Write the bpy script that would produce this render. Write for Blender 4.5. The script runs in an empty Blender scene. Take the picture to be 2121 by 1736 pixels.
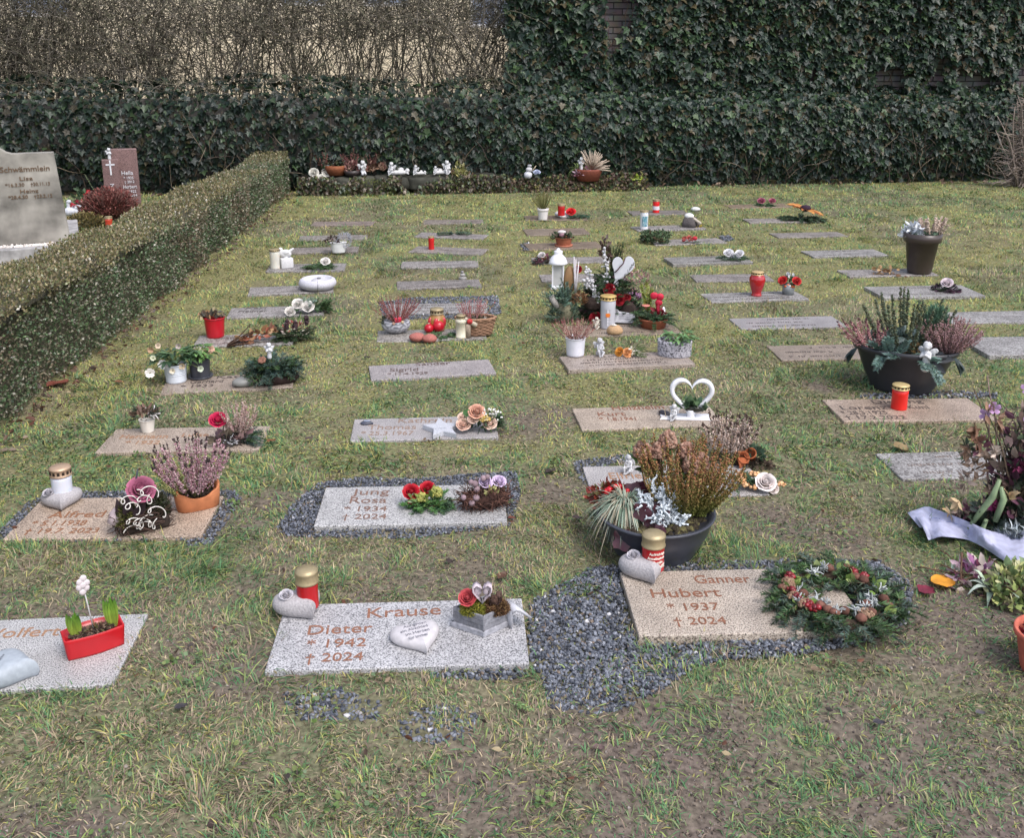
import bpy, bmesh, math, random
import numpy as np
from mathutils import Matrix, Vector, Euler
random.seed(7); rng = np.random.default_rng(11)
R = math.radians; PI = math.pi
S = bpy.context.scene; COL = S.collection

# ------------------------------------------------------------------ camera, world, sun, exposure
FPX, CX, CY, HY = 2050.0, 1060.0, 645.0, 120.0     # photo measured at 2121 px width
CAMH = 1.72
PITCH = math.atan((CY-HY)/FPX); YAW = R(-1.95)
cam_d = bpy.data.cameras.new("camera"); cam = bpy.data.objects.new("camera", cam_d); COL.objects.link(cam)
cam.location = (0, 0, CAMH); cam.rotation_euler = (PI/2-PITCH, 0, YAW)
cam_d.sensor_width = 36; cam_d.lens = 36*FPX/2121.0
cam_d.shift_y = -(868-CY)/2121.0
cam_d.clip_end = 500; cam_d.clip_start = 0.05
S.camera = cam
CR = Euler(cam.rotation_euler).to_matrix()

W = bpy.data.worlds.new("World"); S.world = W; W.use_nodes = True
nt = W.node_tree; bg = nt.nodes['Background']
sky = nt.nodes.new('ShaderNodeTexSky'); sky.sky_type = 'NISHITA'; sky.sun_disc = False
SUN_EL, SUN_AZ = R(56), R(140)
sky.sun_elevation = SUN_EL; sky.sun_rotation = SUN_AZ
sky.dust_density = 3; sky.air_density = 1.0
hs = nt.nodes.new('ShaderNodeHueSaturation'); hs.inputs['Saturation'].default_value = 0.62
nt.links.new(sky.outputs[0], hs.inputs['Color']); nt.links.new(hs.outputs[0], bg.inputs['Color'])
bg.inputs['Strength'].default_value = 0.13
sun_d = bpy.data.lights.new("sun", 'SUN'); sun = bpy.data.objects.new("sun", sun_d); COL.objects.link(sun)
sun_d.energy = 1.0; sun_d.angle = R(28); sun_d.color = (1, .97, .96)
sdir = Vector((math.sin(SUN_AZ)*math.cos(SUN_EL), math.cos(SUN_AZ)*math.cos(SUN_EL), math.sin(SUN_EL)))
sun.rotation_euler = sdir.to_track_quat('Z', 'Y').to_euler()
S.view_settings.view_transform = 'Standard'; S.view_settings.look = 'None'
S.view_settings.exposure = 1.13; S.view_settings.gamma = 1.0
S.render.engine = 'CYCLES'

# ------------------------------------------------------------------ photo pixel -> place on the ground
def ray(x, y):
    d = CR @ Vector(((x-CX), -(y-CY), -FPX)); return d
def at(x, y, z=0.0):
    d = ray(x, y); t = (z-CAMH)/d.z
    return Vector((d.x*t, d.y*t, z))
def at_y(x, y, Y):
    d = ray(x, y); t = Y/d.y
    return Vector((d.x*t, Y, CAMH+d.z*t))
def upx(p):
    v = CR.transposed() @ (Vector(p)-Vector((0, 0, CAMH))); return -v.z/FPX

# ------------------------------------------------------------------ noise
_perm = rng.random((256, 256))
def vnoise(x, y, s=1.0, seed=0):
    x = np.asarray(x)*s+seed*17.3+1000; y = np.asarray(y)*s+seed*9.7+1000
    xi = np.floor(x).astype(int); yi = np.floor(y).astype(int); fx = x-xi; fy = y-yi
    fx = fx*fx*(3-2*fx); fy = fy*fy*(3-2*fy)
    g = lambda a, b: _perm[a % 256, b % 256]
    return (g(xi, yi)*(1-fx)+g(xi+1, yi)*fx)*(1-fy)+(g(xi, yi+1)*(1-fx)+g(xi+1, yi+1)*fx)*fy
def fbm(x, y, s=1.0, seed=0, o=4):
    t = 0; a = .5; n = 0
    for i in range(o):
        t = t+a*vnoise(x, y, s*2**i, seed+i); n += a; a *= .5
    return t/n
def sstep(a, b, x): t = np.clip((x-a)/(b-a), 0, 1); return t*t*(3-2*t)

# ------------------------------------------------------------------ mesh builder
class MB:
    def __init__(s): s.V = []; s.F = []; s.C = []; s.n = 0
    def add(s, V, F, C=(.5, .5, .5)):
        V = np.asarray(V, float).reshape(-1, 3); C = np.asarray(C, float)
        if C.ndim == 1: C = np.tile(C, (len(V), 1))
        s.V.append(V); s.C.append(C)
        if isinstance(F, np.ndarray): s.F.append(F+s.n)
        else:
            by = {}
            for f in F: by.setdefault(len(f), []).append(f)
            for k, l in by.items(): s.F.append(np.array(l)+s.n)
        s.n += len(V); return s
    def mesh(s, name, smooth=True):
        me = bpy.data.meshes.new(name)
        if not s.V: return me
        V = np.concatenate(s.V); C = np.concatenate(s.C)
        me.vertices.add(len(V)); me.vertices.foreach_set('co', V.ravel())
        L = np.concatenate([f.ravel() for f in s.F]); T = np.concatenate([np.full(len(f), f.shape[1]) for f in s.F])
        me.loops.add(len(L)); me.loops.foreach_set('vertex_index', L.astype(np.int32))
        me.polygons.add(len(T)); me.polygons.foreach_set('loop_start', (np.cumsum(T)-T).astype(np.int32))
        me.polygons.foreach_set('loop_total', T.astype(np.int32))
        me.update(calc_edges=True)
        a = me.color_attributes.new('Col', 'FLOAT_COLOR', 'POINT')
        a.data.foreach_set('color', np.concatenate([np.clip(C, 0, 1), np.ones((len(C), 1))], 1).ravel())
        me.polygons.foreach_set('use_smooth', np.full(len(T), smooth)); me.validate(); return me

def jit(c, a=.15, n=None):
    c = np.asarray(c, float)
    if n is None: return np.clip(c*(1+random.uniform(-a, a)), 0, 1)
    return np.clip(c*(1+rng.uniform(-a, a, (n, 1)))*(1+rng.uniform(-a*.35, a*.35, (n, 3))), 0, 1)
def pick(cols, n, a=.15):
    cols = np.asarray(cols, float); i = rng.integers(0, len(cols), n)
    return np.clip(cols[i]*(1+rng.uniform(-a, a, (n, 1))), 0, 1)
def lathe(mb, prof, c=(0, 0, 0), col=(.5, .5, .5), seg=28, sx=1, sy=1, rot=0, tilt=None, mod=None, dent=None, cap=True):
    pr = np.array(prof, float); th = np.linspace(0, 2*PI, seg, endpoint=False)
    m = np.ones_like(th) if mod is None else mod(th)
    X = pr[:, :1]*np.cos(th)*m*sx; Y = pr[:, :1]*np.sin(th)*m*sy; Z = np.tile(pr[:, 1:], (1, seg))
    if dent is not None: Z = Z+dent(th)[None, :]*(pr[:, 1:]/max(pr[:, 1].max(), 1e-6))
    V = np.stack([X, Y, Z], -1).reshape(-1, 3)
    Mx = Matrix.Rotation(rot, 3, 'Z')
    if tilt is not None: Mx = Euler(tilt).to_matrix() @ Mx
    V = V @ np.array(Mx).T+np.array(c)
    n = len(pr); F = []
    for i in range(n-1):
        for j in range(seg):
            k = (j+1) % seg; F.append((i*seg+j, i*seg+k, (i+1)*seg+k, (i+1)*seg+j))
    if cap and pr[0, 0] > 1e-6: F.append(tuple(range(seg-1, -1, -1)))
    if cap and pr[-1, 0] > 1e-6: F.append(tuple((n-1)*seg+j for j in range(seg)))
    mb.add(V, F, col)
def frames(P):
    P = np.asarray(P, float); T = np.gradient(P, axis=0); T /= np.linalg.norm(T, axis=1, keepdims=True)+1e-9
    a = np.array([0, 0, 1.]) if abs(T[0, 2]) < .8 else np.array([1., 0, 0])
    U = np.cross(T, a); U /= np.linalg.norm(U, axis=1, keepdims=True)+1e-9
    return T, U, np.cross(T, U)
def tube(mb, P, r, col=(.2, .15, .1), seg=5, cap=True):
    P = np.asarray(P, float); n = len(P); r = np.broadcast_to(np.asarray(r, float), (n,))
    T, U, N = frames(P); th = np.linspace(0, 2*PI, seg, endpoint=False)
    V = P[:, None, :]+r[:, None, None]*(np.cos(th)[None, :, None]*U[:, None, :]+np.sin(th)[None, :, None]*N[:, None, :])
    F = [(i*seg+j, (i+1)*seg+j, (i+1)*seg+(j+1) % seg, i*seg+(j+1) % seg) for i in range(n-1) for j in range(seg)]
    if cap: F += [tuple(range(seg)), tuple((n-1)*seg+j for j in range(seg-1, -1, -1))]
    mb.add(V.reshape(-1, 3), F, col)
def box(mb, c, s, rz=0, col=(.5, .5, .5), bev=0.0, rot=None):
    bm = bmesh.new(); bmesh.ops.create_cube(bm, size=1); bmesh.ops.scale(bm, vec=s, verts=bm.verts)
    if bev: bmesh.ops.bevel(bm, geom=bm.edges[:], offset=bev, segments=2, affect='EDGES', profile=.5)
    M = Euler(rot).to_matrix() if rot else Matrix.Rotation(rz, 3, 'Z')
    V = [tuple(M @ v.co+Vector(c)) for v in bm.verts]; bm.verts.index_update()
    F = [tuple(v.index for v in f.verts) for f in bm.faces]; bm.free(); mb.add(V, F, col)
_ico = {}
def ico(sub):
    if sub not in _ico:
        bm = bmesh.new(); bmesh.ops.create_icosphere(bm, subdivisions=sub, radius=1); bm.verts.index_update()
        _ico[sub] = (np.array([v.co[:] for v in bm.verts]), np.array([[v.index for v in f.verts] for f in bm.faces])); bm.free()
    return _ico[sub]
OCT = (np.array([(1, 0, 0), (-1, 0, 0), (0, 1, 0), (0, -1, 0), (0, 0, 1), (0, 0, -1.)]),
       np.array([(0, 2, 4), (2, 1, 4), (1, 3, 4), (3, 0, 4), (2, 0, 5), (1, 2, 5), (3, 1, 5), (0, 3, 5)]))
def blob(mb, c, r, col=(.5, .5, .5), sub=3, noise=0., rz=0, fl=None, fr=1.6):
    V, F = ico(sub); V = V.copy(); s = random.random()*50
    if noise:
        f = noise*(np.sin(V[:, 0]*fr*2+s)+np.sin(V[:, 1]*fr*2.3+s*2)+np.sin(V[:, 2]*fr*1.9+s*3)+.6*np.sin(V[:, 0]*fr*5+V[:, 1]*fr*4+s))/2.6
        V *= (1+f)[:, None]
    if fl is not None: V[:, 2] = np.maximum(V[:, 2], fl)
    r = (r, r, r) if np.isscalar(r) else r
    V = V*np.array(r); V = V @ np.array(Matrix.Rotation(rz, 3, 'Z')).T+np.array(c); mb.add(V, F, col)
def unit(v): v = np.asarray(v, float); return v/(np.linalg.norm(v, axis=-1, keepdims=True)+1e-9)
def basis(D, roll=None):
    """rows of rotation matrices whose local Y runs along D, with random roll"""
    D = unit(D); n = len(D); a = rng.normal(size=(n, 3)) if roll is None else np.tile(np.array(roll, float), (n, 1))
    X = unit(np.cross(D, a)); Z = np.cross(X, D)
    return np.stack([X, D, Z], 2)
def scatter(mb, T, P, B, Sc, C):
    tv, tf = T; P = np.asarray(P, float); n = len(P)
    Sc = np.asarray(Sc, float)
    if Sc.ndim == 0: Sc = np.full(n, Sc)
    if Sc.ndim == 1: Sc = np.repeat(Sc[:, None], 3, 1)
    V = np.einsum('nij,nkj->nki', B, tv[None]*Sc[:, None, :])+P[:, None, :]
    F = (tf[None]+(np.arange(n)*len(tv))[:, None, None]).reshape(-1, tf.shape[1])
    C = np.asarray(C, float)
    if C.ndim == 1: C = np.tile(C, (n, 1))
    mb.add(V.reshape(-1, 3), F, np.repeat(C, len(tv), 0))
LEAF = (np.array([(0, 0, 0), (-.24, .35, .06), (0, .4, -.02), (.24, .35, .06), (-.17, .72, .04), (0, .75, -.03), (.17, .72, .04), (0, 1, -.08)]),
        np.array([(0, 2, 1), (0, 3, 2), (1, 2, 4), (2, 5, 4), (2, 3, 6), (2, 6, 5), (4, 5, 7), (5, 6, 7)]))
SLEAF = (np.array([(0, 0, 0), (-.22, .5, .05), (.22, .5, .05), (0, 1, -.03)]), np.array([(0, 2, 1), (1, 2, 3)]))
RND = (np.array([(0, 0, 0)]+[(.5*math.sin(a), .5-.5*math.cos(a), .08*math.cos(3*a)) for a in np.linspace(.5, 2*PI-.5, 8)]),
       np.array([(0, i+2, i+1) for i in range(7)]))
NEED = (np.array([(-.06, 0, 0), (.06, 0, 0), (0, 1, .0)]), np.array([(0, 1, 2)]))
_io = [(0, 0), (-.16, -.12), (-.42, .0), (-.34, .2), (-.58, .42), (-.28, .5), (0, 1.0), (.28, .5), (.58, .42), (.34, .2), (.42, .0), (.16, -.12)]
IVY = (np.array([(0, .3, -.06)]+[(x, y, .05*abs(x)-.1*y*y) for x, y in _io]), np.array([(0, (i+1) % 12+1, i+1) for i in range(12)]))
BALL = ico(1)
def rnddir(n, up=.0):
    v = rng.normal(size=(n, 3)); v = unit(v); v[:, 2] = v[:, 2]+up; return unit(v)
def mound(mb, c, r, n, L, cols, T=LEAF, up=.3, a=.25, hemi=True, fill=.75, wid=1.0):
    d = rnddir(n)
    if hemi: d[:, 2] = np.abs(d[:, 2])
    rad = rng.uniform(fill, 1, n)**.7
    P = np.array(c)+d*np.array(r)*rad[:, None]
    D = unit(d*np.array([1, 1, .8])+rng.normal(size=(n, 3))*.45+np.array([0, 0, up]))
    L = L*rng.uniform(.65, 1.25, n); Sc = np.stack([L*wid, L, L], 1)
    scatter(mb, T, P-D*L[:, None]*.4, basis(D), Sc, pick(cols, n, a))
def petal_ring(mb, c, M, r0, r1, h, n, w, col, ph=0, curl=.2, nt=5, ns=6):
    for k in range(n):
        a0 = ph+2*PI*k/n; cc = jit(col, .12); V = []
        for i in range(nt):
            t = i/(nt-1)
            for j in range(ns):
                q = j/(ns-1)*2-1
                ang = a0+q*w*(.55+.45*math.sin(PI*min(1, t*.9+.1)))
                rr = r0+(r1-r0)*t**.75+curl*r1*max(0, t-.7)*1.6*(1+.6*abs(q))
                z = h*(t-.35*max(0, t-.75)-.18*t*q*q)
                V.append(M @ Vector((rr*math.cos(ang), rr*math.sin(ang), z))+Vector(c))
        F = [(i*ns+j, i*ns+j+1, (i+1)*ns+j+1, (i+1)*ns+j) for i in range(nt-1) for j in range(ns-1)]
        mb.add([tuple(v) for v in V], F, np.array([cc*(.8+.25*(i//ns)/(nt-1)) for i in range(nt*ns)]))  # petals darken towards the base: shade of the gaps painted into the colour
def rose(mb, c, r, col, axis=(0, -.4, 1), open=1.0):
    M = Vector(axis).to_track_quat('Z', 'Y').to_matrix(); p = random.random()*6
    petal_ring(mb, c, M, r*.35, r*.95*open, r*.55, 5, .95, col, p, .18)
    petal_ring(mb, c, M, r*.30, r*.76*open, r*.80, 5, .95, np.array(col)*.95, p+.6, .12)
    petal_ring(mb, c, M, r*.24, r*.54, r*.98, 4, 1.1, np.array(col)*.95, p+1.1, .10)
    petal_ring(mb, c, M, r*.16, r*.34, r*1.10, 3, 1.35, np.array(col)*.9, p+.3, .08)
    petal_ring(mb, c, M, r*.08, r*.17, r*1.16, 2, 1.8, np.array(col)*.9, p, .05)
    blob(mb, Vector(c)+M @ Vector((0, 0, r*.45)), r*.40, np.array(col)*.7, 1)  # inner petals and core darker, shade between petals put into the colour
def fir(mb, p, d, L, nl, col, n=None, flat=.5, droop=.15, stem=(.10, .07, .04), sub=0):
    p = np.array(p, float); d = unit(np.array(d, float)); n = n or max(16, int(L/nl*20))
    t = np.linspace(0, 1, 7)[:, None]; C = p+d*L*t+np.array([0, 0, -1])*droop*L*t*t
    tube(mb, C, np.linspace(nl*.07, nl*.03, 7), stem, 4)
    s = rng.uniform(.05, 1, n); Q = p+d*L*s[:, None]+np.array([0, 0, -1])*droop*L*(s*s)[:, None]
    side = unit(np.cross(d, [0, 0, 1.])); up = np.cross(side, d)
    a = rng.choice([-1, 1], n)*rng.uniform(.6, 1, n)
    D = side*a[:, None]+up*rng.normal(0, flat, n)[:, None]*.6+d*rng.uniform(.4, .9, n)[:, None]
    l = nl*rng.uniform(.7, 1.1, n)*(1.05-.45*s)
    scatter(mb, NEED, Q, basis(D), np.stack([l*2.0, l, l], 1), jit(np.array(col)*1.25, .35, n))
    for k in range(sub):
        q = random.uniform(.15, .75); sd = side*(1 if k % 2 else -1)*random.uniform(.6, 1)+d
        fir(mb, p+d*L*q+np.array([0, 0, -1])*droop*L*q*q, sd, L*(1-q)*.75, nl*.9, col, None, flat, droop, stem, 0)
def heather(ms, mf, c, R0, H, n, cols, tips=None, spread=.6, dens=46, fr=.06, start=.3, stem=(.10, .10, .04), wide=.2, lean=0, tuft=0):
    c = np.array(c, float); Ps = []; Cs = []; Ss = []
    for k in range(n):
        a = random.uniform(0, 2*PI); q = math.sqrt(random.random()); h = H*random.uniform(.72, 1.0)*(1-.25*q*q)
        b = c+np.array([math.cos(a)*R0*wide*q, math.sin(a)*R0*wide*q, 0])
        e = np.array([math.cos(a)*R0*q*spread/.6+lean*H, math.sin(a)*R0*q*spread/.6, h])
        t = np.linspace(0, 1, 5)[:, None]; bend = np.array([math.cos(a), math.sin(a), 0])*R0*.15*q
        P = b+e*t+bend*(t-t*t)*2
        tube(ms, P, np.linspace(H*.008, H*.004, 5), jit(stem, .3), 3, False)
        s = rng.uniform(start, 1, dens); Q = b+e*s[:, None]+bend*((s-s*s)*2)[:, None]
        rad = H*fr*(1.05-.6*s)*rng.uniform(.4, 1, dens)
        o = rnddir(dens); Ps.append(Q+o*rad[:, None]); Ss.append(np.full(dens, H*fr*.42)*rng.uniform(.6, 1.2, dens))
        cc = pick(cols, dens, .25)
        if tips is not None: cc[s > .9] = np.array(tips)
        Cs.append(cc)
    P = np.concatenate(Ps); scatter(mf, OCT, P, basis(rnddir(len(P))), np.concatenate(Ss)[:, None]*np.array([.8, 1.3, .8]), np.concatenate(Cs))
def ribbons(mb, c, R0, H, n, L, w, cols, droop=1.0):
    c = np.array(c, float)
    for k in range(n):
        a = random.uniform(0, 2*PI); l = L*random.uniform(.6, 1.1); u = np.array([math.cos(a), math.sin(a), 0])
        el = random.uniform(.5, 1.3); t = np.linspace(0, 1, 7)
        P = c+u*random.random()*R0*.25+np.outer(t*l*math.cos(el), u)+np.outer(t*l*math.sin(el)-droop*l*t**2.2*random.uniform(.5, 1), [0, 0, 1])
        sd = np.array([-u[1], u[0], 0])*w; ww = (1-t**2)*.5
        V = np.stack([P-sd*ww[:, None], P+sd*ww[:, None]], 1).reshape(-1, 3)
        mb.add(V, [(2*i, 2*i+1, 2*i+3, 2*i+2) for i in range(6)], jit(random.choice(cols), .25))
def heart2d(n=40):
    t = np.linspace(0, 2*PI, n, endpoint=False)
    x = 16*np.sin(t)**3; y = 13*np.cos(t)-5*np.cos(2*t)-2*np.cos(3*t)-np.cos(4*t)
    P = np.stack([x/32, (y+2.5)/32], 1)
    for k in range(max(1, n//20)): P = (np.roll(P, 1, 0)+P*2+np.roll(P, -1, 0))/4
    return P      # about 1 wide and 0.9 tall, tip down
def pillow(mb, out, h, col, c=(0, 0, 0), rz=0, rings=((.80, 0), (.93, .1), (.99, .26), (1, .40), (.985, .55), (.94, .70), (.86, .83), (.74, .92), (.58, .97), (.38, .995), (.18, 1), (.0, 1.0)), tilt=None, sc=(1, 1)):
    O = np.array(out)*np.array(sc); n = len(O); V = []
    for s, z in rings: V.append(np.concatenate([O*max(s, .001), np.full((n, 1), z*h)], 1))
    V = np.concatenate(V); Mx = Matrix.Rotation(rz, 3, 'Z')
    if tilt is not None: Mx = Euler(tilt).to_matrix() @ Mx
    V = V @ np.array(Mx).T+np.array(c); m = len(rings)
    F = [(i*n+j, i*n+(j+1) % n, (i+1)*n+(j+1) % n, (i+1)*n+j) for i in range(m-1) for j in range(n)]
    F.append(tuple(range(n-1, -1, -1))); mb.add(V, F, col)
def plate(mb, out, h, col, M=None, c=(0, 0, 0)):
    O = np.array(out); n = len(O)
    V = np.concatenate([np.c_[O*.97, np.zeros(n)], np.c_[O, np.full(n, h*.15)], np.c_[O, np.full(n, h*.85)], np.c_[O*.97, np.full(n, h)]])
    if M is not None: V = V @ np.array(M).T
    F = [(i*n+j, i*n+(j+1) % n, (i+1)*n+(j+1) % n, (i+1)*n+j) for i in range(3) for j in range(n)]+[tuple(range(n-1, -1, -1)), tuple(3*n+j for j in range(n))]
    mb.add(V+np.array(c), F, col)
_tx = {}
def text(mb, s, col, place, bold=.0, shear=0., ext=.0):
    """flat letters; place(V) maps unit text coords (x 0..1, y in cap heights, z) to local metres"""
    key = (s, bold, shear)
    if key not in _tx:
        cu = bpy.data.curves.new('t', 'FONT'); cu.body = s; cu.offset = bold; cu.shear = shear; cu.resolution_u = 3; cu.extrude = .02
        ob = bpy.data.objects.new('t', cu); COL.objects.link(ob); dg = bpy.context.evaluated_depsgraph_get()
        me = bpy.data.meshes.new_from_object(ob.evaluated_get(dg))
        V = np.array([v.co[:] for v in me.vertices]); F = [tuple(p.vertices) for p in me.polygons]
        bpy.data.objects.remove(ob); bpy.data.curves.remove(cu); bpy.data.meshes.remove(me)
        x0, x1 = V[:, 0].min(), V[:, 0].max(); V[:, 0] = (V[:, 0]-x0)/(x1-x0); V[:, 1] /= .69; V[:, 2] = (V[:, 2]+.02)/.04
        _tx[key] = (V, F)
    V, F = _tx[key]; mb.add(place(V), F, col)

# ------------------------------------------------------------------ materials
MATS = {}
def nmat(name):
    m = bpy.data.materials.new(name); m.use_nodes = True; t = m.node_tree
    return m, t, t.nodes['Principled BSDF']
def paint(name, rough=.6, spec=.4, ns=60, na=.25, bump=.0, metal=0., trans=0., coat=0., sss=0.):
    """surface whose own colours are stored per vertex; noise adds wear"""
    if name in MATS: return MATS[name]
    m, t, b = nmat(name); N = t.nodes.new; L = t.links.new
    a = N('ShaderNodeAttribute'); a.attribute_name = 'Col'
    tc = N('ShaderNodeTexCoord'); no = N('ShaderNodeTexNoise'); no.inputs['Scale'].default_value = ns; no.inputs['Detail'].default_value = 4
    L(tc.outputs['Object'], no.inputs['Vector'])
    mr = N('ShaderNodeMapRange'); mr.inputs[1].default_value = .3; mr.inputs[2].default_value = .7; mr.inputs[3].default_value = 1-na; mr.inputs[4].default_value = 1+na
    L(no.outputs['Fac'], mr.inputs[0])
    mx = N('ShaderNodeVectorMath'); mx.operation = 'SCALE'; L(a.outputs['Color'], mx.inputs[0]); L(mr.outputs[0], mx.inputs['Scale'])
    L(mx.outputs[0], b.inputs['Base Color'])
    b.inputs['Roughness'].default_value = rough; b.inputs['Specular IOR Level'].default_value = spec; b.inputs['Metallic'].default_value = metal
    b.inputs['Coat Weight'].default_value = coat; b.inputs['Coat Roughness'].default_value = .1
    if sss: b.inputs['Subsurface Weight'].default_value = sss; b.inputs['Subsurface Radius'].default_value = (.01, .006, .004)
    if trans: b.inputs['Transmission Weight'].default_value = trans
    if bump:
        bp = N('ShaderNodeBump'); bp.inputs['Strength'].default_value = bump; bp.inputs['Distance'].default_value = .004
        L(no.outputs['Fac'], bp.inputs['Height']); L(bp.outputs[0], b.inputs['Normal'])
    MATS[name] = m; return m
def leafmat(name, rough=.5, spec=.35):
    m = paint(name, rough, spec, 25, .2); t = m.node_tree; b = t.nodes['Principled BSDF']; o = t.nodes['Material Output']
    tr = t.nodes.new('ShaderNodeBsdfTranslucent'); mx = t.nodes.new('ShaderNodeMixShader'); mx.inputs[0].default_value = .15
    src = b.inputs['Base Color'].links[0].from_socket; t.links.new(src, tr.inputs['Color'])
    t.links.new(b.outputs[0], mx.inputs[1]); t.links.new(tr.outputs[0], mx.inputs[2]); t.links.new(mx.outputs[0], o.inputs['Surface']); return m
M_leaf = leafmat('leaf', .5); M_gleaf = leafmat('glossy_leaf', .33, .5); M_ivy = leafmat('ivy_leaf', .42, .4); M_grass = leafmat('grass_blade', .6, .25)
M_petal = leafmat('petal', .55, .3); M_need = leafmat('needle', .55, .3)
M_matte = paint('matte', .85, .25, 40, .2, .3); M_plastic = paint('plastic', .35, .45, 30, .06); M_ceram = paint('ceramic', .28, .5, 25, .06)
M_terra = paint('terracotta', .75, .25, 35, .16, .2); M_cast = paint('cast_stone', .8, .3, 160, .2, .6); M_gold = paint('brass_lid', .48, .5, 60, .1, metal=.45)
M_wood = paint('twig_bark', .9, .2, 80, .3, .3); M_soil = paint('soil', .95, .15, 90, .45, .8); M_glass = paint('tinted_glass', .1, .6, 20, .05, coat=.5)
M_peb = paint('pebble', .5, .4, 300, .25); M_brick2 = paint('weathered_stone', .85, .25, 14, .35, .5); M_chalk = paint('white_resin', .55, .35, 60, .1, .15)
_m = [n_ for n_ in M_chalk.node_tree.nodes if n_.type == 'MAP_RANGE'][0]; _m.inputs[3].default_value = .72; _m.inputs[4].default_value = .90
M_let = paint('letter', .6, .4, 150, .35); M_wax = paint('wax_tube', .3, .5, 20, .06, sss=.3)
def granite(name, c1, c2, c3, scale=230., rough=.3, dirt=.3):
    m, t, b = nmat(name); N = t.nodes.new; L = t.links.new
    tc = N('ShaderNodeTexCoord'); n1 = N('ShaderNodeTexNoise'); n1.inputs['Scale'].default_value = scale; n1.inputs['Detail'].default_value = 3; n1.inputs['Roughness'].default_value = .65
    L(tc.outputs['Object'], n1.inputs['Vector']); r = N('ShaderNodeValToRGB'); L(n1.outputs['Fac'], r.inputs[0])
    e = r.color_ramp.elements; e[0].position = .40; e[0].color = (*c3, 1); e[1].position = .62; e[1].color = (*c1, 1); k = e.new(.47); k.color = (*c2, 1); k = e.new(.52); k.color = (*[(p+q)/2 for p, q in zip(c1, c2)], 1)
    n2 = N('ShaderNodeTexNoise'); n2.inputs['Scale'].default_value = 7; n2.inputs['Detail'].default_value = 6; L(tc.outputs['Object'], n2.inputs['Vector'])
    mr = N('ShaderNodeMapRange'); mr.inputs[1].default_value = .35; mr.inputs[2].default_value = .7; mr.inputs[3].default_value = 1; mr.inputs[4].default_value = 1-dirt; L(n2.outputs['Fac'], mr.inputs[0])
    a = N('ShaderNodeAttribute'); a.attribute_name = 'Col'
    v = N('ShaderNodeVectorMath'); v.operation = 'MULTIPLY'; L(r.outputs[0], v.inputs[0]); L(a.outputs['Color'], v.inputs[1])
    s = N('ShaderNodeVectorMath'); s.operation = 'SCALE'; L(v.outputs[0], s.inputs[0]); L(mr.outputs[0], s.inputs['Scale']); L(s.outputs[0], b.inputs['Base Color'])
    rr = N('ShaderNodeMapRange'); rr.inputs[3].default_value = rough-.08; rr.inputs[4].default_value = rough+.22; L(n2.outputs['Fac'], rr.inputs[0]); L(rr.outputs[0], b.inputs['Roughness'])
    bp = N('ShaderNodeBump'); bp.inputs['Strength'].default_value = .15; bp.inputs['Distance'].default_value = .002; L(n1.outputs['Fac'], bp.inputs['Height']); L(bp.outputs[0], b.inputs['Normal']); return m
G_white = granite('granite_light', (.58, .57, .58), (.34, .33, .34), (.07, .07, .075), 230, .3, .25)
G_beige = granite('granite_beige', (.58, .51, .43), (.36, .29, .235), (.07, .055, .05), 210, .3, .3)
G_grey = granite('granite_weathered', (.42, .41, .40), (.22, .20, .19), (.09, .08, .08), 110, .45, .4)
G_red = granite('granite_red', (.25, .15, .14), (.17, .10, .095), (.09, .055, .055), 140, .4, .3)

# ------------------------------------------------------------------ things and parts
def props(o, label=None, cat=None, group=None, kind=None):
    if cat and not kind: kind = 'thing'
    if label: o['label'] = label
    if cat: o['category'] = cat
    if group: o['group'] = group
    if kind: o['kind'] = kind
    return o
def link(name, mb, mat, parent=None, smooth=True):
    me = mb.mesh(name, smooth) if isinstance(mb, MB) else mb
    o = bpy.data.objects.new(name, me); COL.objects.link(o); me.materials.append(mat)
    if parent is not None: o.parent = parent
    return o
SZ = .013
class TH:
    """a thing: an Empty at its base; local X = right, Y = away, Z = up; u = metres per photo pixel there"""
    def __init__(s, name, label, cat, x, y, z=SZ, rz=0, group=None, p=None):
        p = at(x, y, z) if p is None else Vector(p); s.p = p; s.u = upx(p)
        s.o = bpy.data.objects.new(name, None); COL.objects.link(s.o); s.o.empty_display_size = .05
        s.o.location = p; s.rz = -math.atan2(p.x, p.y)+rz; s.o.rotation_euler = (0, 0, s.rz)
        props(s.o, label, cat, group)
    def part(s, name, mb, mat, parent=None, label=None, smooth=True, kind=None):
        o = link(name, mb, mat, parent or s.o, smooth); props(o, label, kind=kind); return o
def solo(name, label, cat, x, y, mb, mat, z=SZ, rz=0, group=None, smooth=True, p=None):
    p = at(x, y, z) if p is None else Vector(p)
    o = link(name, mb, mat, None, smooth); o.location = p; o.rotation_euler = (0, 0, -math.atan2(p.x, p.y)+rz)
    return props(o, label, cat, group)
def U(x, y, z=SZ): return upx(at(x, y, z))
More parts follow.
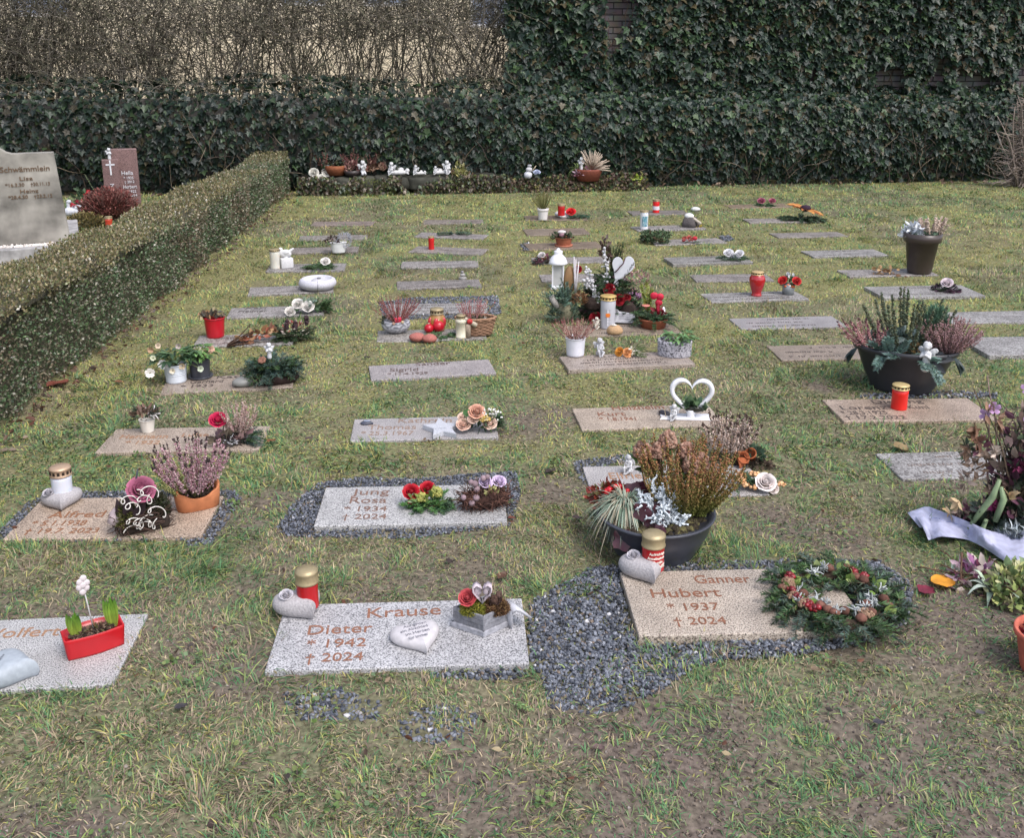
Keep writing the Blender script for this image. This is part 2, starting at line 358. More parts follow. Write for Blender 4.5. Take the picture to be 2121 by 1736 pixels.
# ------------------------------------------------------------------ grave slabs (measured front-left, front-right, back y)
SLABS = []       # rectangles kept for the grass
GRP = 'flat granite grave slabs set in the lawn'
def slab(label, FL, FR, yb, mat, tint=(1, 1, 1), top=SZ, texts=(), fuzzy=0, letter=(.16, .085, .05), thick=.09, maxrot=9, fs=.0):
    a = at(*FL, top); b = at(*FR, top); w = (b-a).length; ang = math.atan2(b.y-a.y, b.x-a.x); ang = max(-R(maxrot), min(R(maxrot), ang))
    ux = Vector((math.cos(ang), math.sin(ang), 0)); uy = Vector((-ux.y, ux.x, 0)); mid = (a+b)/2
    xm = (FL[0]+FR[0])/2+(1060-(FL[0]+FR[0])/2)*.06; bk = at(xm, yb, top); d = max(.26, min(.5, (bk-mid).dot(uy)))
    c = mid+uy*d/2
    SLABS.append((c.x, c.y, ang, w/2, d/2))
    o = bpy.data.objects.new('grave_slab', None); COL.objects.link(o); o.location = (c.x, c.y, 0); o.rotation_euler = (0, 0, ang)
    props(o, label, 'grave slab', GRP)
    mb = MB(); box(mb, (0, 0, top-thick/2), (w, d, thick), 0, tint, .004); link('stone', mb, mat, o, False)
    Mi = (Matrix.Translation((c.x, c.y, 0)) @ Matrix.Rotation(ang, 4, 'Z')).inverted()
    for s, x0, y0, x1, y1, h in texts:
        mb = MB()
        p = Mi @ at(x0, y0, top); q = Mi @ at(x1, y1, top); k = Mi @ at((x0+x1)/2, (y0+y1)/2-h, top); hh = abs(k.y-(p.y+q.y)/2)
        e = (q-p); n = Vector((-e.y, e.x, 0)).normalized()
        text(mb, s, letter, lambda V: np.stack([p.x+e.x*V[:, 0]+n.x*hh*V[:, 1], p.y+e.y*V[:, 0]+n.y*hh*V[:, 1], top-.002+.0035*V[:, 2]], 1), bold=.0); link('inscription', mb, M_let, o, False)
    mb = MB()
    if fuzzy:      # worn lines of letters too small to read: short cut strokes
        rows = fuzzy; P0 = []
        for r in range(rows):
            yy = d*(.30-.58*r/max(1, rows-1)) if rows > 1 else 0
            xs = -w*random.uniform(.30, .42); xe = w*random.uniform(.0, .38)
            if r == 0: xs, xe = -w*.15, w*.25
            while xs < xe:
                if random.random() < .86:
                    hh = d*random.uniform(.055, .085)
                    box(mb, (xs, yy, top), (w*.006, hh, .003), random.uniform(-.25, .05), letter)
                    if random.random() < .6: box(mb, (xs+w*.006, yy+random.choice((-1, 0, 1))*hh*.4, top), (w*.012, d*.012, .003), random.uniform(-.2, .2), letter)
                xs += w*random.uniform(.014, .026)
    if mb.n: link('worn_letters', mb, M_let, o, False)
    return o
copper = (.20, .085, .05); tan = (.30, .17, .10); dk = (.07, .055, .05)
slab('light slab at the left edge under the red trough, its surname cut off', (-318, 1446), (232, 1419), 1283, G_white, (1.02, 1, .97), texts=[('Wolfert', -58, 1325, 120, 1317, 19)], letter=tan)
slab('speckled white slab reading Krause Dieter 1942 2024', (547, 1391), (1096, 1374), 1246, G_white, top=.02, texts=[('Krause', 760, 1281, 913, 1273, 20), ('Dieter', 636, 1316, 770, 1310, 19), ('* 1942', 633, 1344, 757, 1339, 17), ('† 2024', 630, 1373, 751, 1368, 17)], letter=(.23, .105, .065))
slab('cream speckled slab reading Hubert, half under the evergreen wreath', (1323, 1318), (1806, 1306), 1179, G_beige, top=.028, texts=[('Ganner', 1441, 1209, 1556, 1207, 16), ('Hubert', 1351, 1239, 1495, 1236, 18), ('* 1937', 1384, 1266, 1492, 1264, 15), ('† 2024', 1397, 1295, 1506, 1293, 15)], letter=copper)
slab('tan polished slab reading Alfred, framed by dark chips at its right end', (4, 1118), (415, 1111), 1030, G_beige, (.98, .90, .84), texts=[('Alfred', 97, 1074, 212, 1071, 13), ('* 5.1.1938', 61, 1090, 175, 1088, 10), ('† 19.7. 2023', 47, 1106, 200, 1104, 10)], letter=(.22, .10, .05))
slab('pale grey slab reading Jung Rosa 1934 2024 in a bed of dark chips', (649, 1090), (1050, 1081), 1006, G_white, (1.05, 1.0, .97), top=.02, texts=[('Jung', 727, 1026, 805, 1025, 12), ('Rosa', 723, 1043, 800, 1042, 12), ('* 1934', 710, 1060, 800, 1059, 10), ('† 2024', 707, 1076, 799, 1075, 10)], letter=(.17, .10, .075))
slab('pale slab reading Elfriede behind the large planted bowl', (1228, 1034), (1594, 1024), 962, G_white, (1, .96, .92), texts=[('Elfriede', 1264, 993, 1364, 990, 13)], letter=tan)
slab('beige slab reading Hermann 1932 with the small white pot at its back edge', (195, 938), (535, 931), 885, G_beige, (.92, .88, .86), texts=[('Hermann', 246, 909, 345, 908, 8), ('* 1932', 255, 921, 328, 920, 7), ('Luise', 375, 905, 430, 904, 7)], letter=tan)
slab('light slab reading Thomas with a grey star lying on it', (724, 914), (1032, 905), 864, G_white, (.92, .88, .86), texts=[('Kathrein', 824, 876, 935, 875, 9), ('Thomas', 760, 890, 861, 889, 9), ('* 25.3.1967', 746, 902, 855, 901, 8)], letter=(.24, .17, .13))
slab('cream slab reading Kurt Holzheim with the white heart ornament on it', (1205, 891), (1502, 880), 841, G_beige, (.98, .94, .9), texts=[('Holzheim', 1269, 850, 1376, 847, 9), ('Kurt', 1239, 862, 1296, 861, 8), ('* 1.8.1941', 1242, 872, 1318, 871, 7)], letter=copper)
slab('beige slab reading Lorenz with the lit red candle and black bowl at its edge', (1748, 873), (2068, 869), 826, G_beige, (.9, .82, .78), texts=[('Dierling', 1809, 836, 1913, 835, 7), ('Lorenz', 1745, 849, 1840, 848, 8), ('Kuni', 1884, 847, 1926, 847, 8), ('* 28.3.1925', 1745, 859, 1840, 858, 7), ('† 17.2.2022', 1753, 868, 1879, 868, 7)], letter=dk)
slab('grey slab half hidden by the wilted bouquet at the right', (1869, 993), (2215, 984), 935, G_grey, (1.15, 1.08, 1.02), fuzzy=3, letter=(.2, .16, .14))
slab('pinkish grey slab reading Gerhard between the white bucket and the fir arrangement', (330, 816), (606, 801), 780, G_beige, (.80, .77, .76), texts=[('Kathi', 448, 784, 515, 782, 5), ('Gerhard', 392, 795, 461, 792, 6), ('* 1933', 372, 804, 440, 801, 5)], letter=dk)
slab('speckled tilted slab reading Sigrid Sander with nothing on it', (768, 788), (1027, 771), 750, G_white, (.82, .76, .74), top=.02, texts=[('Sander', 861, 758, 933, 755, 6.5), ('Sigrid', 807, 770, 866, 768, 6.5), ('* 11.4.1929', 802, 778, 886, 775, 5)], letter=(.10, .07, .06))
slab('slab with the glossy white heather pot, cherub and stone bowl along it', (1177, 766), (1440, 753), 734, G_beige, (.84, .82, .84), top=.026, fuzzy=4, letter=dk)
slab('grey slab reading Ursula under the red pot and the dried sheaf', (397, 719), (606, 712), 693, G_grey, (1.05, .98, .95), texts=[('Ursula', 440, 703, 500, 702, 5)], fuzzy=2, letter=(.09, .06, .05))
slab('slab in front of the gravel frame carrying the zen bowl and the white candle', (779, 708), (1008, 702), 689, G_grey, (1.05, .98, .93), fuzzy=1, letter=dk)
slab('slab under the large memorial arrangement with the grey heart', (1182, 697), (1413, 690), 674, G_beige, (.7, .66, .62), fuzzy=2, letter=dk)
slab('worn slab left of the large black bowl', (1619, 746), (1868, 742), 714, G_beige, (.68, .64, .62), fuzzy=3, letter=dk)
slab('large grey slab at the right edge, nearest of the two cut by the frame', (2049, 736), (2300, 732), 697, G_grey, (1.15, 1.15, 1.18), top=.024)
slab('speckled bare slab, right of the red pot arrangement and left of the black bowl', (1536, 682), (1757, 676), 657, G_white, (.78, .74, .73), texts=[], fuzzy=3, letter=dk)
slab('grey slab reading Karl Helmer with white roses at its right end', (468, 658), (670, 651), 634, G_grey, (1, .97, .97), texts=[('Karl', 508, 640, 549, 640, 4), ('Helmer', 493, 647, 552, 646, 4)], fuzzy=0, letter=(.08, .07, .065))
slab('grey slab running out of frame behind the black bowl', (1972, 670), (2222, 665), 645, G_grey, (1.1, 1.1, 1.1), fuzzy=1, letter=(.2, .19, .19))
slab('white grey slab enclosed by dark chips behind the heather bowl and basket', (800, 650), (1010, 647), 628, G_grey, (1.25, 1.22, 1.2), fuzzy=3, letter=dk)
slab('grey slab under the red urn lantern and the glass of roses', (1474, 626), (1676, 619), 605, G_grey, (1.08, 1.04, 1.02), fuzzy=3, letter=(.06, .05, .05))
slab('pale grey slab with the dark arrangement topped by a white rose', (1831, 616), (2041, 612), 592, G_grey, (1.2, 1.18, 1.2), top=.026, fuzzy=2, letter=(.14, .12, .11))
slab('grey slab with the white ring bowl on its right end', (512, 611), (690, 604), 594, G_grey, (.98, .95, .93), fuzzy=2, letter=dk)
slab('dark grey uneven slab, first bare one beyond the gravel framed grave', (822, 598), (998, 593), 581, G_grey, (.8, .76, .74), fuzzy=2, letter=dk)
slab('slab hidden behind the conifer arrangement and the white lantern', (1122, 583), (1300, 580), 570, G_grey, (.95, .9, .88))
slab('bare slab directly behind the red urn lantern', (1442, 583), (1604, 581), 574, G_grey, (.85, .8, .78), fuzzy=1, letter=dk)
slab('slab carrying the tall dark brown pot and the dry leaves', (1760, 573), (1944, 569), 560, G_grey, (1, .96, .95), fuzzy=2, letter=dk)
slab('dark wet slab with the dove figure and the tall grave light', (549, 563), (712, 560), 546, G_grey, (.9, .88, .88), fuzzy=2, letter=dk)
slab('slab with two lines of worn letters, second bare one beyond the gravel framed grave', (829, 554), (991, 552), 541, G_grey, (.98, .95, .94), fuzzy=2, letter=(.04, .035, .03))
slab('slab beside the white lantern, mostly behind the big arrangement', (1106, 546), (1272, 543), 533, G_grey, (.95, .9, .88))
slab('grey slab with the white rose wreath on its right end', (1394, 547), (1560, 542), 531, G_grey, (.88, .88, .86), top=.028, fuzzy=2, letter=dk)
slab('pale slab with dark letters left of the tall brown pot', (1685, 532), (1840, 528), 518, G_grey, (1.1, 1.08, 1.08), fuzzy=2, letter=dk)
slab('brownish slab under the white oval pot', (596, 524), (741, 521), 513, G_grey, (.82, .76, .72))
slab('slab with the solitary red candle, slightly skewed', (846, 521), (996, 528), 512, G_grey, (.9, .84, .8), fuzzy=1, letter=dk, maxrot=14)
slab('brownish speckled slab with the small terracotta pot on it', (1096, 517), (1251, 512), 502, G_beige, (.55, .5, .47), fuzzy=2, letter=dk)
slab('grey slab with the single red flower lying on it', (1360, 509), (1503, 501), 496, G_grey, (.98, .94, .92), fuzzy=1, letter=dk)
slab('narrow slab just behind the one with the white oval pot', (617, 498), (760, 495), 487, G_grey, (.92, .88, .84), fuzzy=1, letter=dk)
slab('skewed slab with a fir sprig lying across it', (861, 488), (996, 497), 483, G_grey, (.95, .9, .9), maxrot=14, fuzzy=1, letter=dk)
slab('bare brownish slab behind the terracotta pot one', (1092, 487), (1223, 484), 473, G_beige, (.58, .54, .52))
slab('bare brownish slab between the orange flower and the pale lettered slab', (1612, 492), (1757, 489), 482, G_grey, (.85, .8, .76))
slab('slab with the blue picture candle and the capped stump', (1323, 479), (1460, 472), 467, G_grey, (.98, .95, .95), fuzzy=1, letter=dk)
slab('reddish farthest slab in the leftmost row', (643, 467), (772, 466), 459, G_grey, (.85, .72, .66))
slab('farthest slab of the second row, bare and brown', (876, 463), (1001, 462), 457, G_grey, (.8, .72, .66))
slab('slab in the grass with the orange flower arrangement', (1553, 461), (1703, 459), 452, G_grey, (.95, .9, .86))
slab('farthest slab of the middle row under the white pot and rose', (1088, 456), (1217, 455), 446, G_beige, (.5, .45, .42))
slab('farthest slab with the red and white candle', (1310, 445), (1428, 443), 436, G_grey, (.72, .68, .66))
slab('farthest slab of the right row with the dusky pink sprig', (1515, 431), (1640, 428), 423, G_beige, (.62, .55, .5))

# ------------------------------------------------------------------ gravel polygons
def poly(pts): return np.array([at(x, y)[:2] for x, y in pts])
def inpoly(P, poly):
    x, y = P[:, 0], P[:, 1]; r = np.zeros(len(P), bool); n = len(poly)
    for i in range(n):
        a, b = poly[i], poly[(i+1) % n]
        c = ((a[1] > y) != (b[1] > y)) & (x < (b[0]-a[0])*(y-a[1])/(b[1]-a[1]+1e-12)+a[0]); r ^= c
    return r
GR = [  # polygon, pebble size, density per m2, label, grass kept
 ([(1096, 1262), (1110, 1240), (1180, 1205), (1225, 1178), (1300, 1172), (1600, 1163), (1820, 1165), (1890, 1215), (1880, 1290), (1780, 1336), (1640, 1362), (1500, 1368), (1440, 1385), (1380, 1425), (1290, 1472), (1215, 1484), (1135, 1470), (1118, 1400), (1094, 1378)], .0054, 15000, 'blue grey gravel spread around the Hubert slab and beside the Krause slab', .27),
 ([(582, 1446), (640, 1418), (700, 1428), (790, 1462), (780, 1500), (700, 1496), (620, 1494)], .0054, 10000, 'left patch of loose gravel showing through the front lawn', .75),
 ([(820, 1500), (860, 1474), (920, 1462), (992, 1484), (975, 1532), (900, 1546), (840, 1536)], .0054, 12000, 'small oval patch of loose gravel in the front lawn below the house planter', .35),
 ([(850, 1384), (1000, 1379), (1100, 1376), (1085, 1408), (960, 1412), (880, 1402)], .006, 9000, 'thin strip of gravel along the front edge of the Krause slab', .4),
 ([(662, 1000), (760, 990), (850, 994), (960, 985), (1066, 978), (1078, 1015), (1066, 1070), (1056, 1092), (930, 1106), (860, 1118), (700, 1116), (590, 1112), (572, 1096), (605, 1048), (640, 1018)], .0042, 17000, 'fine dark chippings forming a bed around the Jung slab', .05),
 ([(60, 1040), (120, 1022), (300, 1018), (486, 1018), (500, 1036), (438, 1128), (390, 1136), (380, 1120), (0, 1126), (-5, 1108)], .0042, 15000, 'fine dark chippings bordering the Alfred slab', .2),
 ([(1185, 958), (1290, 944), (1330, 955), (1260, 966), (1232, 1010), (1205, 1004)], .0045, 13000, 'dark chippings at the back corner of the Elfriede slab', .2),
 ([(784, 628), (850, 618), (1030, 614), (1038, 650), (1000, 662), (795, 664)], .0065, 7000, 'dark chippings framing the pale slab behind the basket', .1),
 ([(1780, 818), (1990, 812), (2070, 816), (2062, 827), (1780, 827)], .006, 5000, 'dark gravel behind the Lorenz slab under the black bowl', .2),
 ([(1076, 508), (1096, 502), (1100, 520), (1084, 522)], .009, 2500, 'little patch of dark gravel left of the terracotta pot slab', .1),
 ([(1486, 490), (1510, 488), (1520, 498), (1500, 502)], .009, 2500, 'little patch of dark gravel right of the slab with the red flower', .1)]
GPOLY = [(poly(g[0]), g[4]) for g in GR]
def slabmask(P, m=0.0):
    r = np.zeros(len(P), bool)
    for cx, cy, a, hw, hd in SLABS:
        dx = P[:, 0]-cx; dy = P[:, 1]-cy; u = dx*math.cos(a)+dy*math.sin(a); v = -dx*math.sin(a)+dy*math.cos(a)
        r |= (np.abs(u) < hw+m) & (np.abs(v) < hd+m)
    return r
for pts, rs, dens, lab, keep in GR:
    pg = poly(pts); lo = pg.min(0); hi = pg.max(0); n = int((hi-lo).prod()*dens*1.5)
    P = lo+rng.random((n, 2))*(hi-lo); P = P[inpoly(P, pg)]
    e = fbm(P[:, 0], P[:, 1], 9, 5); P = P[(e > .36) | (rng.random(len(P)) < .4)]; P = P[~slabmask(P, .004)]
    m = len(P); mb = MB(); s = rs*rng.uniform(.55, 1.3, m)
    base = np.array([(.065, .072, .092), (.11, .12, .145), (.17, .18, .21), (.035, .038, .048)])
    C = pick(base, m, .3); w = rng.random(m) < .012; C[w] = (.46, .45, .46); w = rng.random(m) < .03; C[w] = (.16, .12, .09)
    V, F = ico(1); V = V*np.array([1, 1, 1]); q = rng.integers(0, 8, m); k = 8
    for j in range(k):      # eight differently chipped pebbles
        Vj = V*(1+rng.uniform(-.28, .28, (len(V), 1))); sel = q == j
        PP = np.c_[P[sel], s[sel]*.35+rng.uniform(-.001, .006, sel.sum())]
        scatter(mb, (Vj, F), PP, basis(rnddir(sel.sum())*np.array([1, 1, .3])), s[sel][:, None]*np.array([1, 1.25, .65]), C[sel])
    props(link('gravel', mb, M_peb, None, False), lab, 'gravel', None, 'stuff')

# ------------------------------------------------------------------ ground
WALL_A = at(1300, 388); WALL_B = at(2060, 376)
wd = (WALL_B-WALL_A).normalized(); wn = Vector((-wd.y, wd.x, 0))     # wn points away from the camera
def wallp(s, off, z=0): p = WALL_A+wd*s+wn*off; return Vector((p.x, p.y, z))
def wcoord(P): d = P-np.array(WALL_A[:2]); return d @ np.array(wd[:2]), d @ np.array(wn[:2])
HB0 = at(43, 862); HB1 = at(600, 402); HH = .55
def hedge_u(P):
    d = np.array((HB1-HB0)[:2]); L = np.linalg.norm(d); d = d/L; q = P-np.array(HB0[:2]); return q @ d, q @ np.array([-d[1], d[0]]), L
def gheight(x, y): return .018*(fbm(x, y, 1.3, 3)-.5)+.012*(fbm(x, y, 7, 8, 3)-.5)
def cover(x, y):
    """how the lawn varies: returns soil fraction, moss fraction, green fraction"""
    soil = sstep(.52, .70, fbm(x, y, 1.9, 21, 5)); fr = np.clip((4.4-y)/2.4, 0, 1)
    right = sstep(.6, 2.2, x)*sstep(4.6, 2.6, y); soil = np.clip(soil*(.30+.62*fr)+.08*fr+.28*right, 0, 1)
    for px_, py_, r in ((1150, 1015, .16), (540, 1040, .17), (500, 1080, .15), (1080, 882, .25), (1150, 860, .2), (1700, 1110, .25), (1450, 1590, .35), (1000, 1660, .25), (1900, 1600, .4), (520, 1390, .2), (450, 1330, .15), (1600, 1080, .2), (1700, 800, .1), (1440, 1300, .1), (2000, 1350, .3), (1600, 1250, .2)):
        p = at(px_, py_); d = np.hypot(x-p.x, (y-p.y))/r; soil = np.maximum(soil, .8*sstep(1.25, .4, d+.9*(fbm(x, y, 8, 4)-.5)))
    moss = sstep(.38, .56, fbm(x, y, 1.1, 41, 5))*sstep(2.6, 5.5, y)*.85
    green = sstep(.48, .66, fbm(x, y, .8, 61, 4)); green = np.maximum(green, sstep(10.8, 13, y+.35*np.maximum(x-1, 0)))
    return soil, moss, green
xs = np.unique(np.concatenate([np.linspace(-200, -14, 12), np.arange(-14, -8, .5), np.arange(-8, 9, .06), np.arange(9, 14, .5), np.linspace(14, 200, 12)]))
ys = np.unique(np.concatenate([np.linspace(-60, 0, 8), np.arange(0, 15.6, .06), np.linspace(16, 300, 16)]))
X, Y = np.meshgrid(xs, ys); Z = gheight(X, Y)*((np.abs(X) < 9) & (Y > 0) & (Y < 15.5))
soil, moss, green = cover(X, Y)
cs = np.array([.125, .098, .085]); cg = np.array([.10, .115, .06]); cm = np.array([.19, .18, .075]); cstraw = np.array([.17, .145, .095])
k1 = fbm(X, Y, 5, 77)[..., None]
C = cg*(1-k1)+cstraw*k1; C = C+(cm-C)*moss[..., None]*.7; C = C+(cs-C)*soil[..., None]
mb = MB(); nx, ny = len(xs), len(ys); idx = np.arange(nx*ny).reshape(ny, nx)
F = np.stack([idx[:-1, :-1], idx[:-1, 1:], idx[1:, 1:], idx[1:, :-1]], -1).reshape(-1, 4)
mb.add(np.stack([X, Y, Z], -1).reshape(-1, 3), F, C.reshape(-1, 3))
mg = paint('lawn_ground', .95, .1, 55, .5, 1.0)
props(link('ground', mb, mg), kind='structure')

# ------------------------------------------------------------------ grass
def grass(n_per, y0, y1, L, w, seg, name, lab, jump=1.0):
    xa, xb = -.56, .56; n = int(n_per*(y1-y0)*(y1*1.2+2.1))
    y = rng.uniform(y0, y1, n); x = rng.uniform(-1, 1, n)*(y1*.60+1.05); keep = (np.abs(x) < y*.575+.35) | ((np.abs(x) < y*.575+1.05) & (rng.random(n) < .7)); x, y = x[keep], y[keep]
    P = np.c_[x, y]; soil, moss, green = cover(x, y); dens = (1-.80*soil)*(.30+1.0*sstep(.36, .62, fbm(x, y, 11, 91, 3)))
    gp = np.ones(len(P))
    for pg, kp in GPOLY: ins = inpoly(P, pg); gp[ins] = np.minimum(gp[ins], kp*np.where(fbm(P[ins, 0], P[ins, 1], 6, 13) > .53, 2.2, .15))
    u_, v_, Lh = hedge_u(P); hmask = (u_ > -3) & (u_ < Lh-.0) & (v_ > .02) & (v_ < .50)
    ws, wo = wcoord(P); ok = (rng.random(len(P)) < dens*gp) & ~slabmask(P, -.012) & (wo < .05) & ~hmask & ~((u_ >= Lh-.05) & (u_ < Lh+.05) & (v_ > -.1) & (v_ < .5))
    P, x, y, soil, moss, green = P[ok], x[ok], y[ok], soil[ok], moss[ok], green[ok]; n = len(P)
    tall = sstep(.55, .75, fbm(x, y, 2.3, 131)); l = L*rng.uniform(.5, 1.2, n)*(1+.7*tall+.45*sstep(.56, .66, fbm(x, y, 4.5, 171, 3)))*(1-.25*moss)
    az = 4*PI*fbm(x, y, 4.5, 151, 2)+rng.normal(0, 1.0, n); el = rng.uniform(.12, 1.15, n); el = np.where(rng.random(n) < .45, el*.3, el)
    D = np.c_[np.cos(az)*np.cos(el), np.sin(az)*np.cos(el), np.sin(el)]
    sd = np.c_[-np.sin(az), np.cos(az), rng.normal(0, .3, n)]; sd = unit(sd)*(w*rng.uniform(.6, 1.3, n))[:, None]*.5
    B = np.c_[P, gheight(x, y)-.002]
    pal = np.array([(.37, .30, .195), (.165, .21, .10), (.085, .185, .08), (.38, .34, .115), (.21, .155, .12), (.25, .32, .10)])
    tu = sstep(.56, .66, fbm(x, y, 4.5, 171, 3)); pr = np.stack([.25+.10*sstep(4, 6, y)-.18*green-.1*moss-.15*tu, .30+.1*green, .14+.42*green+.5*tu, .06+.08*sstep(3.5, 6, y)+.62*moss, .24*(1-green)+.2*soil, .08+.14*moss+.22*tu+.12*green], 1); pr = np.clip(pr, .01, 1); pr /= pr.sum(1, keepdims=True)
    ci = (rng.random(n)[:, None] > np.cumsum(pr, 1)).sum(1).clip(0, 5); C = pal[ci]*(1+rng.uniform(-.3, .3, (n, 1)))
    mb = MB()
    if seg == 2:
        bend = np.array([0, 0, -1.])*(l*rng.uniform(.05, .45, n))[:, None]
        m1 = B+D*(l*.5)[:, None]; m1[:, 2] = np.maximum(m1[:, 2], B[:, 2]+.003); t1 = B+D*l[:, None]+bend; t1[:, 2] = np.maximum(t1[:, 2], B[:, 2]+.001)
        V = np.stack([B-sd, B+sd, m1-sd*.8, m1+sd*.8, t1], 1).reshape(-1, 3); k = (np.arange(n)*5)[:, None]
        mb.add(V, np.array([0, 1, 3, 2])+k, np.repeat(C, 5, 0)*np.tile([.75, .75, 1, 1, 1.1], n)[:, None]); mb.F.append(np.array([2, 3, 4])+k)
    else:
        t1 = B+D*l[:, None]; V = np.stack([B-sd, B+sd, t1], 1).reshape(-1, 3); mb.add(V, np.array([0, 1, 2])+(np.arange(n)*3)[:, None], np.repeat(C, 3, 0))
    props(link(name, mb, M_grass, None, False), lab, 'grass', None, 'stuff'); return n
GD = 1.0
grass(34000*GD, 1.2, 3.6, .036, .0034, 2, 'grass', 'patchy winter grass and straw in the foreground, mud showing through')
grass(15000*GD, 3.6, 6.2, .034, .0048, 2, 'grass', 'matted yellowish grass between the nearer rows of slabs')
grass(6500*GD, 6.2, 9.6, .036, .0075, 1, 'grass', 'mossy yellow green grass between the middle rows of slabs')
grass(2600*GD, 9.6, 15.2, .038, .012, 1, 'grass', 'greener grass at the far end of the lawn by the ivy')
# broad-leaved weeds and clover in clumps
mb = MB(); cl = []
for k in range(150):
    y = 1.9+11*random.random()**1.3; x = random.uniform(-.55, .55)*y*1.02; m = random.randint(5, 22); r = random.uniform(.02, .09)
    a = rng.uniform(0, 2*PI, m); q = np.sqrt(rng.random(m))*r; P = np.c_[x+np.cos(a)*q, y+np.sin(a)*q, np.full(m, .004)]; cl.append((P, m, y))
for P, m, y in cl:
    ok = ~slabmask(P[:, :2], .01); u_, v_, Lh = hedge_u(P[:, :2]); ok &= ~((v_ > 0)); P = P[ok]; m = len(P)
    if not m: continue
    D = rnddir(m); D[:, 2] = np.abs(D[:, 2])*.5+.15; l = rng.uniform(.007, .014, m)*(1+y*.06)
    scatter(mb, RND, P+np.c_[np.zeros((m, 2)), rng.uniform(.0, .02, m)], basis(D, (0, 0, 1)), l, pick([(.13, .20, .06), (.09, .15, .05), (.17, .21, .07), (.11, .16, .08)], m, .2))
props(link('clover', mb, M_leaf), 'low round leaved weeds and clover scattered in tufts over the lawn', 'weeds', None, 'stuff')
mb = MB(); n = 60000; y = 1.5+4.2*rng.random(n)**1.2; x = rng.uniform(-.6, .6, n)*(y+.3); so_ = cover(x, y)[0]; P = np.c_[x, y]; ok = (rng.random(n) < .12+so_) & ~slabmask(P, 0)
for pg, kp in GPOLY: ok &= ~inpoly(P, pg)
P = P[ok]; n = len(P); s_ = .0016+.0045*rng.random(n)**3
scatter(mb, OCT, np.c_[P, gheight(P[:, 0], P[:, 1])+s_*.3], basis(rnddir(n)), s_[:, None]*rng.uniform(.6, 1.3, (n, 3)), pick([(.13, .10, .085), (.09, .07, .06), (.18, .14, .11), (.06, .05, .045), (.22, .19, .17)], n, .3))
props(link('soil_crumbs', mb, M_matte, None, False), 'crumbs of damp soil and grit between the grass in the foreground', 'soil', None, 'stuff')
# fallen leaves
LEAVES = [(375, 1467, 26, (.05, .045, .05), 'curled slate dark leaf in the front lawn below the Krause slab'), (440, 1712, 30, (.055, .035, .03), 'dark brown leaf at the bottom edge, left of centre'),
 (1000, 1378, 17, (.20, .055, .03), 'rust coloured curled leaf at the front edge of the Krause slab'), (1240, 1552, 24, (.13, .085, .08), 'mauve brown leaf on the mud below the big gravel bed'),
 (1820, 1500, 24, (.05, .045, .055), 'blurred dark leaf in the lawn at lower right'), (1140, 978, 26, (.05, .035, .03), 'dark leaf on bare soil behind the lilac roses'),
 (247, 793, 20, (.22, .10, .05), 'orange brown leaf between the hedge and the white bucket'), (120, 797, 44, (.15, .045, .03), 'large crumpled red brown leaf at the foot of the hedge'),
 (930, 1165, 20, (.05, .035, .03), 'small dark leaf in the grass behind the Krause slab'), (640, 910, 20, (.09, .06, .055), 'grey brown leaf left of the Thomas slab'), (562, 915, 18, (.18, .07, .03), 'rusty leaf beside the pink rose arrangement'),
 (1918, 1226, 34, (.16, .02, .04), 'crimson fallen petal beside the orange one'), (1952, 1210, 46, (.62, .27, .03), 'orange fallen petal in the grass right of the wreath'), (1060, 1075, 16, (.16, .05, .03), 'small red brown leaf right of the Jung slab'),
 (755, 1075, 0, None, None), (1195, 1075, 20, (.08, .05, .05), 'brown leaf between the Jung slab and the bowl'), (270, 765, 0, None, None), (160, 1500, 0, None, None), (1040, 1195, 30, (.10, .05, .03), 'crinkled brown leaf behind the house shaped planter'),
 (1690, 1390, 22, (.20, .14, .09), 'pale tan leaf on the lawn in front of the wreath'), (760, 742, 14, (.03, .03, .03), 'small black leaf left of the tilted Sanders slab'), (1865, 930, 40, (.28, .20, .10), 'tan dry leaves at the back of the half hidden slab'), (2030, 1480, 20, (.10, .09, .10), 'dull leaf at the far lower right'), (1420, 1100, 0, None, None)]
for x, y, w, c, lab in LEAVES:
    if not w: continue
    u = U(x, y, 0); mb = MB(); n = 9; L = w*u; V = []; F = []
    for i in range(n):
        t = i/(n-1); ww = math.sin(PI*min(1, t*1.02+.03))**.7*L*.3*(1+.2*random.uniform(-1, 1))
        for j in range(5):
            q = (j-2)/2; V.append((t*L-L/2, q*ww*(2.1 if 'petal' in lab else 1.25), .004+L*(.09*q*q*abs(q)+.05*math.sin(t*6+q)+.03*random.random())))
    F = [(i*5+j, i*5+j+1, i*5+j+6, i*5+j+5) for i in range(n-1) for j in range(4)]
    mb.add(V, F, jit(c, .1)); solo('fallen_leaf', lab, 'leaf', x, y, mb, M_leaf, .012, random.uniform(-1, 1), 'fallen leaves and petals in the grass')
# loose litter too small to tell apart
mb = MB(); n = 900; y = 2+11*rng.random(n)**1.2; x = rng.uniform(-.52, .52, n)*y; P = np.c_[x, y, np.full(n, .02)]; ok = ~slabmask(P[:, :2], 0); u_, v_, Lh = hedge_u(P[:, :2]); ok &= v_ < 0; P = P[ok]; n = len(P)
scatter(mb, LEAF, P, basis(rnddir(n)*np.array([1, 1, .25])), rng.uniform(.012, .03, n), pick([(.08, .05, .035), (.15, .10, .06), (.05, .04, .035), (.28, .22, .13), (.12, .05, .03)], n, .3))
props(link('leaf_litter', mb, M_leaf), 'tiny brown leaf scraps strewn over the lawn', 'leaf litter', None, 'stuff')
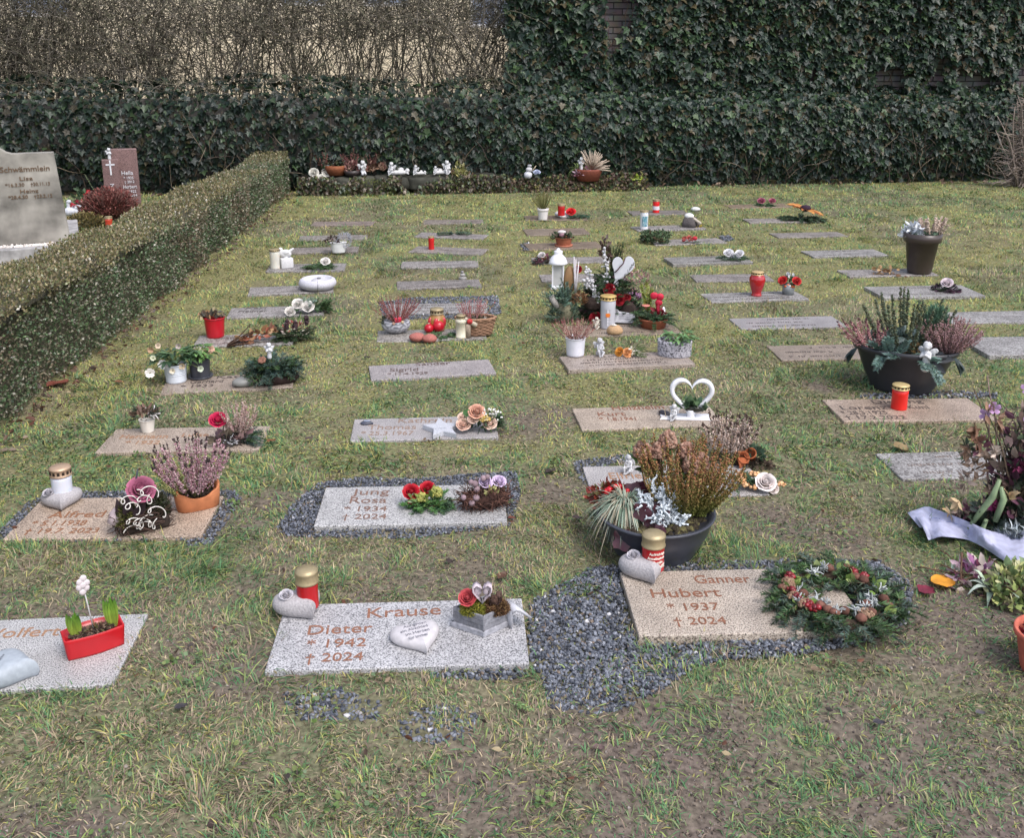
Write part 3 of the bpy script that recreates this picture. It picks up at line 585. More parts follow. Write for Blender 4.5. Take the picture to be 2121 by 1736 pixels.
# ------------------------------------------------------------------ low box hedge on the left
d2 = (HB1-HB0); HL = d2.length; hd = d2.normalized(); hnv = Vector((-hd.y, hd.x, 0)); HW = .46
hed = bpy.data.objects.new('box_hedge', None); COL.objects.link(hed); props(hed, 'long low clipped box hedge with bronze yellow top at the left of the lawn', 'hedge')
S0 = -2.4
def hprof(s, q):
    """point on hedge skin; q 0..1 runs up the near side, over the top and down the far side"""
    w = HW; h = HH*(1-.17*np.clip(s/HL, 0, 1))*(1+.04*np.sin(s*1.7)+.03*np.sin(s*4.1)); per = h+w+h; r = q*per
    v = np.where(r < h, 0, np.where(r < h+w, r-h, w)); z = np.where(r < h, r, np.where(r < h+w, h, h-(r-h-w)))
    nv = np.where(r < h, -1., np.where(r < h+w, 0, 1.)); nz = np.where((r >= h) & (r < h+w), 1., 0)
    e = .05; near = np.clip(1-np.abs(r-h)/e, 0, 1)+np.clip(1-np.abs(r-h-w)/e, 0, 1); z = z-near*.02; v = v+np.where(nz > 0, 0, .0)
    bul = .07*(fbm(s, r, 2.2, 33)-.5)*2
    v = v+nv*bul-.02*np.where(r < h, (1-z/h)*-1.2, 0); z = z+nz*bul*.6; return v, z, nv, nz
def hpt(s, v, z): return np.stack([HB0.x+hd.x*s+hnv.x*v, HB0.y+hd.y*s+hnv.y*v, z], -1)
mb = MB(); ss = np.arange(S0, HL+.01, .12); qs = np.linspace(0, 1, 26); A, B = np.meshgrid(ss, qs, indexing='ij'); v, z, nv, nz = hprof(A, B)
v = v-nv*.05; z = np.maximum(z-nz*.05, -.02); V = hpt(A, v, z).reshape(-1, 3); idx = np.arange(A.size).reshape(A.shape)
F = np.stack([idx[:-1, :-1], idx[1:, :-1], idx[1:, 1:], idx[:-1, 1:]], -1).reshape(-1, 4); F = [tuple(f) for f in F]+[tuple(idx[-1, :]), tuple(idx[0, ::-1])]
mb.add(V, F, (.07, .066, .045)); link('inner_wood', mb, M_soil, hed)
n = 120000; s = S0+(HL-S0+.02)*rng.random(n)**1.35; q = rng.random(n)*.86; v, z, nv, nz = hprof(s, q)
dep = rng.random(n)**2*.05; v = v-nv*dep+rng.normal(0, .010, n); z = z-nz*dep+rng.normal(0, .010, n)+nz*.015; endf = rng.random(n) < .03
s = np.where(endf, HL+rng.normal(.0, .02, n), s); v = np.where(endf, rng.random(n)*HW, v); z = np.where(endf, rng.random(n)*HH, z)
P = hpt(s, v, z); N = np.outer(nv, np.array(hnv))+np.outer(nz, [0, 0, 1.]); D = unit(N*.7+rng.normal(size=(n, 3))*.7+np.array([0, 0, .5]))
top = sstep(.80, .90, z/HH+.12*(rng.random(n)-.5)); pt = fbm(s, z*2, 1.6, 44)
gcol = pick([(.08, .13, .06), (.12, .18, .085), (.065, .11, .055), (.16, .15, .10), (.21, .19, .14)], n, .35); brn = pick([(.22, .18, .12), (.17, .13, .09)], n, .3)
gcol = np.where((rng.random(n) < sstep(.5, .66, pt)*.55)[:, None], brn, gcol)
tcol = pick([(.20, .175, .075), (.14, .15, .06), (.24, .19, .10), (.10, .12, .05), (.26, .21, .13), (.17, .14, .08)], n, .35)
C = gcol*(1-top[:, None])+tcol*top[:, None]; shine = rng.random(n) < .03; C[shine] = (.42, .40, .34)
lf = MB(); scatter(lf, SLEAF, P, basis(D), (.019*rng.uniform(.6, 1.2, n)*(1+.12*np.maximum(s, 0)/3))[:, None]*np.array([1.4, 1, 1]), C); link('foliage', lf, M_gleaf, hed, False)
tw = MB(); m = 1500; s = S0+(HL-S0)*rng.random(m)**1.3; q = rng.random(m)*.6; v, z, nv, nz = hprof(s, q); P = hpt(s, v, z)
for i in range(m):
    dd = unit(np.array(hnv)*nv[i]*.6+np.array([0, 0, .9])+rng.normal(size=3)*.3); tube(tw, [P[i]-dd*.05, P[i]+dd*random.uniform(.005, .03)], [.0016, .0008], jit((.14, .11, .08), .3), 3, False)
link('twig', tw, M_wood, hed)

# soil strip with litter under the hedge
# ------------------------------------------------------------------ brick wall, ivy, bare twig hedge, house behind
sL = -12.5; sR = 9.0
def brickmat():
    m, t, b = nmat('old_brick'); N = t.nodes.new; L = t.links.new; tc = N('ShaderNodeTexCoord'); mp = N('ShaderNodeMapping'); mp.inputs['Rotation'].default_value = (PI/2, 0, 0)
    L(tc.outputs['Object'], mp.inputs[0]); br = N('ShaderNodeTexBrick'); L(mp.outputs[0], br.inputs['Vector'])
    br.inputs['Color1'].default_value = (.17, .145, .14, 1); br.inputs['Color2'].default_value = (.27, .25, .25, 1); br.inputs['Mortar'].default_value = (.05, .045, .045, 1)
    br.inputs['Scale'].default_value = 1; br.inputs['Brick Width'].default_value = .25; br.inputs['Row Height'].default_value = .082; br.inputs['Mortar Size'].default_value = .008
    no = N('ShaderNodeTexNoise'); no.inputs['Scale'].default_value = 9; no.inputs['Detail'].default_value = 6; L(tc.outputs['Object'], no.inputs['Vector'])
    mx = N('ShaderNodeMix'); mx.data_type = 'RGBA'; mx.blend_type = 'MULTIPLY'; mx.inputs[0].default_value = .7; L(br.outputs[0], mx.inputs[6]); L(no.outputs['Color'], mx.inputs[7]); L(mx.outputs[2], b.inputs['Base Color'])
    b.inputs['Roughness'].default_value = .9; bp = N('ShaderNodeBump'); bp.inputs['Distance'].default_value = .01; L(br.outputs['Fac'], bp.inputs['Height']); bp.invert = True; L(bp.outputs[0], b.inputs['Normal']); return m
wall0 = -2.05      # the tall wall starts here and runs right
sW = (at_y(1060, 100, 14.2)-WALL_A).dot(wd)
mb = MB(); box(mb, ((sR-sW)/2, 0, 1.75), (sR-sW, .3, 3.5), 0, (.5, .5, .5)); 
bw = link('brick_wall', mb, brickmat(), None, False); bw.location = wallp(sW, .75); bw.rotation_euler = (0, 0, math.atan2(wd.y, wd.x)); props(bw, 'tall old brick wall almost hidden by ivy', 'wall')
mb = MB(); box(mb, ((sW-sL)/2, 0, .6), (sW-sL-.05, .35, 1.2), 0, (.10, .095, .09), .02)
bw2 = link('low_wall', mb, M_brick2, None, False); bw2.location = wallp(sL, .62); bw2.rotation_euler = (0, 0, math.atan2(wd.y, wd.x)); props(bw2, 'low stone wall buried in ivy below the bare hedge', 'wall')
def ivy(name, lab, cat, n, fn, size, cols, stems=None):
    root = bpy.data.objects.new(name, None); COL.objects.link(root); props(root, lab, cat)
    P, N = fn(n); n = len(P); hang = np.array([0, 0, -1.])
    D = unit(hang*1.0+N*.55+rng.normal(size=(n, 3))*.38); roll = N+rng.normal(size=(n, 3))*.38+np.array([0, 0, .45]); 
    X = unit(np.cross(D, roll)); Z = np.cross(X, D); B = np.stack([X, D, Z], 2)
    mb = MB(); scatter(mb, IVY, P, B, size*rng.uniform(.38, 1.25, n)**1.2, pick(cols, n, .4)*(1 if stems is not bstems else np.clip(.62+.4*sstep(sW-5, sW+2, wcoord(P[:, :2])[0]), 0, 1)[:, None])); link('leaves', mb, M_ivy, root, False)  # bank leaves darken leftwards: twig shadow painted into the leaf colour
    if stems:
        mb = MB(); stems(mb); link('stems', mb, M_wood, root)
    return root
IC = [(.012, .028, .016), (.019, .042, .021), (.008, .018, .012), (.028, .056, .024), (.014, .03, .022), (.02, .034, .028), (.012, .028, .016), (.05, .085, .035), (.06, .05, .025)]
def bank(n):
    s = rng.uniform(sL, sR, n); z = rng.random(n)**.95*1.5; cl_ = fbm(s, z, 1.1, 71)
    left = sstep(sW+1.0, sW-1.5, s); H = 1.36+.16*(fbm(s, s*0, .9, 12)-.5)*2+.10*left-.10*sstep(2, 5, s); z = z*H/1.5
    t = z/H; off = .10-.24*np.sin(np.clip(t, 0, 1)*PI*.85)+.50*sstep(.78, 1.0, t); off += .16*(fbm(s, z, 2.1, 81)-.5)+.10*(fbm(s, z, 6, 85)-.5)+.07*rng.random(n)
    off += np.where(s > 3.5, .05*(s-3.5), 0)
    P = np.stack([WALL_A.x+wd.x*s+wn.x*off, WALL_A.y+wd.y*s+wn.y*off, z+.02], 1); k = rng.random(n) < .35+1.3*cl_*sstep(0, .25, t)+.1
    k &= ~((s < sW+.0) & (rng.random(n) < .35*left))
    up = sstep(.7, .95, t)[:, None]; N = -np.array(wn)*(1-.7*up)+np.array([0, 0, 1.])*(.25+.8*up); return P[k], unit(N[k])
def bstems(mb):
    for k in range(420):
        s = random.uniform(sL, sR); z = random.uniform(0, .35); p = np.array(wallp(s, .02+.1*random.random(), z)); P = [p]
        d = np.array([random.gauss(0, .4), 0, 1]); off = -.03
        for i in range(6):
            d = d+np.array([random.gauss(0, .45), 0, random.gauss(0, .25)]); d = unit(d); p = p+np.array(wd)*d[0]*.14+np.array([0, 0, d[2]*.14])+np.array(wn)*(-.055 if i < 3 else .03)*random.random()*1.5; P.append(p)
        tube(mb, P, np.linspace(.0065, .003, 7), jit(random.choice([(.13, .10, .07), (.20, .16, .12), (.08, .06, .05)]), .3), 4, False)
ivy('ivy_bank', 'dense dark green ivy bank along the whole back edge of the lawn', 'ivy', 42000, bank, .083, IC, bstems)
HOLES = [(1245, 22, .26, .45), (1235, 75, .14, .3), (1800, 165, .30, .34), (1985, 165, .42, .18), (1900, 150, .10, .3), (2100, 150, .3, .3), (1640, 140, .08, .18), (1850, 20, .1, .1)]
HP = []
for x, y, a, b in HOLES:
    q = at_y(x, y, 14.9); HP.append(((q-WALL_A).dot(wd), q.z, a, b))
def upper(n):
    s = rng.uniform(sW-.15, sR, n); z = rng.uniform(1.15, 3.3, n); off = .58-.28*fbm(s, z, 1.3, 101)-.16*fbm(s, z, 5, 105)+.06*rng.random(n)
    off -= .18*sstep(sW+.5, sW, s)
    P = np.stack([WALL_A.x+wd.x*s+wn.x*off, WALL_A.y+wd.y*s+wn.y*off, z], 1); g = np.zeros(n)
    for a, b, c, d in HP: g = np.maximum(g, 1-.9*np.hypot((s-a)/c, (z-b)/d)**1.5)
    k = (rng.random(n) < .45+1.1*fbm(s, z, 1.4, 111)-.1*(s > 4)) & (rng.random(n) > g*1.6); return P[k], unit(-np.array(wn)+np.array([0, 0, .3])+rng.normal(size=(k.sum(), 3))*.1)
def ustems(mb):
    for k in range(160):
        s = random.uniform(sW, sR); z = random.uniform(1.3, 2.6); p = np.array(wallp(s, .5, z)); P = [p]
        for i in range(7): p = p+np.array(wd)*random.gauss(0, .05)+np.array([0, 0, .12])-np.array(wn)*.03*random.random()*(i % 3); P.append(p)
        tube(mb, P, np.linspace(.006, .003, 8), jit((.12, .08, .06), .4), 4, False)
ivy('wall_ivy', 'large leaved ivy climbing over the tall brick wall at the upper right', 'ivy', 26000, upper, .098, IC, ustems)
mb = MB(); n = 420; a_ = rng.uniform(sL+2, sR, n); P = np.array([wallp(s, random.uniform(-.22, .0), random.uniform(.0, .04)) for s in a_])
scatter(mb, LEAF, P, basis(rnddir(n)*np.array([1, 1, .4])), rng.uniform(.04, .09, n), pick([(.10, .06, .04), (.14, .09, .06), (.07, .045, .035), (.20, .14, .10)], n, .3)); props(link('dead_leaves', mb, M_leaf), 'brown dead leaves gathered along the foot of the ivy', 'leaf litter', None, 'stuff')
mb = MB(); n = 800; a_ = rng.random(n)**1.2*(HL+1)-1; P = np.array([HB0+hd*s+hnv*random.gauss(-.03, .07)+Vector((0, 0, random.uniform(.0, .03))) for s in a_])
scatter(mb, LEAF, P, basis(rnddir(n)*np.array([1, 1, .5])), rng.uniform(.02, .05, n), pick([(.12, .08, .055), (.20, .15, .11), (.07, .05, .04), (.10, .045, .03)], n, .3)); props(link('dead_leaves', mb, M_leaf), 'brown dead leaves gathered at the foot of the clipped hedge', 'leaf litter', None, 'stuff')
mb = MB(); n = 5200; sa = (at(930, 398)-WALL_A).dot(wd); sb = (at(1330, 388)-WALL_A).dot(wd); a_ = rng.uniform(sa, sb, n); of = rng.uniform(-.38, .0, n); zt_ = .20*(1-np.abs(of+.18)/.24)*(.5+fbm(a_, of, 3, 7)); P = np.stack([WALL_A.x+wd.x*a_+wn.x*of, WALL_A.y+wd.y*a_+wn.y*of, np.maximum(.01, zt_*rng.random(n)**.4)], 1)
scatter(mb, IVY, P, basis(np.array([0, -.5, -.5])+rng.normal(size=(n, 3))*.6), rng.uniform(.02, .05, n), pick([(.06, .07, .035), (.10, .07, .05), (.14, .10, .07), (.05, .08, .035), (.16, .15, .05), (.08, .05, .04)], n, .35)); props(link('ground_cover', mb, M_leaf), 'low brownish creeper growing along the foot of the ivy in the middle', 'ground cover', None, 'stuff')
# bare twig hedge
th = bpy.data.objects.new('bare_hedge', None); COL.objects.link(th); props(th, 'tall leafless twiggy hedge above the low ivy wall, upper left', 'hedge')
mb = MB(); mf = MB(); TWC = [(.14, .12, .095), (.10, .095, .07), (.19, .17, .145), (.09, .078, .062), (.13, .125, .085)]
wda = np.array(wd); wna = np.array(wn)
def crook(p, d, L, n, k, curl=.0):
    P = [p]; d = unit(d)
    for i in range(n): d = unit(d+rng.normal(0, k, 3)+curl*np.array([0, 0, 1.])); p = p+d*L/n; P.append(p)
    return P
for k in range(560):
    s = random.uniform(sL, sW+.2); o = random.uniform(.75, 1.6); p = np.array(wallp(s, o, .9)); P = crook(p, np.array([random.gauss(0, .28), 0, 1]), random.uniform(1.5, 2.6), 9, .16)
    tube(mb, P, np.linspace(.013, .004, 10)*random.uniform(.5, 1.1), jit(random.choice(TWC), .3), 4, False)
    for j in range(6):
        q = random.choice(P[2:]); P2 = crook(np.array(q), wda*random.gauss(0, .9)+np.array([0, 0, .6])-wna*random.uniform(-.3, .6), random.uniform(.3, .8), 5, .3); tube(mb, P2, np.linspace(.0045, .002, 6), jit(random.choice(TWC), .3), 3, False)
link('branch', mb, M_wood, th)
vn_ = lambda q: float(vnoise(np.array([q]), np.array([0.]))[0])
sA = (at_y(380, 100, 14.2)-WALL_A).dot(wd)
for k in range(30000):
    s = random.uniform(sL, sW+.25); z = random.uniform(1.3, 3.1); o = random.uniform(.45, 1.5)
    dens = (1.0 if z > 1.7 else .8) if s < sA else (.20+.2*vn_(s*1.3) if z < 1.95 else .95)
    if z < 1.45: dens *= .75
    if random.random() > dens: continue
    p = np.array(wallp(s, o, z)); d = wda*random.gauss(0, 1)+np.array([0, 0, random.gauss(.35, .5)])-wna*random.uniform(-.3, .5)
    tube(mf, crook(p, d, random.uniform(.12, .42), 4, .38), np.linspace(.0042, .0022, 5), jit(random.choice(TWC), .35), 3, False)
for k in range(900):      # thin twigs hanging over the ivy below
    s = random.uniform(sL, sW+.1); p = np.array(wallp(s, random.uniform(.0, .5), random.uniform(1.1, 1.5))); tube(mf, crook(p, wda*random.gauss(0, 1)+np.array([0, 0, random.gauss(.1, .5)])-wna*.4, random.uniform(.2, .6), 5, .3), np.linspace(.0035, .0018, 6), jit(random.choice(TWC), .35), 3, False)
link('twig', mf, M_wood, th)
# house behind the hedge
hb = bpy.data.objects.new('house', None); COL.objects.link(hb); hb.location = wallp(-7, 5.0); hb.rotation_euler = (0, 0, math.atan2(wd.y, wd.x)); props(hb, 'cream rendered house showing through the bare hedge', 'house')
m_cream = paint('cream_render', .9, .2, 3, .08, .1)
mb = MB(); wx = []; 
def winx(px_): return (at_y(px_, 40, 19.5)-wallp(-7, 5.0)).dot(wd)
wins = [(winx(1015), .95, 2.25), (winx(800), .8, 2.6), (winx(640), .8, 2.6), (winx(150), 1.0, 2.4)]
wins = sorted(wins); x0 = -11.; zt = 5.6
for cx_, w_, zb in wins:
    box(mb, ((x0+cx_-w_/2)/2, .15, zt/2), (cx_-w_/2-x0, .3, zt), 0, (.74, .64, .47)); box(mb, (cx_, .15, zb/2), (w_, .3, zb), 0, (.74, .64, .47)); box(mb, (cx_, .15, (zb+1.3+zt)/2), (w_, .3, zt-zb-1.3), 0, (.74, .64, .47)); x0 = cx_+w_/2
box(mb, ((x0+9)/2, .15, zt/2), (9-x0, .3, zt), 0, (.74, .64, .47)); box(mb, (-1, 2.5, zt/2), (19.9, 4.3, zt-.1), 0, (.3, .28, .25)); link('wall', mb, m_cream, hb, False)
for cx_, w_, zb in wins:
    f = MB()
    for dx, dz, sx_, sz_ in ((-w_/2+.03, .65, .06, 1.3), (w_/2-.03, .65, .06, 1.3), (0, .03, w_-.12, .06), (0, 1.27, w_-.12, .06), (0, .65, .05, 1.18)): box(f, (cx_+dx, .12, zb+dz), (sx_, .08, sz_), 0, (.6, .6, .6))
    fo = link('window', f, M_plastic, hb, False); g = MB(); box(g, (cx_, .15, zb+.65), (w_-.12, .02, 1.18), 0, (.22, .25, .32)); link('pane', g, M_glass, fo, False)
mb = MB(); mb.add([(-11.4, -.5, zt), (9.4, -.5, zt), (9.4, 2.5, zt+2), (-11.4, 2.5, zt+2), (-11.4, 5.5, zt), (9.4, 5.5, zt), (-11.4, -.5, zt-.12), (9.4, -.5, zt-.12), (-11.4, 5.5, zt-.12), (9.4, 5.5, zt-.12)], [(0, 1, 2, 3), (3, 2, 5, 4), (6, 7, 1, 0), (4, 5, 9, 8), (0, 3, 4, 8, 6), (1, 7, 9, 5, 2), (6, 8, 9, 7)], (.18, .08, .06)); link('roof', mb, M_terra, hb, False)

# ------------------------------------------------------------------ headstones at the left
t = TH('headstone', 'weathered grey upright headstone with bronze letters reading Schwämmlein', 'headstone', 35, 508, z=.10)
u = t.u; W0 = 255*u; H0 = 187*u; t.o.location.x += .0
def sx(px_): return (px_-35)*u
outl = [(-92, 0), (100, 0), (88, 186), (15, 187), (4, 190), (-8, 199), (-22, 203), (-60, 204), (-74, 199), (-86, 190), (-97, 187), (-172, 186), (-186, 0)]
outl = [(-165, 0), (103, 0), (89, 187), (12, 187), (2, 190), (-8, 197), (-20, 203), (-34, 206), (-58, 206), (-72, 201), (-82, 192), (-93, 187), (-155, 187)]
O = np.array(outl)*u; n = len(O); dpt = .14; bv = .012; cen = O.mean(0)
V = np.concatenate([np.c_[cen[0]+(O[:, 0]-cen[0])*.985, np.full(n, 0), cen[1]+(O[:, 1]-cen[1])*.985], np.c_[O[:, 0], np.full(n, bv), O[:, 1]], np.c_[O[:, 0], np.full(n, dpt), O[:, 1]]])
F = [(i*n+j, i*n+(j+1) % n, (i+1)*n+(j+1) % n, (i+1)*n+j) for i in range(2) for j in range(n)]+[tuple(range(n)), tuple(2*n+j for j in range(n-1, -1, -1))]
mb = MB(); mb.add(V, F, (.24, .225, .20)); stm = paint('old_limestone', .85, .25, 4, .6, .4); hs_ = t.part('stone', mb, stm, smooth=False); hs_.rotation_euler = (0, 0, R(-1))
mb = MB()
def vtext(mb, s, x0, x1, zb, h, u, col, y=-.006, bold=.0, shear=0, d=.008, x_off=0):
    text(mb, s, col, lambda V: np.stack([(x0+(x1-x0)*V[:, 0])*u, y+d*(1-V[:, 2]), (zb+h*V[:, 1])*u], 1), bold, shear)
bz = (.12, .075, .045)
for s, x0, x1, y, h in (('Schwämmlein', 6, 103, 357, 11), ('Lisa', 42, 68, 375, 8), ('*16.3.30', 13, 50, 387, 7), ('†30.11.13', 62, 100, 387, 7), ('Heinz', 40, 76, 401, 8), ('*28.4.30', 16, 54, 412, 7), ('†23.2.12', 66, 102, 412, 7)):
    vtext(mb, s, (x0-35)*.95+13, (x1-35)*.95+13, 508-y, h, u, bz, bold=.01)
for a in range(8): box(mb, ((-33+4*math.cos(a*.8))*u, -.01, (182+5*math.sin(a*.8))*u), (4*u, .012, 4*u), a, bz)
tube(mb, [(-36*u, -.01, 165*u), (-33*u, -.012, 172*u), (-33*u, -.01, 182*u)], 1.3*u, bz, 5)
t.part('lettering', mb, M_let, hs_, smooth=False)
# grave bed: kerb with pale gravel
kb = MB(); pk = at(70, 549, 0); bed = bpy.data.objects.new('grave_bed', None); COL.objects.link(bed); bed.location = (pk.x-.4, pk.y, 0); bed.rotation_euler = (0, 0, t.rz+R(-3)); props(bed, 'grave bed of white gravel with a grey stone kerb before the grey headstone', 'grave bed')
box(kb, (0, .06, .06), (1.5, .12, .12), 0, (.30, .29, .29), .008); box(kb, (.69, .86, .06), (.12, 1.46, .12), 0, (.30, .29, .29), .008); box(kb, (-.69, .86, .06), (.12, 1.46, .12), 0, (.30, .29, .29), .008); link('kerb', kb, M_brick2, bed, False)
g = MB(); n = 9000; P = np.c_[rng.uniform(-.63, .63, n), rng.uniform(.12, 1.4, n), rng.uniform(.085, .105, n)]; V_, F_ = ico(1); scatter(g, (V_, F_), P, basis(rnddir(n)), rng.uniform(.006, .013, n)[:, None]*np.array([1, 1.2, .8]), pick([(.66, .60, .56), (.5, .45, .42), (.75, .70, .66)], n, .15)); w = link('white_gravel', g, M_peb, bed, False); w['kind'] = 'stuff'
mb = MB(); box(mb, (0, .75, .04), (1.26, 1.3, .08), 0, (.3, .27, .25)); link('bed_soil', mb, M_soil, bed, False)
# red granite stone of two slabs
t = TH('red_headstone', 'reddish two part headstone with a white cross, reading Hella and Herbert', 'headstone', 262, 447, z=0.02); u = t.u
mb = MB(); box(mb, ((268-262)*u, .10, 68*u), (50*u, .12, 137*u), 0, (1, 1, 1), .006); a_ = t.part('tall_panel', mb, G_red, smooth=False)
mb = MB(); box(mb, ((240-262)*u, .03, 58*u), (31*u, .12, 118*u), 0, (1.1, 1.05, 1.05), .006); b_ = t.part('short_panel', mb, G_red, smooth=False)
wt = (.75, .75, .78); mb = MB(); yf = .03-.06-.004
box(mb, ((240-262)*u, yf, 101*u), (3*u, .006, 30*u), 0, wt); box(mb, ((240-262)*u, yf, 107*u), (17*u, .006, 3*u), 0, wt)
for i, c in enumerate('Zei'): vtext(mb, c, 236-262, 244-262, 60-i*13, 8, u, wt, y=yf-.004)
t.part('cross', mb, M_chalk, b_, smooth=False)
mb = MB(); yf = .10-.06-.008
for s, x0, x1, y, h in (('Hella', 254, 276, 362, 8), ('* 1925', 257, 276, 371, 5), ('† 2012', 258, 277, 379, 5), ('Herbert', 255, 281, 390, 7), ('* 1922', 259, 279, 399, 5), ('† 2014', 260, 280, 407, 5)): vtext(mb, s, x0-256, x1-256, 446-y, h, u, wt, y=yf)
t.part('lettering', mb, M_chalk, a_, smooth=False)
# ------------------------------------------------------------------ kits for grave goods
def fused(parts, vox, col, noise=0):
    """one continuous figure: overlapping ellipsoids and tapered limbs fused by voxel remesh"""
    mb = MB()
    for p in parts:
        if p[0] == 'e': blob(mb, p[1], p[2], sub=3)
        else:
            a, b, r1, r2 = np.array(p[1], float), np.array(p[2], float), p[3], p[4]; k = 7
            for i in range(k): q = i/(k-1); blob(mb, a+(b-a)*q, r1+(r2-r1)*q, sub=2)
    me = mb.mesh('f'); o = bpy.data.objects.new('f', me); COL.objects.link(o); m = o.modifiers.new('r', 'REMESH'); m.mode = 'VOXEL'; m.voxel_size = vox
    s = o.modifiers.new('s', 'SMOOTH'); s.factor = .5; s.iterations = 2
    dg = bpy.context.evaluated_depsgraph_get(); ev = o.evaluated_get(dg).to_mesh()
    V = np.array([v.co[:] for v in ev.vertices]); F = [tuple(p.vertices) for p in ev.polygons]; o.evaluated_get(dg).to_mesh_clear()
    bpy.data.objects.remove(o); bpy.data.meshes.remove(me); out = MB(); out.add(V, F, col); return out
def cherub_parts(H, pose='sit', wing=True):
    h = H; P = []
    hd = (0, -.03*h, .82*h)
    P += [('e', hd, (.125*h, .125*h, .14*h)), ('e', (0, -.15*h, .805*h), .022*h), ('e', (-.045*h, -.135*h, .78*h), .03*h), ('e', (.045*h, -.135*h, .78*h), .03*h), ('e', (.13*h, -.02*h, .80*h), .025*h), ('e', (-.13*h, -.02*h, .80*h), .025*h)]
    for k in range(16):
        a = k*2.4; z = .1+.9*((k*7) % 16)/16; P.append(('e', (hd[0]+.115*h*math.cos(a)*math.sqrt(1-z*z*.8), hd[1]+.03*h+.11*h*math.sin(a)*math.sqrt(1-z*z*.8), hd[2]+.13*h*z), .042*h))
    P += [('c', (0, 0, .66*h), (0, 0, .72*h), .06*h, .055*h), ('c', (0, 0, .34*h), (0, -.01*h, .58*h), .13*h, .11*h), ('e', (0, -.05*h, .40*h), (.11*h, .1*h, .11*h))]
    if pose == 'sit':
        P += [('c', (-.08*h, -.02*h, .24*h), (-.13*h, -.26*h, .30*h), .095*h, .07*h), ('c', (-.13*h, -.26*h, .30*h), (-.08*h, -.28*h, .06*h), .065*h, .045*h), ('c', (-.08*h, -.28*h, .045*h), (-.09*h, -.37*h, .035*h), .045*h, .03*h),
              ('c', (.08*h, -.02*h, .24*h), (.15*h, -.24*h, .22*h), .095*h, .07*h), ('c', (.15*h, -.24*h, .22*h), (.03*h, -.33*h, .10*h), .06*h, .045*h), ('c', (.03*h, -.33*h, .09*h), (-.01*h, -.39*h, .06*h), .04*h, .03*h),
              ('c', (-.13*h, -.02*h, .58*h), (-.16*h, -.17*h, .42*h), .055*h, .045*h), ('c', (-.16*h, -.17*h, .42*h), (-.06*h, -.19*h, .62*h), .042*h, .035*h), ('e', (-.045*h, -.18*h, .66*h), .045*h),
              ('c', (.13*h, -.02*h, .58*h), (.18*h, -.16*h, .42*h), .055*h, .045*h), ('c', (.18*h, -.16*h, .42*h), (.02*h, -.24*h, .40*h), .042*h, .035*h), ('e', (0, -.25*h, .40*h), .04*h), ('e', (0, .02*h, .14*h), (.19*h, .17*h, .14*h))]
    elif pose == 'kneel':
        P += [('c', (-.07*h, 0, .28*h), (-.09*h, -.18*h, .09*h), .10*h, .07*h), ('c', (-.09*h, -.18*h, .07*h), (-.09*h, .12*h, .05*h), .06*h, .045*h), ('c', (.07*h, 0, .28*h), (.10*h, -.20*h, .12*h), .10*h, .07*h), ('c', (.10*h, -.2*h, .09*h), (.09*h, .1*h, .05*h), .06*h, .045*h),
              ('c', (-.13*h, -.02*h, .58*h), (-.15*h, -.18*h, .50*h), .055*h, .045*h), ('c', (-.15*h, -.18*h, .5*h), (0, -.22*h, .66*h), .042*h, .035*h), ('c', (.13*h, -.02*h, .58*h), (.15*h, -.18*h, .5*h), .055*h, .045*h), ('c', (.15*h, -.18*h, .5*h), (.01*h, -.22*h, .66*h), .042*h, .035*h)]
    else:
        P += [('c', (0, 0, .40*h), (0, 0, .06*h), .12*h, .15*h), ('c', (-.12*h, -.02*h, .58*h), (-.15*h, -.15*h, .46*h), .05*h, .045*h), ('c', (-.15*h, -.15*h, .46*h), (0, -.19*h, .54*h), .04*h, .035*h), ('c', (.12*h, -.02*h, .58*h), (.15*h, -.15*h, .46*h), .05*h, .045*h), ('c', (.15*h, -.15*h, .46*h), (0, -.19*h, .56*h), .04*h, .035*h)]
    if wing:
        for s in (-1, 1): P += [('e', (s*.14*h, .12*h, .60*h), (.10*h, .035*h, .13*h)), ('e', (s*.23*h, .15*h, .66*h), (.10*h, .03*h, .10*h)), ('e', (s*.19*h, .14*h, .47*h), (.06*h, .025*h, .12*h))]
    return P
def cherub(label, x, y, H, z=SZ, rz=0, pose='sit', wing=True, group=None, col=(.62, .62, .64), u_at=None, p=None, name='cherub_figurine'):
    u = upx(p) if p is not None else U(x, y, z); h = H*u; return solo(name, label, 'figurine', x, y, fused(cherub_parts(h, pose, wing), h/46, col), M_chalk, z, rz, group, p=p)
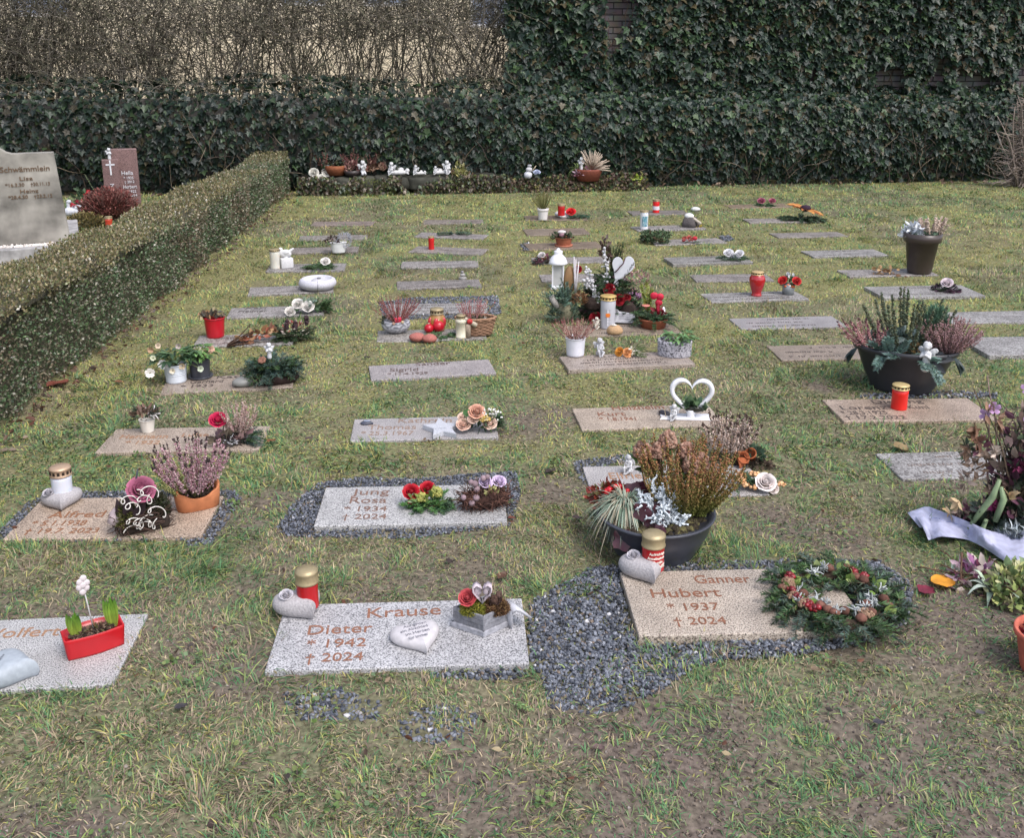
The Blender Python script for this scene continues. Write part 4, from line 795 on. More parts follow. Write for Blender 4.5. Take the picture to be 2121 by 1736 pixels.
def candle(label, x, y, w, h, col, lid=(.36, .29, .17), z=SZ, lidh=.17, group='grave candles with brass lids', wrapc=None, prof=None, band=True, dome=True, flame=False, words=(), pict=None, p=None, mat=None):
    t = TH('grave_candle', label, 'candle', x, y, z, 0, group, p=p); u = t.u; r = w*u/2; H = h*u*1.03; b = MB(); lh = H*lidh
    pr = prof(r, H-lh) if prof else [(0, 0), (r*.88, 0), (r*.93, H*.015), (r*.92, H*.05), (r*.90, H*.3), (r*.91, H*.6), (r*.93, H*.8), (r*.86, H-lh)]
    lathe(b, pr, col=col, seg=32); tube_ = t.part('tube', b, mat or M_wax); l = MB(); z0 = H-lh*1.05; rr = pr[-1][0]*1.08 if prof else r
    lathe(l, [(rr*.9, z0), (rr, z0+lh*.02), (rr, z0+lh*.12), (rr*.95, z0+lh*.18), (rr*.95, z0+lh*.72), (rr*1.0, z0+lh*.78), (rr*.97, z0+lh*.9), (rr*.8, z0+lh*1.0), (rr*.78, z0+lh*(1.02 if dome else .95)), (0, z0+lh*1.05)], col=lid, seg=32)
    lo = t.part('lid', l, M_gold)
    if band:
        k = MB(); m = 14
        for i in range(m):
            a = 2*PI*i/m; box(k, (rr*.955*math.cos(a), rr*.955*math.sin(a), z0+lh*.45), (rr*.03, rr*.24, lh*.34), a, (.03, .02, .015), rr*.008)
        t.part('vent_band', k, M_matte, lo)
    if flame:
        f = MB(); blob(f, (0, -r*.80, H*.80), (w*u*.09, w*u*.06, w*u*.16), (1, .45, .05), 2); m, tt, bb = nmat('flame'); bb.inputs['Base Color'].default_value = (1, .4, .05, 1); bb.inputs['Emission Color'].default_value = (1, .42, .06, 1); bb.inputs['Emission Strength'].default_value = 2.0; t.part('flame', f, m)
    if words:
        tx = MB()
        for s, a0, a1, zz, hh in words:
            def pl(V, a0=a0, a1=a1, zz=zz, hh=hh): a = a0+(a1-a0)*V[:, 0]; rad = r*.915+.0012*V[:, 2]; return np.stack([rad*np.sin(a), -rad*np.cos(a), H*(zz+hh*V[:, 1])], 1)
            text(tx, s, (.75, .70, .62), pl, .025)
        t.part('lettering', tx, M_let, smooth=False)
    if pict: pict(t, r, H)
    return t
def heart_holder(label, x, y, w, rz, col=(.36, .34, .35), rx=-.25, ry=.12, z=SZ, hh=.40, group='grey stone heart candle holders with a rose'):
    t = TH('heart_holder', label, 'candle holder', x, y, z, rz, group); W_ = w*t.u; b = MB()
    pillow(b, heart2d(), W_*hh, col, sc=(W_, W_*1.12), rings=((.5, -.02), (.74, .04), (.90, .14), (.98, .30), (1, .45), (.98, .6), (.92, .74), (.82, .85), (.68, .93), (.5, .98), (.25, 1.0), (0, 1.0))); t.part('heart', b, M_cast)
    r = MB(); rose(r, (W_*rx, W_*ry, W_*hh*.94), W_*.13, (.50, .48, .52), (-.2, -.3, 1))
    for a in (0, 2.1, 4.2): scatter(r, LEAF, [(W_*rx, W_*ry, W_*hh*.97)], basis([(math.cos(a), math.sin(a), .1)], (0, 0, 1)), [W_*.17], (.45, .43, .46))
    t.part('rose_relief', r, M_cast); return t, W_
LG = 'grave candles with brass lids'
DEC = 'planted arrangements and bouquets laid on the slabs'
FIRC = (.045, .085, .035); FIRB = (.05, .085, .07)

# ---- front left slab: red trough, heart stone
t = TH('planter_trough', 'red glazed wedge shaped trough with hyacinth shoots at the left front', 'planter', 197, 1345, z=SZ, rz=R(8)); u = t.u
def wedge(w, d0, d1, n=12):      # straight left end, curved right end and back
    P = [(-w/2, -d0/2)]; 
    for i in range(n+1): q = i/n; P.append((-w/2+w*q, -d0/2-.10*w*math.sin(PI*q)*.6-(d1-d0)*0*q))
    P += [(w/2, d1*.5)]
    for i in range(n+1): q = 1-i/n; P.append((-w/2+w*q, d1*.5+.10*w*math.sin(PI*q)))
    return np.array(P[1:])
def vessel(mb, out, H, col, wall=.06, flare=1.1, n=6):
    m = len(out); V = []; c = out.mean(0)
    rings = [(.9, 0), (1, .0)]+[(1+(flare-1)*q, H*q) for q in np.linspace(.1, 1, n)]+[(flare*(1-wall*.3), H*1.0+H*.01), (flare*(1-wall), H*.98), (flare*(1-wall)*.98, H*.80), (0.001, H*.8)]
    for s, z in rings: V.append(np.c_[c+(out-c)*s, np.full(m, z)])
    F = [(i*m+j, i*m+(j+1) % m, (i+1)*m+(j+1) % m, (i+1)*m+j) for i in range(len(rings)-1) for j in range(m)]+[tuple(range(m-1, -1, -1))]; mb.add(np.concatenate(V), F, col)
b = MB(); vessel(b, wedge(108*u, 30*u, 56*u), 46*u, (.42, .008, .014), .07, 1.08); t.part('trough', b, M_ceram)
b = MB(); mound(b, (0, 6*u, 38*u), (44*u, 15*u, 9*u), 500, 12*u, [(.10, .06, .045), (.16, .10, .07), (.20, .14, .10), (.06, .04, .03)], SLEAF, .1); mound(b, (0, 6*u, 30*u), (44*u, 15*u, 12*u), 200, 9*u, [(.05, .035, .03)], OCT, 0); t.part('bark_mulch', b, M_matte)
for x0, lean, hgt in ((-30, -.2, 60), (42, .1, 78)):
    b = MB()
    for k in range(7):
        a = k*.9; dx = (-11+22*(k/6)) if k < 5 else random.uniform(-5, 5); tp = np.array([x0+dx*1.45, 5-3*(k % 3), 38+hgt*random.uniform(.78, 1)])*u; bs = np.array([x0+dx*.35, 5-2*(k % 2), 34])*u; m = (tp+bs)/2+np.array([dx*.35*u, 0, 4*u])
        T_ = np.linspace(0, 1, 8); Pc = np.outer((1-T_)**2, bs)+np.outer(2*T_*(1-T_), m)+np.outer(T_**2, tp); ww = (np.sin(PI*np.clip(T_*.75+.22, 0, 1)))*6.5*u; ww[-1] = .1*u; sd = np.array([1, -.4+.3*k/6, 0])
        V = np.stack([Pc-sd*ww[:, None], Pc+np.array([0, 2.2*u, 0]), Pc+sd*ww[:, None]], 1).reshape(-1, 3); F = [(i*3+j, i*3+j+1, i*3+j+4, i*3+j+3) for i in range(7) for j in (0, 1)]
        cc = np.outer(1-T_, (.30, .36, .06))+np.outer(T_, (.10, .27, .03)); b.add(V, F, np.repeat(cc*random.uniform(.75, 1.1), 3, 0))
    t.part('hyacinth_shoot', b, M_gleaf)
b = MB(); ribbons(b, (8*u, 5*u, 36*u), 18*u, 1, 26, 46*u, 3*u, [(.14, .14, .05), (.25, .10, .05), (.08, .10, .03)], .6); t.part('wilted_leaves', b, M_leaf)
b = MB(); tube(b, [(2*u, 3*u, 40*u), (-2*u, 2*u, 80*u), (-7*u, 0, 128*u)], 1.5*u, (.40, .38, .38), 6); pk_ = t.part('flower_pick', b, M_plastic); b = MB()
for k in range(6): a = k*PI/3+.3; blob(b, ((-9+7.5*math.cos(a)*.95)*u, 0, (150+(13 if k in (1, 4) else 9.5)*math.sin(a)*1.15)*u), (7.2*u, 3*u, 8*u), (.72, .64, .66), 2)
blob(b, (-9*u, -1*u, 150*u), (7*u, 3.4*u, 8*u), (.72, .64, .66), 2); t.part('pick_flower', b, M_chalk, pk_)
t = TH('heart_stone', 'pale blue grey heart stone cut off by the left edge of the picture', 'heart stone', 28, 1402, rz=R(62)); b = MB(); pillow(b, heart2d(), 44*t.u, (.38, .42, .47), sc=(112*t.u, 124*t.u)); t.part('stone', b, M_chalk)
b = MB(); text(b, 'danke', (.12, .12, .14), lambda V: np.stack([(-14+26*V[:, 0])*t.u, (18+5*V[:, 1])*t.u, 45.2*t.u+V[:, 2]*.0003-0*V[:, 0]], 1)); t.part('inscription', b, M_let, smooth=False)

# ---- Krause slab
Z1 = .02
t, W_ = heart_holder('grey heart candle holder with a carved rose at the corner of the Krause slab', 625, 1268, 106, R(26), z=Z1)
candle('red grave candle with a plain brass lid in the heart holder on the Krause slab', 638, 1256, 48, 84, (.40, .006, .01), z=Z1+.018, lidh=.34, band=False)
t = TH('heart_stone', 'white heart stone with grey writing lying flat on the Krause slab', 'heart stone', 866, 1331, z=Z1, rz=R(19)); b = MB(); q = t.u; pillow(b, heart2d(), 25*q, (.60, .57, .59), sc=(110*q, 122*q)); t.part('stone', b, M_chalk)
b = MB()
for s, x0, x1, yy, h in (('Auf Erden', -24, 28, 24, 9), ('ein Abschied', -34, 26, 10, 9), ('im Herzen', -27, 24, -5, 9), ('für immer', -26, 16, -20, 9)):
    text(b, s, (.16, .16, .19), lambda V: np.stack([(x0+(x1-x0)*V[:, 0])*q, (yy+h*V[:, 1])*q, np.full(len(V), 25.5*q)+V[:, 2]*.0006-((x0+(x1-x0)*V[:, 0])**2+(yy+h*V[:, 1])**2)*q*.0009], 1), 0, .25 if s[0] == 'A' else 0)
t.part('inscription', b, M_let, smooth=False)
t = TH('house_planter', 'silver grey wooden house shaped planter with moss and felt flowers on the Krause slab', 'planter', 1003, 1302, z=Z1, rz=R(0)); u = t.u; b = MB(); wc = (.40, .39, .42)
A_ = np.array([(-8, -24), (62, 22), (18, 66), (-66, 14)])*u; A_ = np.array([(-2, -30), (56, 14), (10, 58), (-66, 10)])*u
def wallseg(mb, p, q, h0, h1, th, col): p = np.array(p); q = np.array(q); c = (p+q)/2; d = q-p; L = np.hypot(*d); box(mb, (c[0], c[1], (h0+h1)/2), (L+th, th, h1-h0), math.atan2(d[1], d[0]), col, th*.2)
for i in range(4):
    p, q_ = A_[i], A_[(i+1) % 4]; wallseg(b, p, q_, 0, 12*u, 7*u, (.30, .30, .33))
t.part('rim', b, M_wood, smooth=False); b = MB(); c_ = A_.mean(0)
for i in range(4):
    p, q_ = c_+(A_[i]-c_)*.93, c_+(A_[(i+1) % 4]-c_)*.93
    for j in range(3): wallseg(b, p, q_, (12+j*11.3)*u, (22.8+j*11.3)*u, (4.5+.4*(j % 2))*u, jit((.19, .19, .21), .2))
t.part('plank_wall', b, M_wood, smooth=False)
b = MB(); T_ = [(58, -6, 0), (58, -6, 32), (60, -6, 42), (66, -6, 47), (76, -6, 45), (98, -6, 27)]
for k, (dy0) in enumerate((0,)):
    P = np.array(T_)*u; n = len(P); wv = np.array([-22, 40, 0])*u; thv = np.array([0, 0, 5*u])
    V = np.concatenate([P, P+wv, P+wv-thv+np.array([-3*u, 0, 0]), P-thv+np.array([-3*u, 0, 0])]); F = [(g*n+i, g*n+i+1, ((g+1) % 4)*n+i+1, ((g+1) % 4)*n+i) for g in range(4) for i in range(n-1)]+[(0, n, 2*n, 3*n), (n-1, 4*n-1, 3*n-1, 2*n-1)]
    b.add(V, F, (.45, .45, .49))
t.part('roof_strip', b, M_plastic)
b = MB(); mound(b, (-22*u, 6*u, 38*u), (30*u, 26*u, 26*u), 2600, 7*u, [(.26, .25, .04), (.34, .32, .06), (.16, .18, .03)], NEED, .3, wid=3); t.part('moss', b, M_leaf)
b = MB(); mound(b, (22*u, 10*u, 36*u), (32*u, 26*u, 24*u), 1800, 9*u, [(.16, .08, .04), (.24, .15, .07), (.09, .05, .03)], NEED, .3, wid=3); t.part('dry_moss', b, M_leaf)
b = MB(); rose(b, (-34*u, 2*u, 68*u), 18*u, (.42, .06, .07), (-.1, -.8, .9)); t.part('felt_rose', b, M_petal)
b = MB(); hh_ = heart2d(30)
for s in (-1, 1):
    P = [(s*1*u, 0, 64*u), (s*10*u, 0, 74*u), (s*20*u, 0, 88*u), (s*20*u, 0, 98*u), (s*12*u, 0, 103*u), (s*4*u, 0, 98*u), (s*1*u, 0, 88*u)]; P = np.array(P); wv = np.array([0, 9*u, 0]); n = len(P)
    V = np.concatenate([P-wv, P+wv, P*np.array([.86, 1, 1])+np.array([0, 0, -1.5*u])+wv*.9, P*np.array([.86, 1, 1])+np.array([0, 0, -1.5*u])-wv*.9]); F = [(g*n+i, g*n+i+1, ((g+1) % 4)*n+i+1, ((g+1) % 4)*n+i) for g in range(4) for i in range(n-1)]; V[:, 0] += -4*u; b.add(V, F, (.46, .39, .43))
blob(b, (-13*u, 2*u, 88*u), (9*u, 5*u, 13*u), (.50, .43, .47), 2); blob(b, (5*u, 2*u, 88*u), (9*u, 5*u, 13*u), (.50, .43, .47), 2); tube(b, [(-4*u, 0, 50*u), (-4*u, 0, 68*u)], 1.2*u, (.2, .2, .2), 5); t.part('felt_heart', b, M_matte)
b = MB()
for k in range(14): a = np.array([random.uniform(10, 34), random.uniform(-4, 20), 50])*u; tube(b, crook(a, np.array([random.uniform(-.2, .8), random.uniform(-.5, .5), 1]), random.uniform(20, 44)*u, 5, .2), np.linspace(1.6, .6, 6)*u, (.06, .035, .03), 4)
blob(b, (20*u, 0, 66*u), (9*u, 8*u, 10*u), (.07, .04, .03), 3, .15, fr=5); blob(b, (30*u, 4*u, 74*u), (7*u, 7*u, 8*u), (.10, .06, .05), 3, .15, fr=5); t.part('cone_and_twigs', b, M_wood)

# ---- Hubert slab
Z2 = .028
heart_holder('grey heart candle holder with a carved rose at the corner of the Hubert slab', 1336, 1193, 102, R(24), z=Z2, rx=-.2, ry=.16)
candle('red grave candle printed with white words in the heart holder by the large bowl', 1351, 1178, 50, 80, (.40, .008, .012), z=Z2+.018, lidh=.34, band=False,
       words=[('Aufrichtige', -.35, 1.25, .50, .062), ('Anteilnahme', -.5, 1.25, .385, .062), ('Familie', .05, 1.0, .27, .068), ('PLUSCHKE', -.45, 1.35, .135, .09)])
def wreath(label, x, y, z, Rx, Ry, H, seed, cols, name='wreath', group=None, extra=None, nl=14, ns=120, L=46):
    random.seed(seed); t = TH(name, label, 'wreath', x, y, z, 0, group); u = t.u; b = MB()
    lathe(b, [(Rx*.66*u, 2*u), (Rx*.76*u, H*.22*u), (Rx*.66*u, H*.45*u), (Rx*.54*u, H*.25*u), (Rx*.60*u, 2*u)], sy=Ry/Rx, col=(.05, .035, .025), seg=36, cap=False); t.part('straw_ring', b, M_wood); b = MB()
    for k in range(ns):
        a = random.uniform(0, 2*PI); r = random.uniform(.5, .85); p = (Rx*r*math.cos(a)*u, Ry*r*math.sin(a)*u, H*random.uniform(.1, .6)*u)
        if k % 6 == 0: p = (p[0]*.55, p[1]*.55, p[2]*.4)
        ta = a+random.choice((.5, .2, 0, .9, 1.5, -.3, 2.6)); fir(b, p, (math.cos(ta), math.sin(ta)*Ry/Rx, random.uniform(-.2, .7)), L*random.uniform(.6, 1.15)*u, nl*u, random.choice(cols), None, .5, .4)
    t.part('greenery', b, M_need, smooth=False)
    if extra: extra(t, u)
    return t
def ex1(t, u):
    Rx, Ry = 118*u, 118*u
    def P(a, r=.75, z=26): return (Rx*r*math.cos(R(a)), Ry*r*math.sin(R(a)), z*u)
    b = MB()
    for a in (165, 175, 200, 225, 245, 60, 75, 95, 115, 20, 330, 180, 150, 40): mound(b, P(a, random.uniform(.6, .95), 22), (16*u, 16*u, 14*u), 5, 24*u, [(.25, .33, .10), (.30, .36, .14), (.18, .28, .07)], LEAF, .3, wid=1.5)
    t.part('variegated_leaves', b, M_gleaf); b = MB()
    for a in (168, 172, 205, 222, 238, 243, 250, 70, 55): mound(b, P(a, .8, 30), (11*u, 11*u, 11*u), 9, 5.5*u, [(.20, .01, .015), (.14, .008, .012)], BALL, 0, wid=1)
    t.part('red_berries', b, M_ceram); b = MB()
    for a, r in ((62, .7), (50, .72), (80, .9), (250, .62), (262, .7), (272, .75), (285, .66), (300, .9), (318, .8), (210, .6), (195, .9), (330, .6), (345, .9), (0, .8), (100, .8)):
        c = P(a, r, 30); b = MB(); blob(b, c, (11*u, 10*u, 9*u), jit((.13, .06, .045), .3), 2, .12, fr=4); t.part('cone', b, M_wood)
    b = MB()
    for a in (205, 225, 240, 255, 275, 300, 320, 335, 350, 110, 130, 20): 
        c = np.array(P(a, random.uniform(.5, .8), 32)); D = rnddir(16, .4); 
        for d in D: tube(b, crook(c, d, random.uniform(8, 24)*u, 3, .5), np.linspace(2.2, 1.0, 4)*u, jit((.36, .38, .38), .25), 4)
    t.part('grey_lichen', b, M_matte); b = MB()
    for a in (215, 235, 195, 180, 310): mound(b, P(a, .8, 28), (15*u, 15*u, 12*u), 60, 3.6*u, [(.26, .17, .11), (.20, .12, .08)], BALL, 0)
    t.part('dried_buds', b, M_matte)
wreath('big evergreen advent wreath with cones, red berries and grey lichen on the Hubert slab', 1727, 1250, Z2, 148, 156, 54, 3, [FIRC, (.06, .11, .04), (.035, .06, .03), (.07, .10, .08)], extra=ex1, nl=18, ns=330, L=50)

# ---- big bowl
t = TH('plant_bowl', 'large anthracite bowl of rusty heather, grass and silver leaf behind the Hubert slab', 'planter', 1354, 1138, z=.0); u = t.u; b = MB()
BR = 120*u; BHt = 90*u
lathe(b, [(0, 0), (BR*.66, 0), (BR*.70, BHt*.04), (BR*.70, BHt*.08), (BR*.80, BHt*.3), (BR*.92, BHt*.62), (BR*.97, BHt*.90), (BR*1.0, BHt*.93), (BR*1.02, BHt*.98), (BR*1.0, BHt), (BR*.94, BHt*.985), (BR*.90, BHt*.86), (0, BHt*.84)], col=(.045, .048, .062), seg=64); t.part('bowl', b, M_plastic)
b = MB(); mound(b, (0, 0, BHt*.8), (BR*.85, BR*.85, BHt*.16), 900, 9*u, [(.035, .028, .02), (.06, .05, .03), (.10, .09, .04)], OCT, .1); t.part('potting_soil', b, M_soil)
def at2(dx, dy, dz=0): return np.array([dx*u, dy*u, BHt*.86+dz*u])
ms, mf = MB(), MB(); heather(ms, mf, at2(58, 22), 84*u, 172*u, 125, [(.27, .11, .05), (.34, .15, .07), (.24, .19, .06), (.26, .14, .06)], None, dens=64, fr=.036, start=.12, stem=(.12, .13, .03), wide=.45)
C_ = mf.C; z_ = np.concatenate(mf.V)[:, 2]; k0 = 0
for i in range(len(mf.V)):
    zz = (mf.V[i][:, 2:3]-BHt*.86)/(172*u); g = np.clip(1.15-zz*1.7, 0, 1); mf.C[i] = mf.C[i]*(1-g)+np.array([.13, .15, .03])*g
hs2 = t.part('rusty_heather', ms, M_wood); t.part('heather_needles', mf, M_leaf, hs2)
b = MB(); st = MB()
for dx, dy, dz in ((-32, 60, 120), (20, 72, 142), (2, 66, 118), (58, 74, 118), (88, 66, 100), (112, 50, 78), (70, 50, 100), (-12, 70, 90)):
    c = at2(dx, dy, dz); tube(st, crook(at2(dx*.5, dy*.6), c-at2(dx*.5, dy*.6), np.linalg.norm(c-at2(dx*.5, dy*.6)), 5, .05), 1.6*u, (.14, .09, .04), 5)
    mound(b, c-np.array([0, 0, 16*u]), (20*u, 20*u, 32*u), 330, 4.2*u, [(.30, .17, .125), (.24, .125, .09), (.36, .23, .17)], BALL, 0, fill=.6)
    mound(st, c-np.array([0, 0, 24*u]), (24*u, 24*u, 10*u), 9, 24*u, [(.07, .12, .04), (.05, .09, .03)], LEAF, .2)
sk = t.part('skimmia_leaves', st, M_gleaf); t.part('skimmia_buds', b, M_petal, sk)
b = MB(); ribbons(b, at2(-62, -10, 18), 22*u, 1, 620, 112*u, 3.6*u, [(.26, .32, .25), (.18, .25, .18), (.36, .39, .31), (.40, .34, .25)], 1.25); t.part('striped_grass', b, M_leaf)
b = MB()
for k in range(18):
    c = at2(random.uniform(-34, 50), random.uniform(-78, -20), random.uniform(5, 58)); base = at2(8, -40, 0)
    if k < 4: c = at2(random.uniform(-5, 14), random.uniform(-40, -20), random.uniform(60, 84))
    d = unit(c-base+np.array([0, 0, .3*u])); cur = crook(base, c-base, np.linalg.norm(c-base), 5, .1); tube(b, cur, np.linspace(2.4, 1.4, 6)*u, (.42, .45, .47), 4)
    for P_ in cur[2:]:
        for q in range(6):
            dd = unit(rng.normal(size=3)+d*.5); e = P_+dd*random.uniform(9, 18)*u; tube(b, [P_, (P_+e)/2+rng.normal(size=3)*2*u, e], [2.3*u, 3.0*u, 1.8*u], jit((.55, .60, .64), .15), 4)
            for w_ in range(2): e2 = e+unit(rng.normal(size=3)+dd)*6*u; tube(b, [e, e2], [2.2*u, 1.5*u], jit((.58, .62, .66), .12), 4)
t.part('silver_leaf', b, M_matte)
b = MB()
for dx, dy, dz, L in ((-26, -62, 34, 34), (-46, 8, 44, 36), (-14, 10, 44, 34), (-60, -96, -12, 40), (-6, -70, 14, 34), (10, -56, 34, 30), (-22, -88, -20, 22), (-30, 22, 46, 30), (10, -84, 8, 22), (-14, -40, 44, 30)):
    c = at2(dx, dy, dz); n = 16; a = np.linspace(0, 2*PI, n, endpoint=False); rr = L*.55*u*(1+.16*np.cos(5*a)+.06*np.cos(13*a)); M3 = np.array(Vector((random.uniform(-.4, .4), -1, random.uniform(.2, .9))).to_track_quat('Z', 'Y').to_matrix())
    V = np.concatenate([[(0, 0, -.1*L*u)], np.stack([rr*np.cos(a), rr*np.sin(a), .08*L*u*np.cos(5*a)], 1)]) @ M3.T+c; b.add(V, [(0, i+1, (i+1) % n+1) for i in range(n)], np.concatenate([[(.05, .012, .02)], jit((.07, .018, .028), .25, n)]))
t.part('purple_leaves', b, M_gleaf)
b = MB(); mound(b, at2(-95, 28, 10), (50*u, 44*u, 46*u), 230, 18*u, [(.22, .03, .02), (.16, .05, .03), (.10, .09, .04), (.30, .05, .03)], LEAF, .3, fill=.4); wg = t.part('red_leaved_plant', b, M_gleaf)
b = MB(); mound(b, at2(-80, 8, 26), (34*u, 26*u, 30*u), 12, 7*u, [(.55, .01, .02)], BALL, 0); t.part('berries', b, M_ceram, wg)
b = MB(); mound(b, at2(-104, -8, -10), (34*u, 44*u, 26*u), 170, 12*u, [(.07, .12, .07), (.10, .15, .09), (.05, .09, .05)], LEAF, .2, fill=.4); t.part('small_leaved_plant', b, M_gleaf)

# ---- cherub and arrangement on the Elfriede slab
cherub('white cherub sitting with folded legs on the slab reading Elfriede', 1302, 980, 44, rz=R(-25))
t = TH('pot_arrangement', 'pale heather with tiny terracotta pots and bark behind the right end of the Elfriede slab', 'arrangement', 1520, 958, rz=0, group=DEC); u = t.u
ms, mf = MB(), MB(); heather(ms, mf, (-13*u, 10*u, 14*u), 46*u, 100*u, 60, [(.62, .48, .42), (.52, .38, .32), (.70, .58, .52), (.40, .28, .22)], (.08, .05, .04), dens=60, fr=.05, start=.18, wide=.5); a_ = t.part('heather_stems', ms, M_wood); t.part('heather_flowers', mf, M_petal, a_)
b = MB(); mound(b, (-12*u, 10*u, 4*u), (34*u, 20*u, 30*u), 260, 8*u, [(.025, .02, .015), (.05, .04, .03)], SLEAF, .3); mound(b, (34*u, -6*u, 0), (46*u, 20*u, 14*u), 200, 14*u, [(.10, .07, .05), (.06, .045, .035)], SLEAF, .1); t.part('bark_bed', b, M_matte)
b = MB()
for dx, dy, rx_, rz_ in ((10, -16, R(60), .5), (36, -8, R(40), -.4), (26, -22, R(100), -1.2)): lathe(b, [(0, 0), (7*u, 0), (10.5*u, 17*u), (12.5*u, 17*u), (13*u, 22*u), (11.5*u, 22*u), (9*u, 6*u), (0, 5*u)], (dx*u, (dy+8)*u, 12*u), (.34, .10, .04), 20, tilt=(rx_, 0, rz_))
t.part('tiny_pots', b, M_terra); b = MB(); mound(b, (34*u, 6*u, 14*u), (30*u, 22*u, 24*u), 60, 13*u, [(.05, .09, .06), (.08, .13, .08), (.03, .06, .04)], IVY, .3); t.part('ivy_sprig', b, M_gleaf)
t = TH('rose_spray', 'spray of white artificial rose, fir and orange berries lying right of the Elfriede slab', 'bouquet', 1556, 1012, z=.02, group=DEC); u = t.u; b = MB()
for k in range(22): fir(b, (random.uniform(-36, 20)*u, random.uniform(-5, 30)*u, 8*u), (random.uniform(-1, 1), random.uniform(-.6, .8), random.uniform(0, .5)), 38*u, 12*u, random.choice([FIRC, (.03, .07, .035)]), None, .5, .3)
t.part('fir_twigs', b, M_need, smooth=False); b = MB(); rose(b, (27*u, 2*u, 12*u), 21*u, (.78, .70, .68), (.1, -.6, .8)); rose(b, (42*u, 0, 6*u), 12*u, (.74, .64, .60), (.6, -.8, .3)); t.part('white_rose', b, M_petal); b = MB()
for c in ((-20, 0, 14), (-12, -8, 8), (4, -8, 5), (60, 6, 10), (8, 34, 16), (0, 40, 12), (-24, 10, 20)): mound(b, np.array(c)*u, (9*u, 8*u, 8*u), 10, 4.2*u, [(.52, .27, .12), (.62, .36, .18)], BALL, 0)
t.part('orange_berries', b, M_ceram)

# ---- Alfred slab
heart_holder('rounded grey heart candle holder with a carved rose on the Alfred slab', 128, 1046, 84, R(-4), rx=-.27, ry=.05, hh=.34)
candle('milky white grave candle with a dark banded brass lid on the Alfred slab', 131, 1032, 44, 70, (.62, .64, .72), lid=(.46, .32, .22), z=SZ+.018, lidh=.27)
t = TH('moss_arrangement', 'dark twiggy moss cushion with a mauve rose and curling white wire on the Alfred slab', 'arrangement', 297, 1098, rz=R(6), group=DEC); u = t.u; b = MB()
box(b, (4*u, 10*u, 15*u), (96*u, 52*u, 30*u), 0, (.03, .022, .018), 8*u)
for k in range(170):
    a = random.uniform(0, 2*PI); p = np.array([54*math.cos(a)*u*random.uniform(.8, 1), (10+30*math.sin(a))*u, random.uniform(3, 40)*u]); tube(b, crook(p, np.array([-math.sin(a), math.cos(a), random.uniform(-.2, .3)]), random.uniform(20, 50)*u, 5, .2), .9*u, jit((.075, .045, .035), .4), 3)
t.part('twig_nest', b, M_wood); b = MB(); mound(b, (-30*u, 6*u, 20*u), (24*u, 26*u, 56*u), 1300, 8*u, [(.10, .10, .03), (.14, .13, .04), (.05, .06, .02)], NEED, .2, wid=3); mound(b, (28*u, 10*u, 28*u), (32*u, 26*u, 48*u), 1300, 9*u, [(.035, .05, .02), (.06, .06, .03), (.03, .03, .02)], NEED, .2, wid=3); t.part('moss', b, M_leaf)
b = MB(); rose(b, (2*u, 4*u, 84*u), 27*u, (.34, .10, .17), (.05, -.8, .8), 1.05); t.part('mauve_rose', b, M_petal); b = MB()
for c, d, L in (((-26, -6, 30), (-.05, -.2, 1), 62), ((-14, -8, 24), (.3, -.2, 1), 66), ((-40, 0, 30), (-.1, 0, 1), 50)): scatter(b, LEAF, [np.array(c)*u], basis([d], (0, -1, .2)), [(L*.75*u, L*u, L*u)], (.035, .022, .028))
t.part('dark_pods', b, M_gleaf); b = MB()
for k in range(9):
    p = np.array([random.uniform(-30, 30), -24, random.uniform(20, 100)]); P = []; ph = random.random()*6; w0 = random.uniform(22, 44)
    for i in range(26): q = i/25; P.append((p+np.array([(q-.5)*w0+9*math.sin(q*9+ph), 3*math.cos(q*7+ph), 9*math.cos(q*9+ph)+10*math.sin(q*3+ph)]))*u)
    tube(b, P, 1.15*u, (.66, .62, .58), 5)
t.part('curly_wire', b, M_plastic); b = MB(); lathe(b, [(0, 0), (14*u, 3*u), (17*u, 20*u), (10*u, 45*u), (4*u, 60*u)], (-56*u, 14*u, 18*u), (.62, .50, .52), 18, tilt=(0, .5, 0)); tube(b, [(-10*u, 14*u, 80*u), (2*u, 14*u, 130*u)], [3*u, 1.6*u], (.04, .05, .06), 6); t.part('ribbon', b, M_petal)
t = TH('terracotta_planter', 'orange terracotta planter with a scooped rim and tall pink heather on the Alfred slab', 'planter', 410, 1050, rz=R(10)); u = t.u; b = MB(); o_ = np.array([(46*math.copysign(abs(math.cos(a))**.7, math.cos(a)), 25*math.copysign(abs(math.sin(a))**.7, math.sin(a))) for a in np.linspace(0, 2*PI, 40, endpoint=False)])*u
m = 40; V = []; th_ = np.linspace(0, 2*PI, m, endpoint=False); dip = (.78+.22*np.cos(2*th_)**2*np.sign(np.cos(2*th_)+.2))
for s, z in ((.86, 0), (.92, .03), (.98, .5), (1.0, 1.0), (.97, 1.04), (.88, 1.02), (.84, .7), (.01, .7)): V.append(np.c_[o_*s, z*50*u*(dip if z > .6 else 1)*np.ones(m)])
b.add(np.concatenate(V), [(i*m+j, i*m+(j+1) % m, (i+1)*m+(j+1) % m, (i+1)*m+j) for i in range(7) for j in range(m)], (.46, .17, .075)); t.part('pot', b, M_terra)
ms, mf = MB(), MB(); heather(ms, mf, (-2*u, 2*u, 32*u), 64*u, 132*u, 46, [(.44, .24, .29), (.52, .32, .36), (.34, .16, .20), (.58, .42, .42)], (.05, .03, .035), dens=80, fr=.038, start=.15, wide=.4); a_ = t.part('heather_stems', ms, M_wood); t.part('heather_flowers', mf, M_petal, a_)
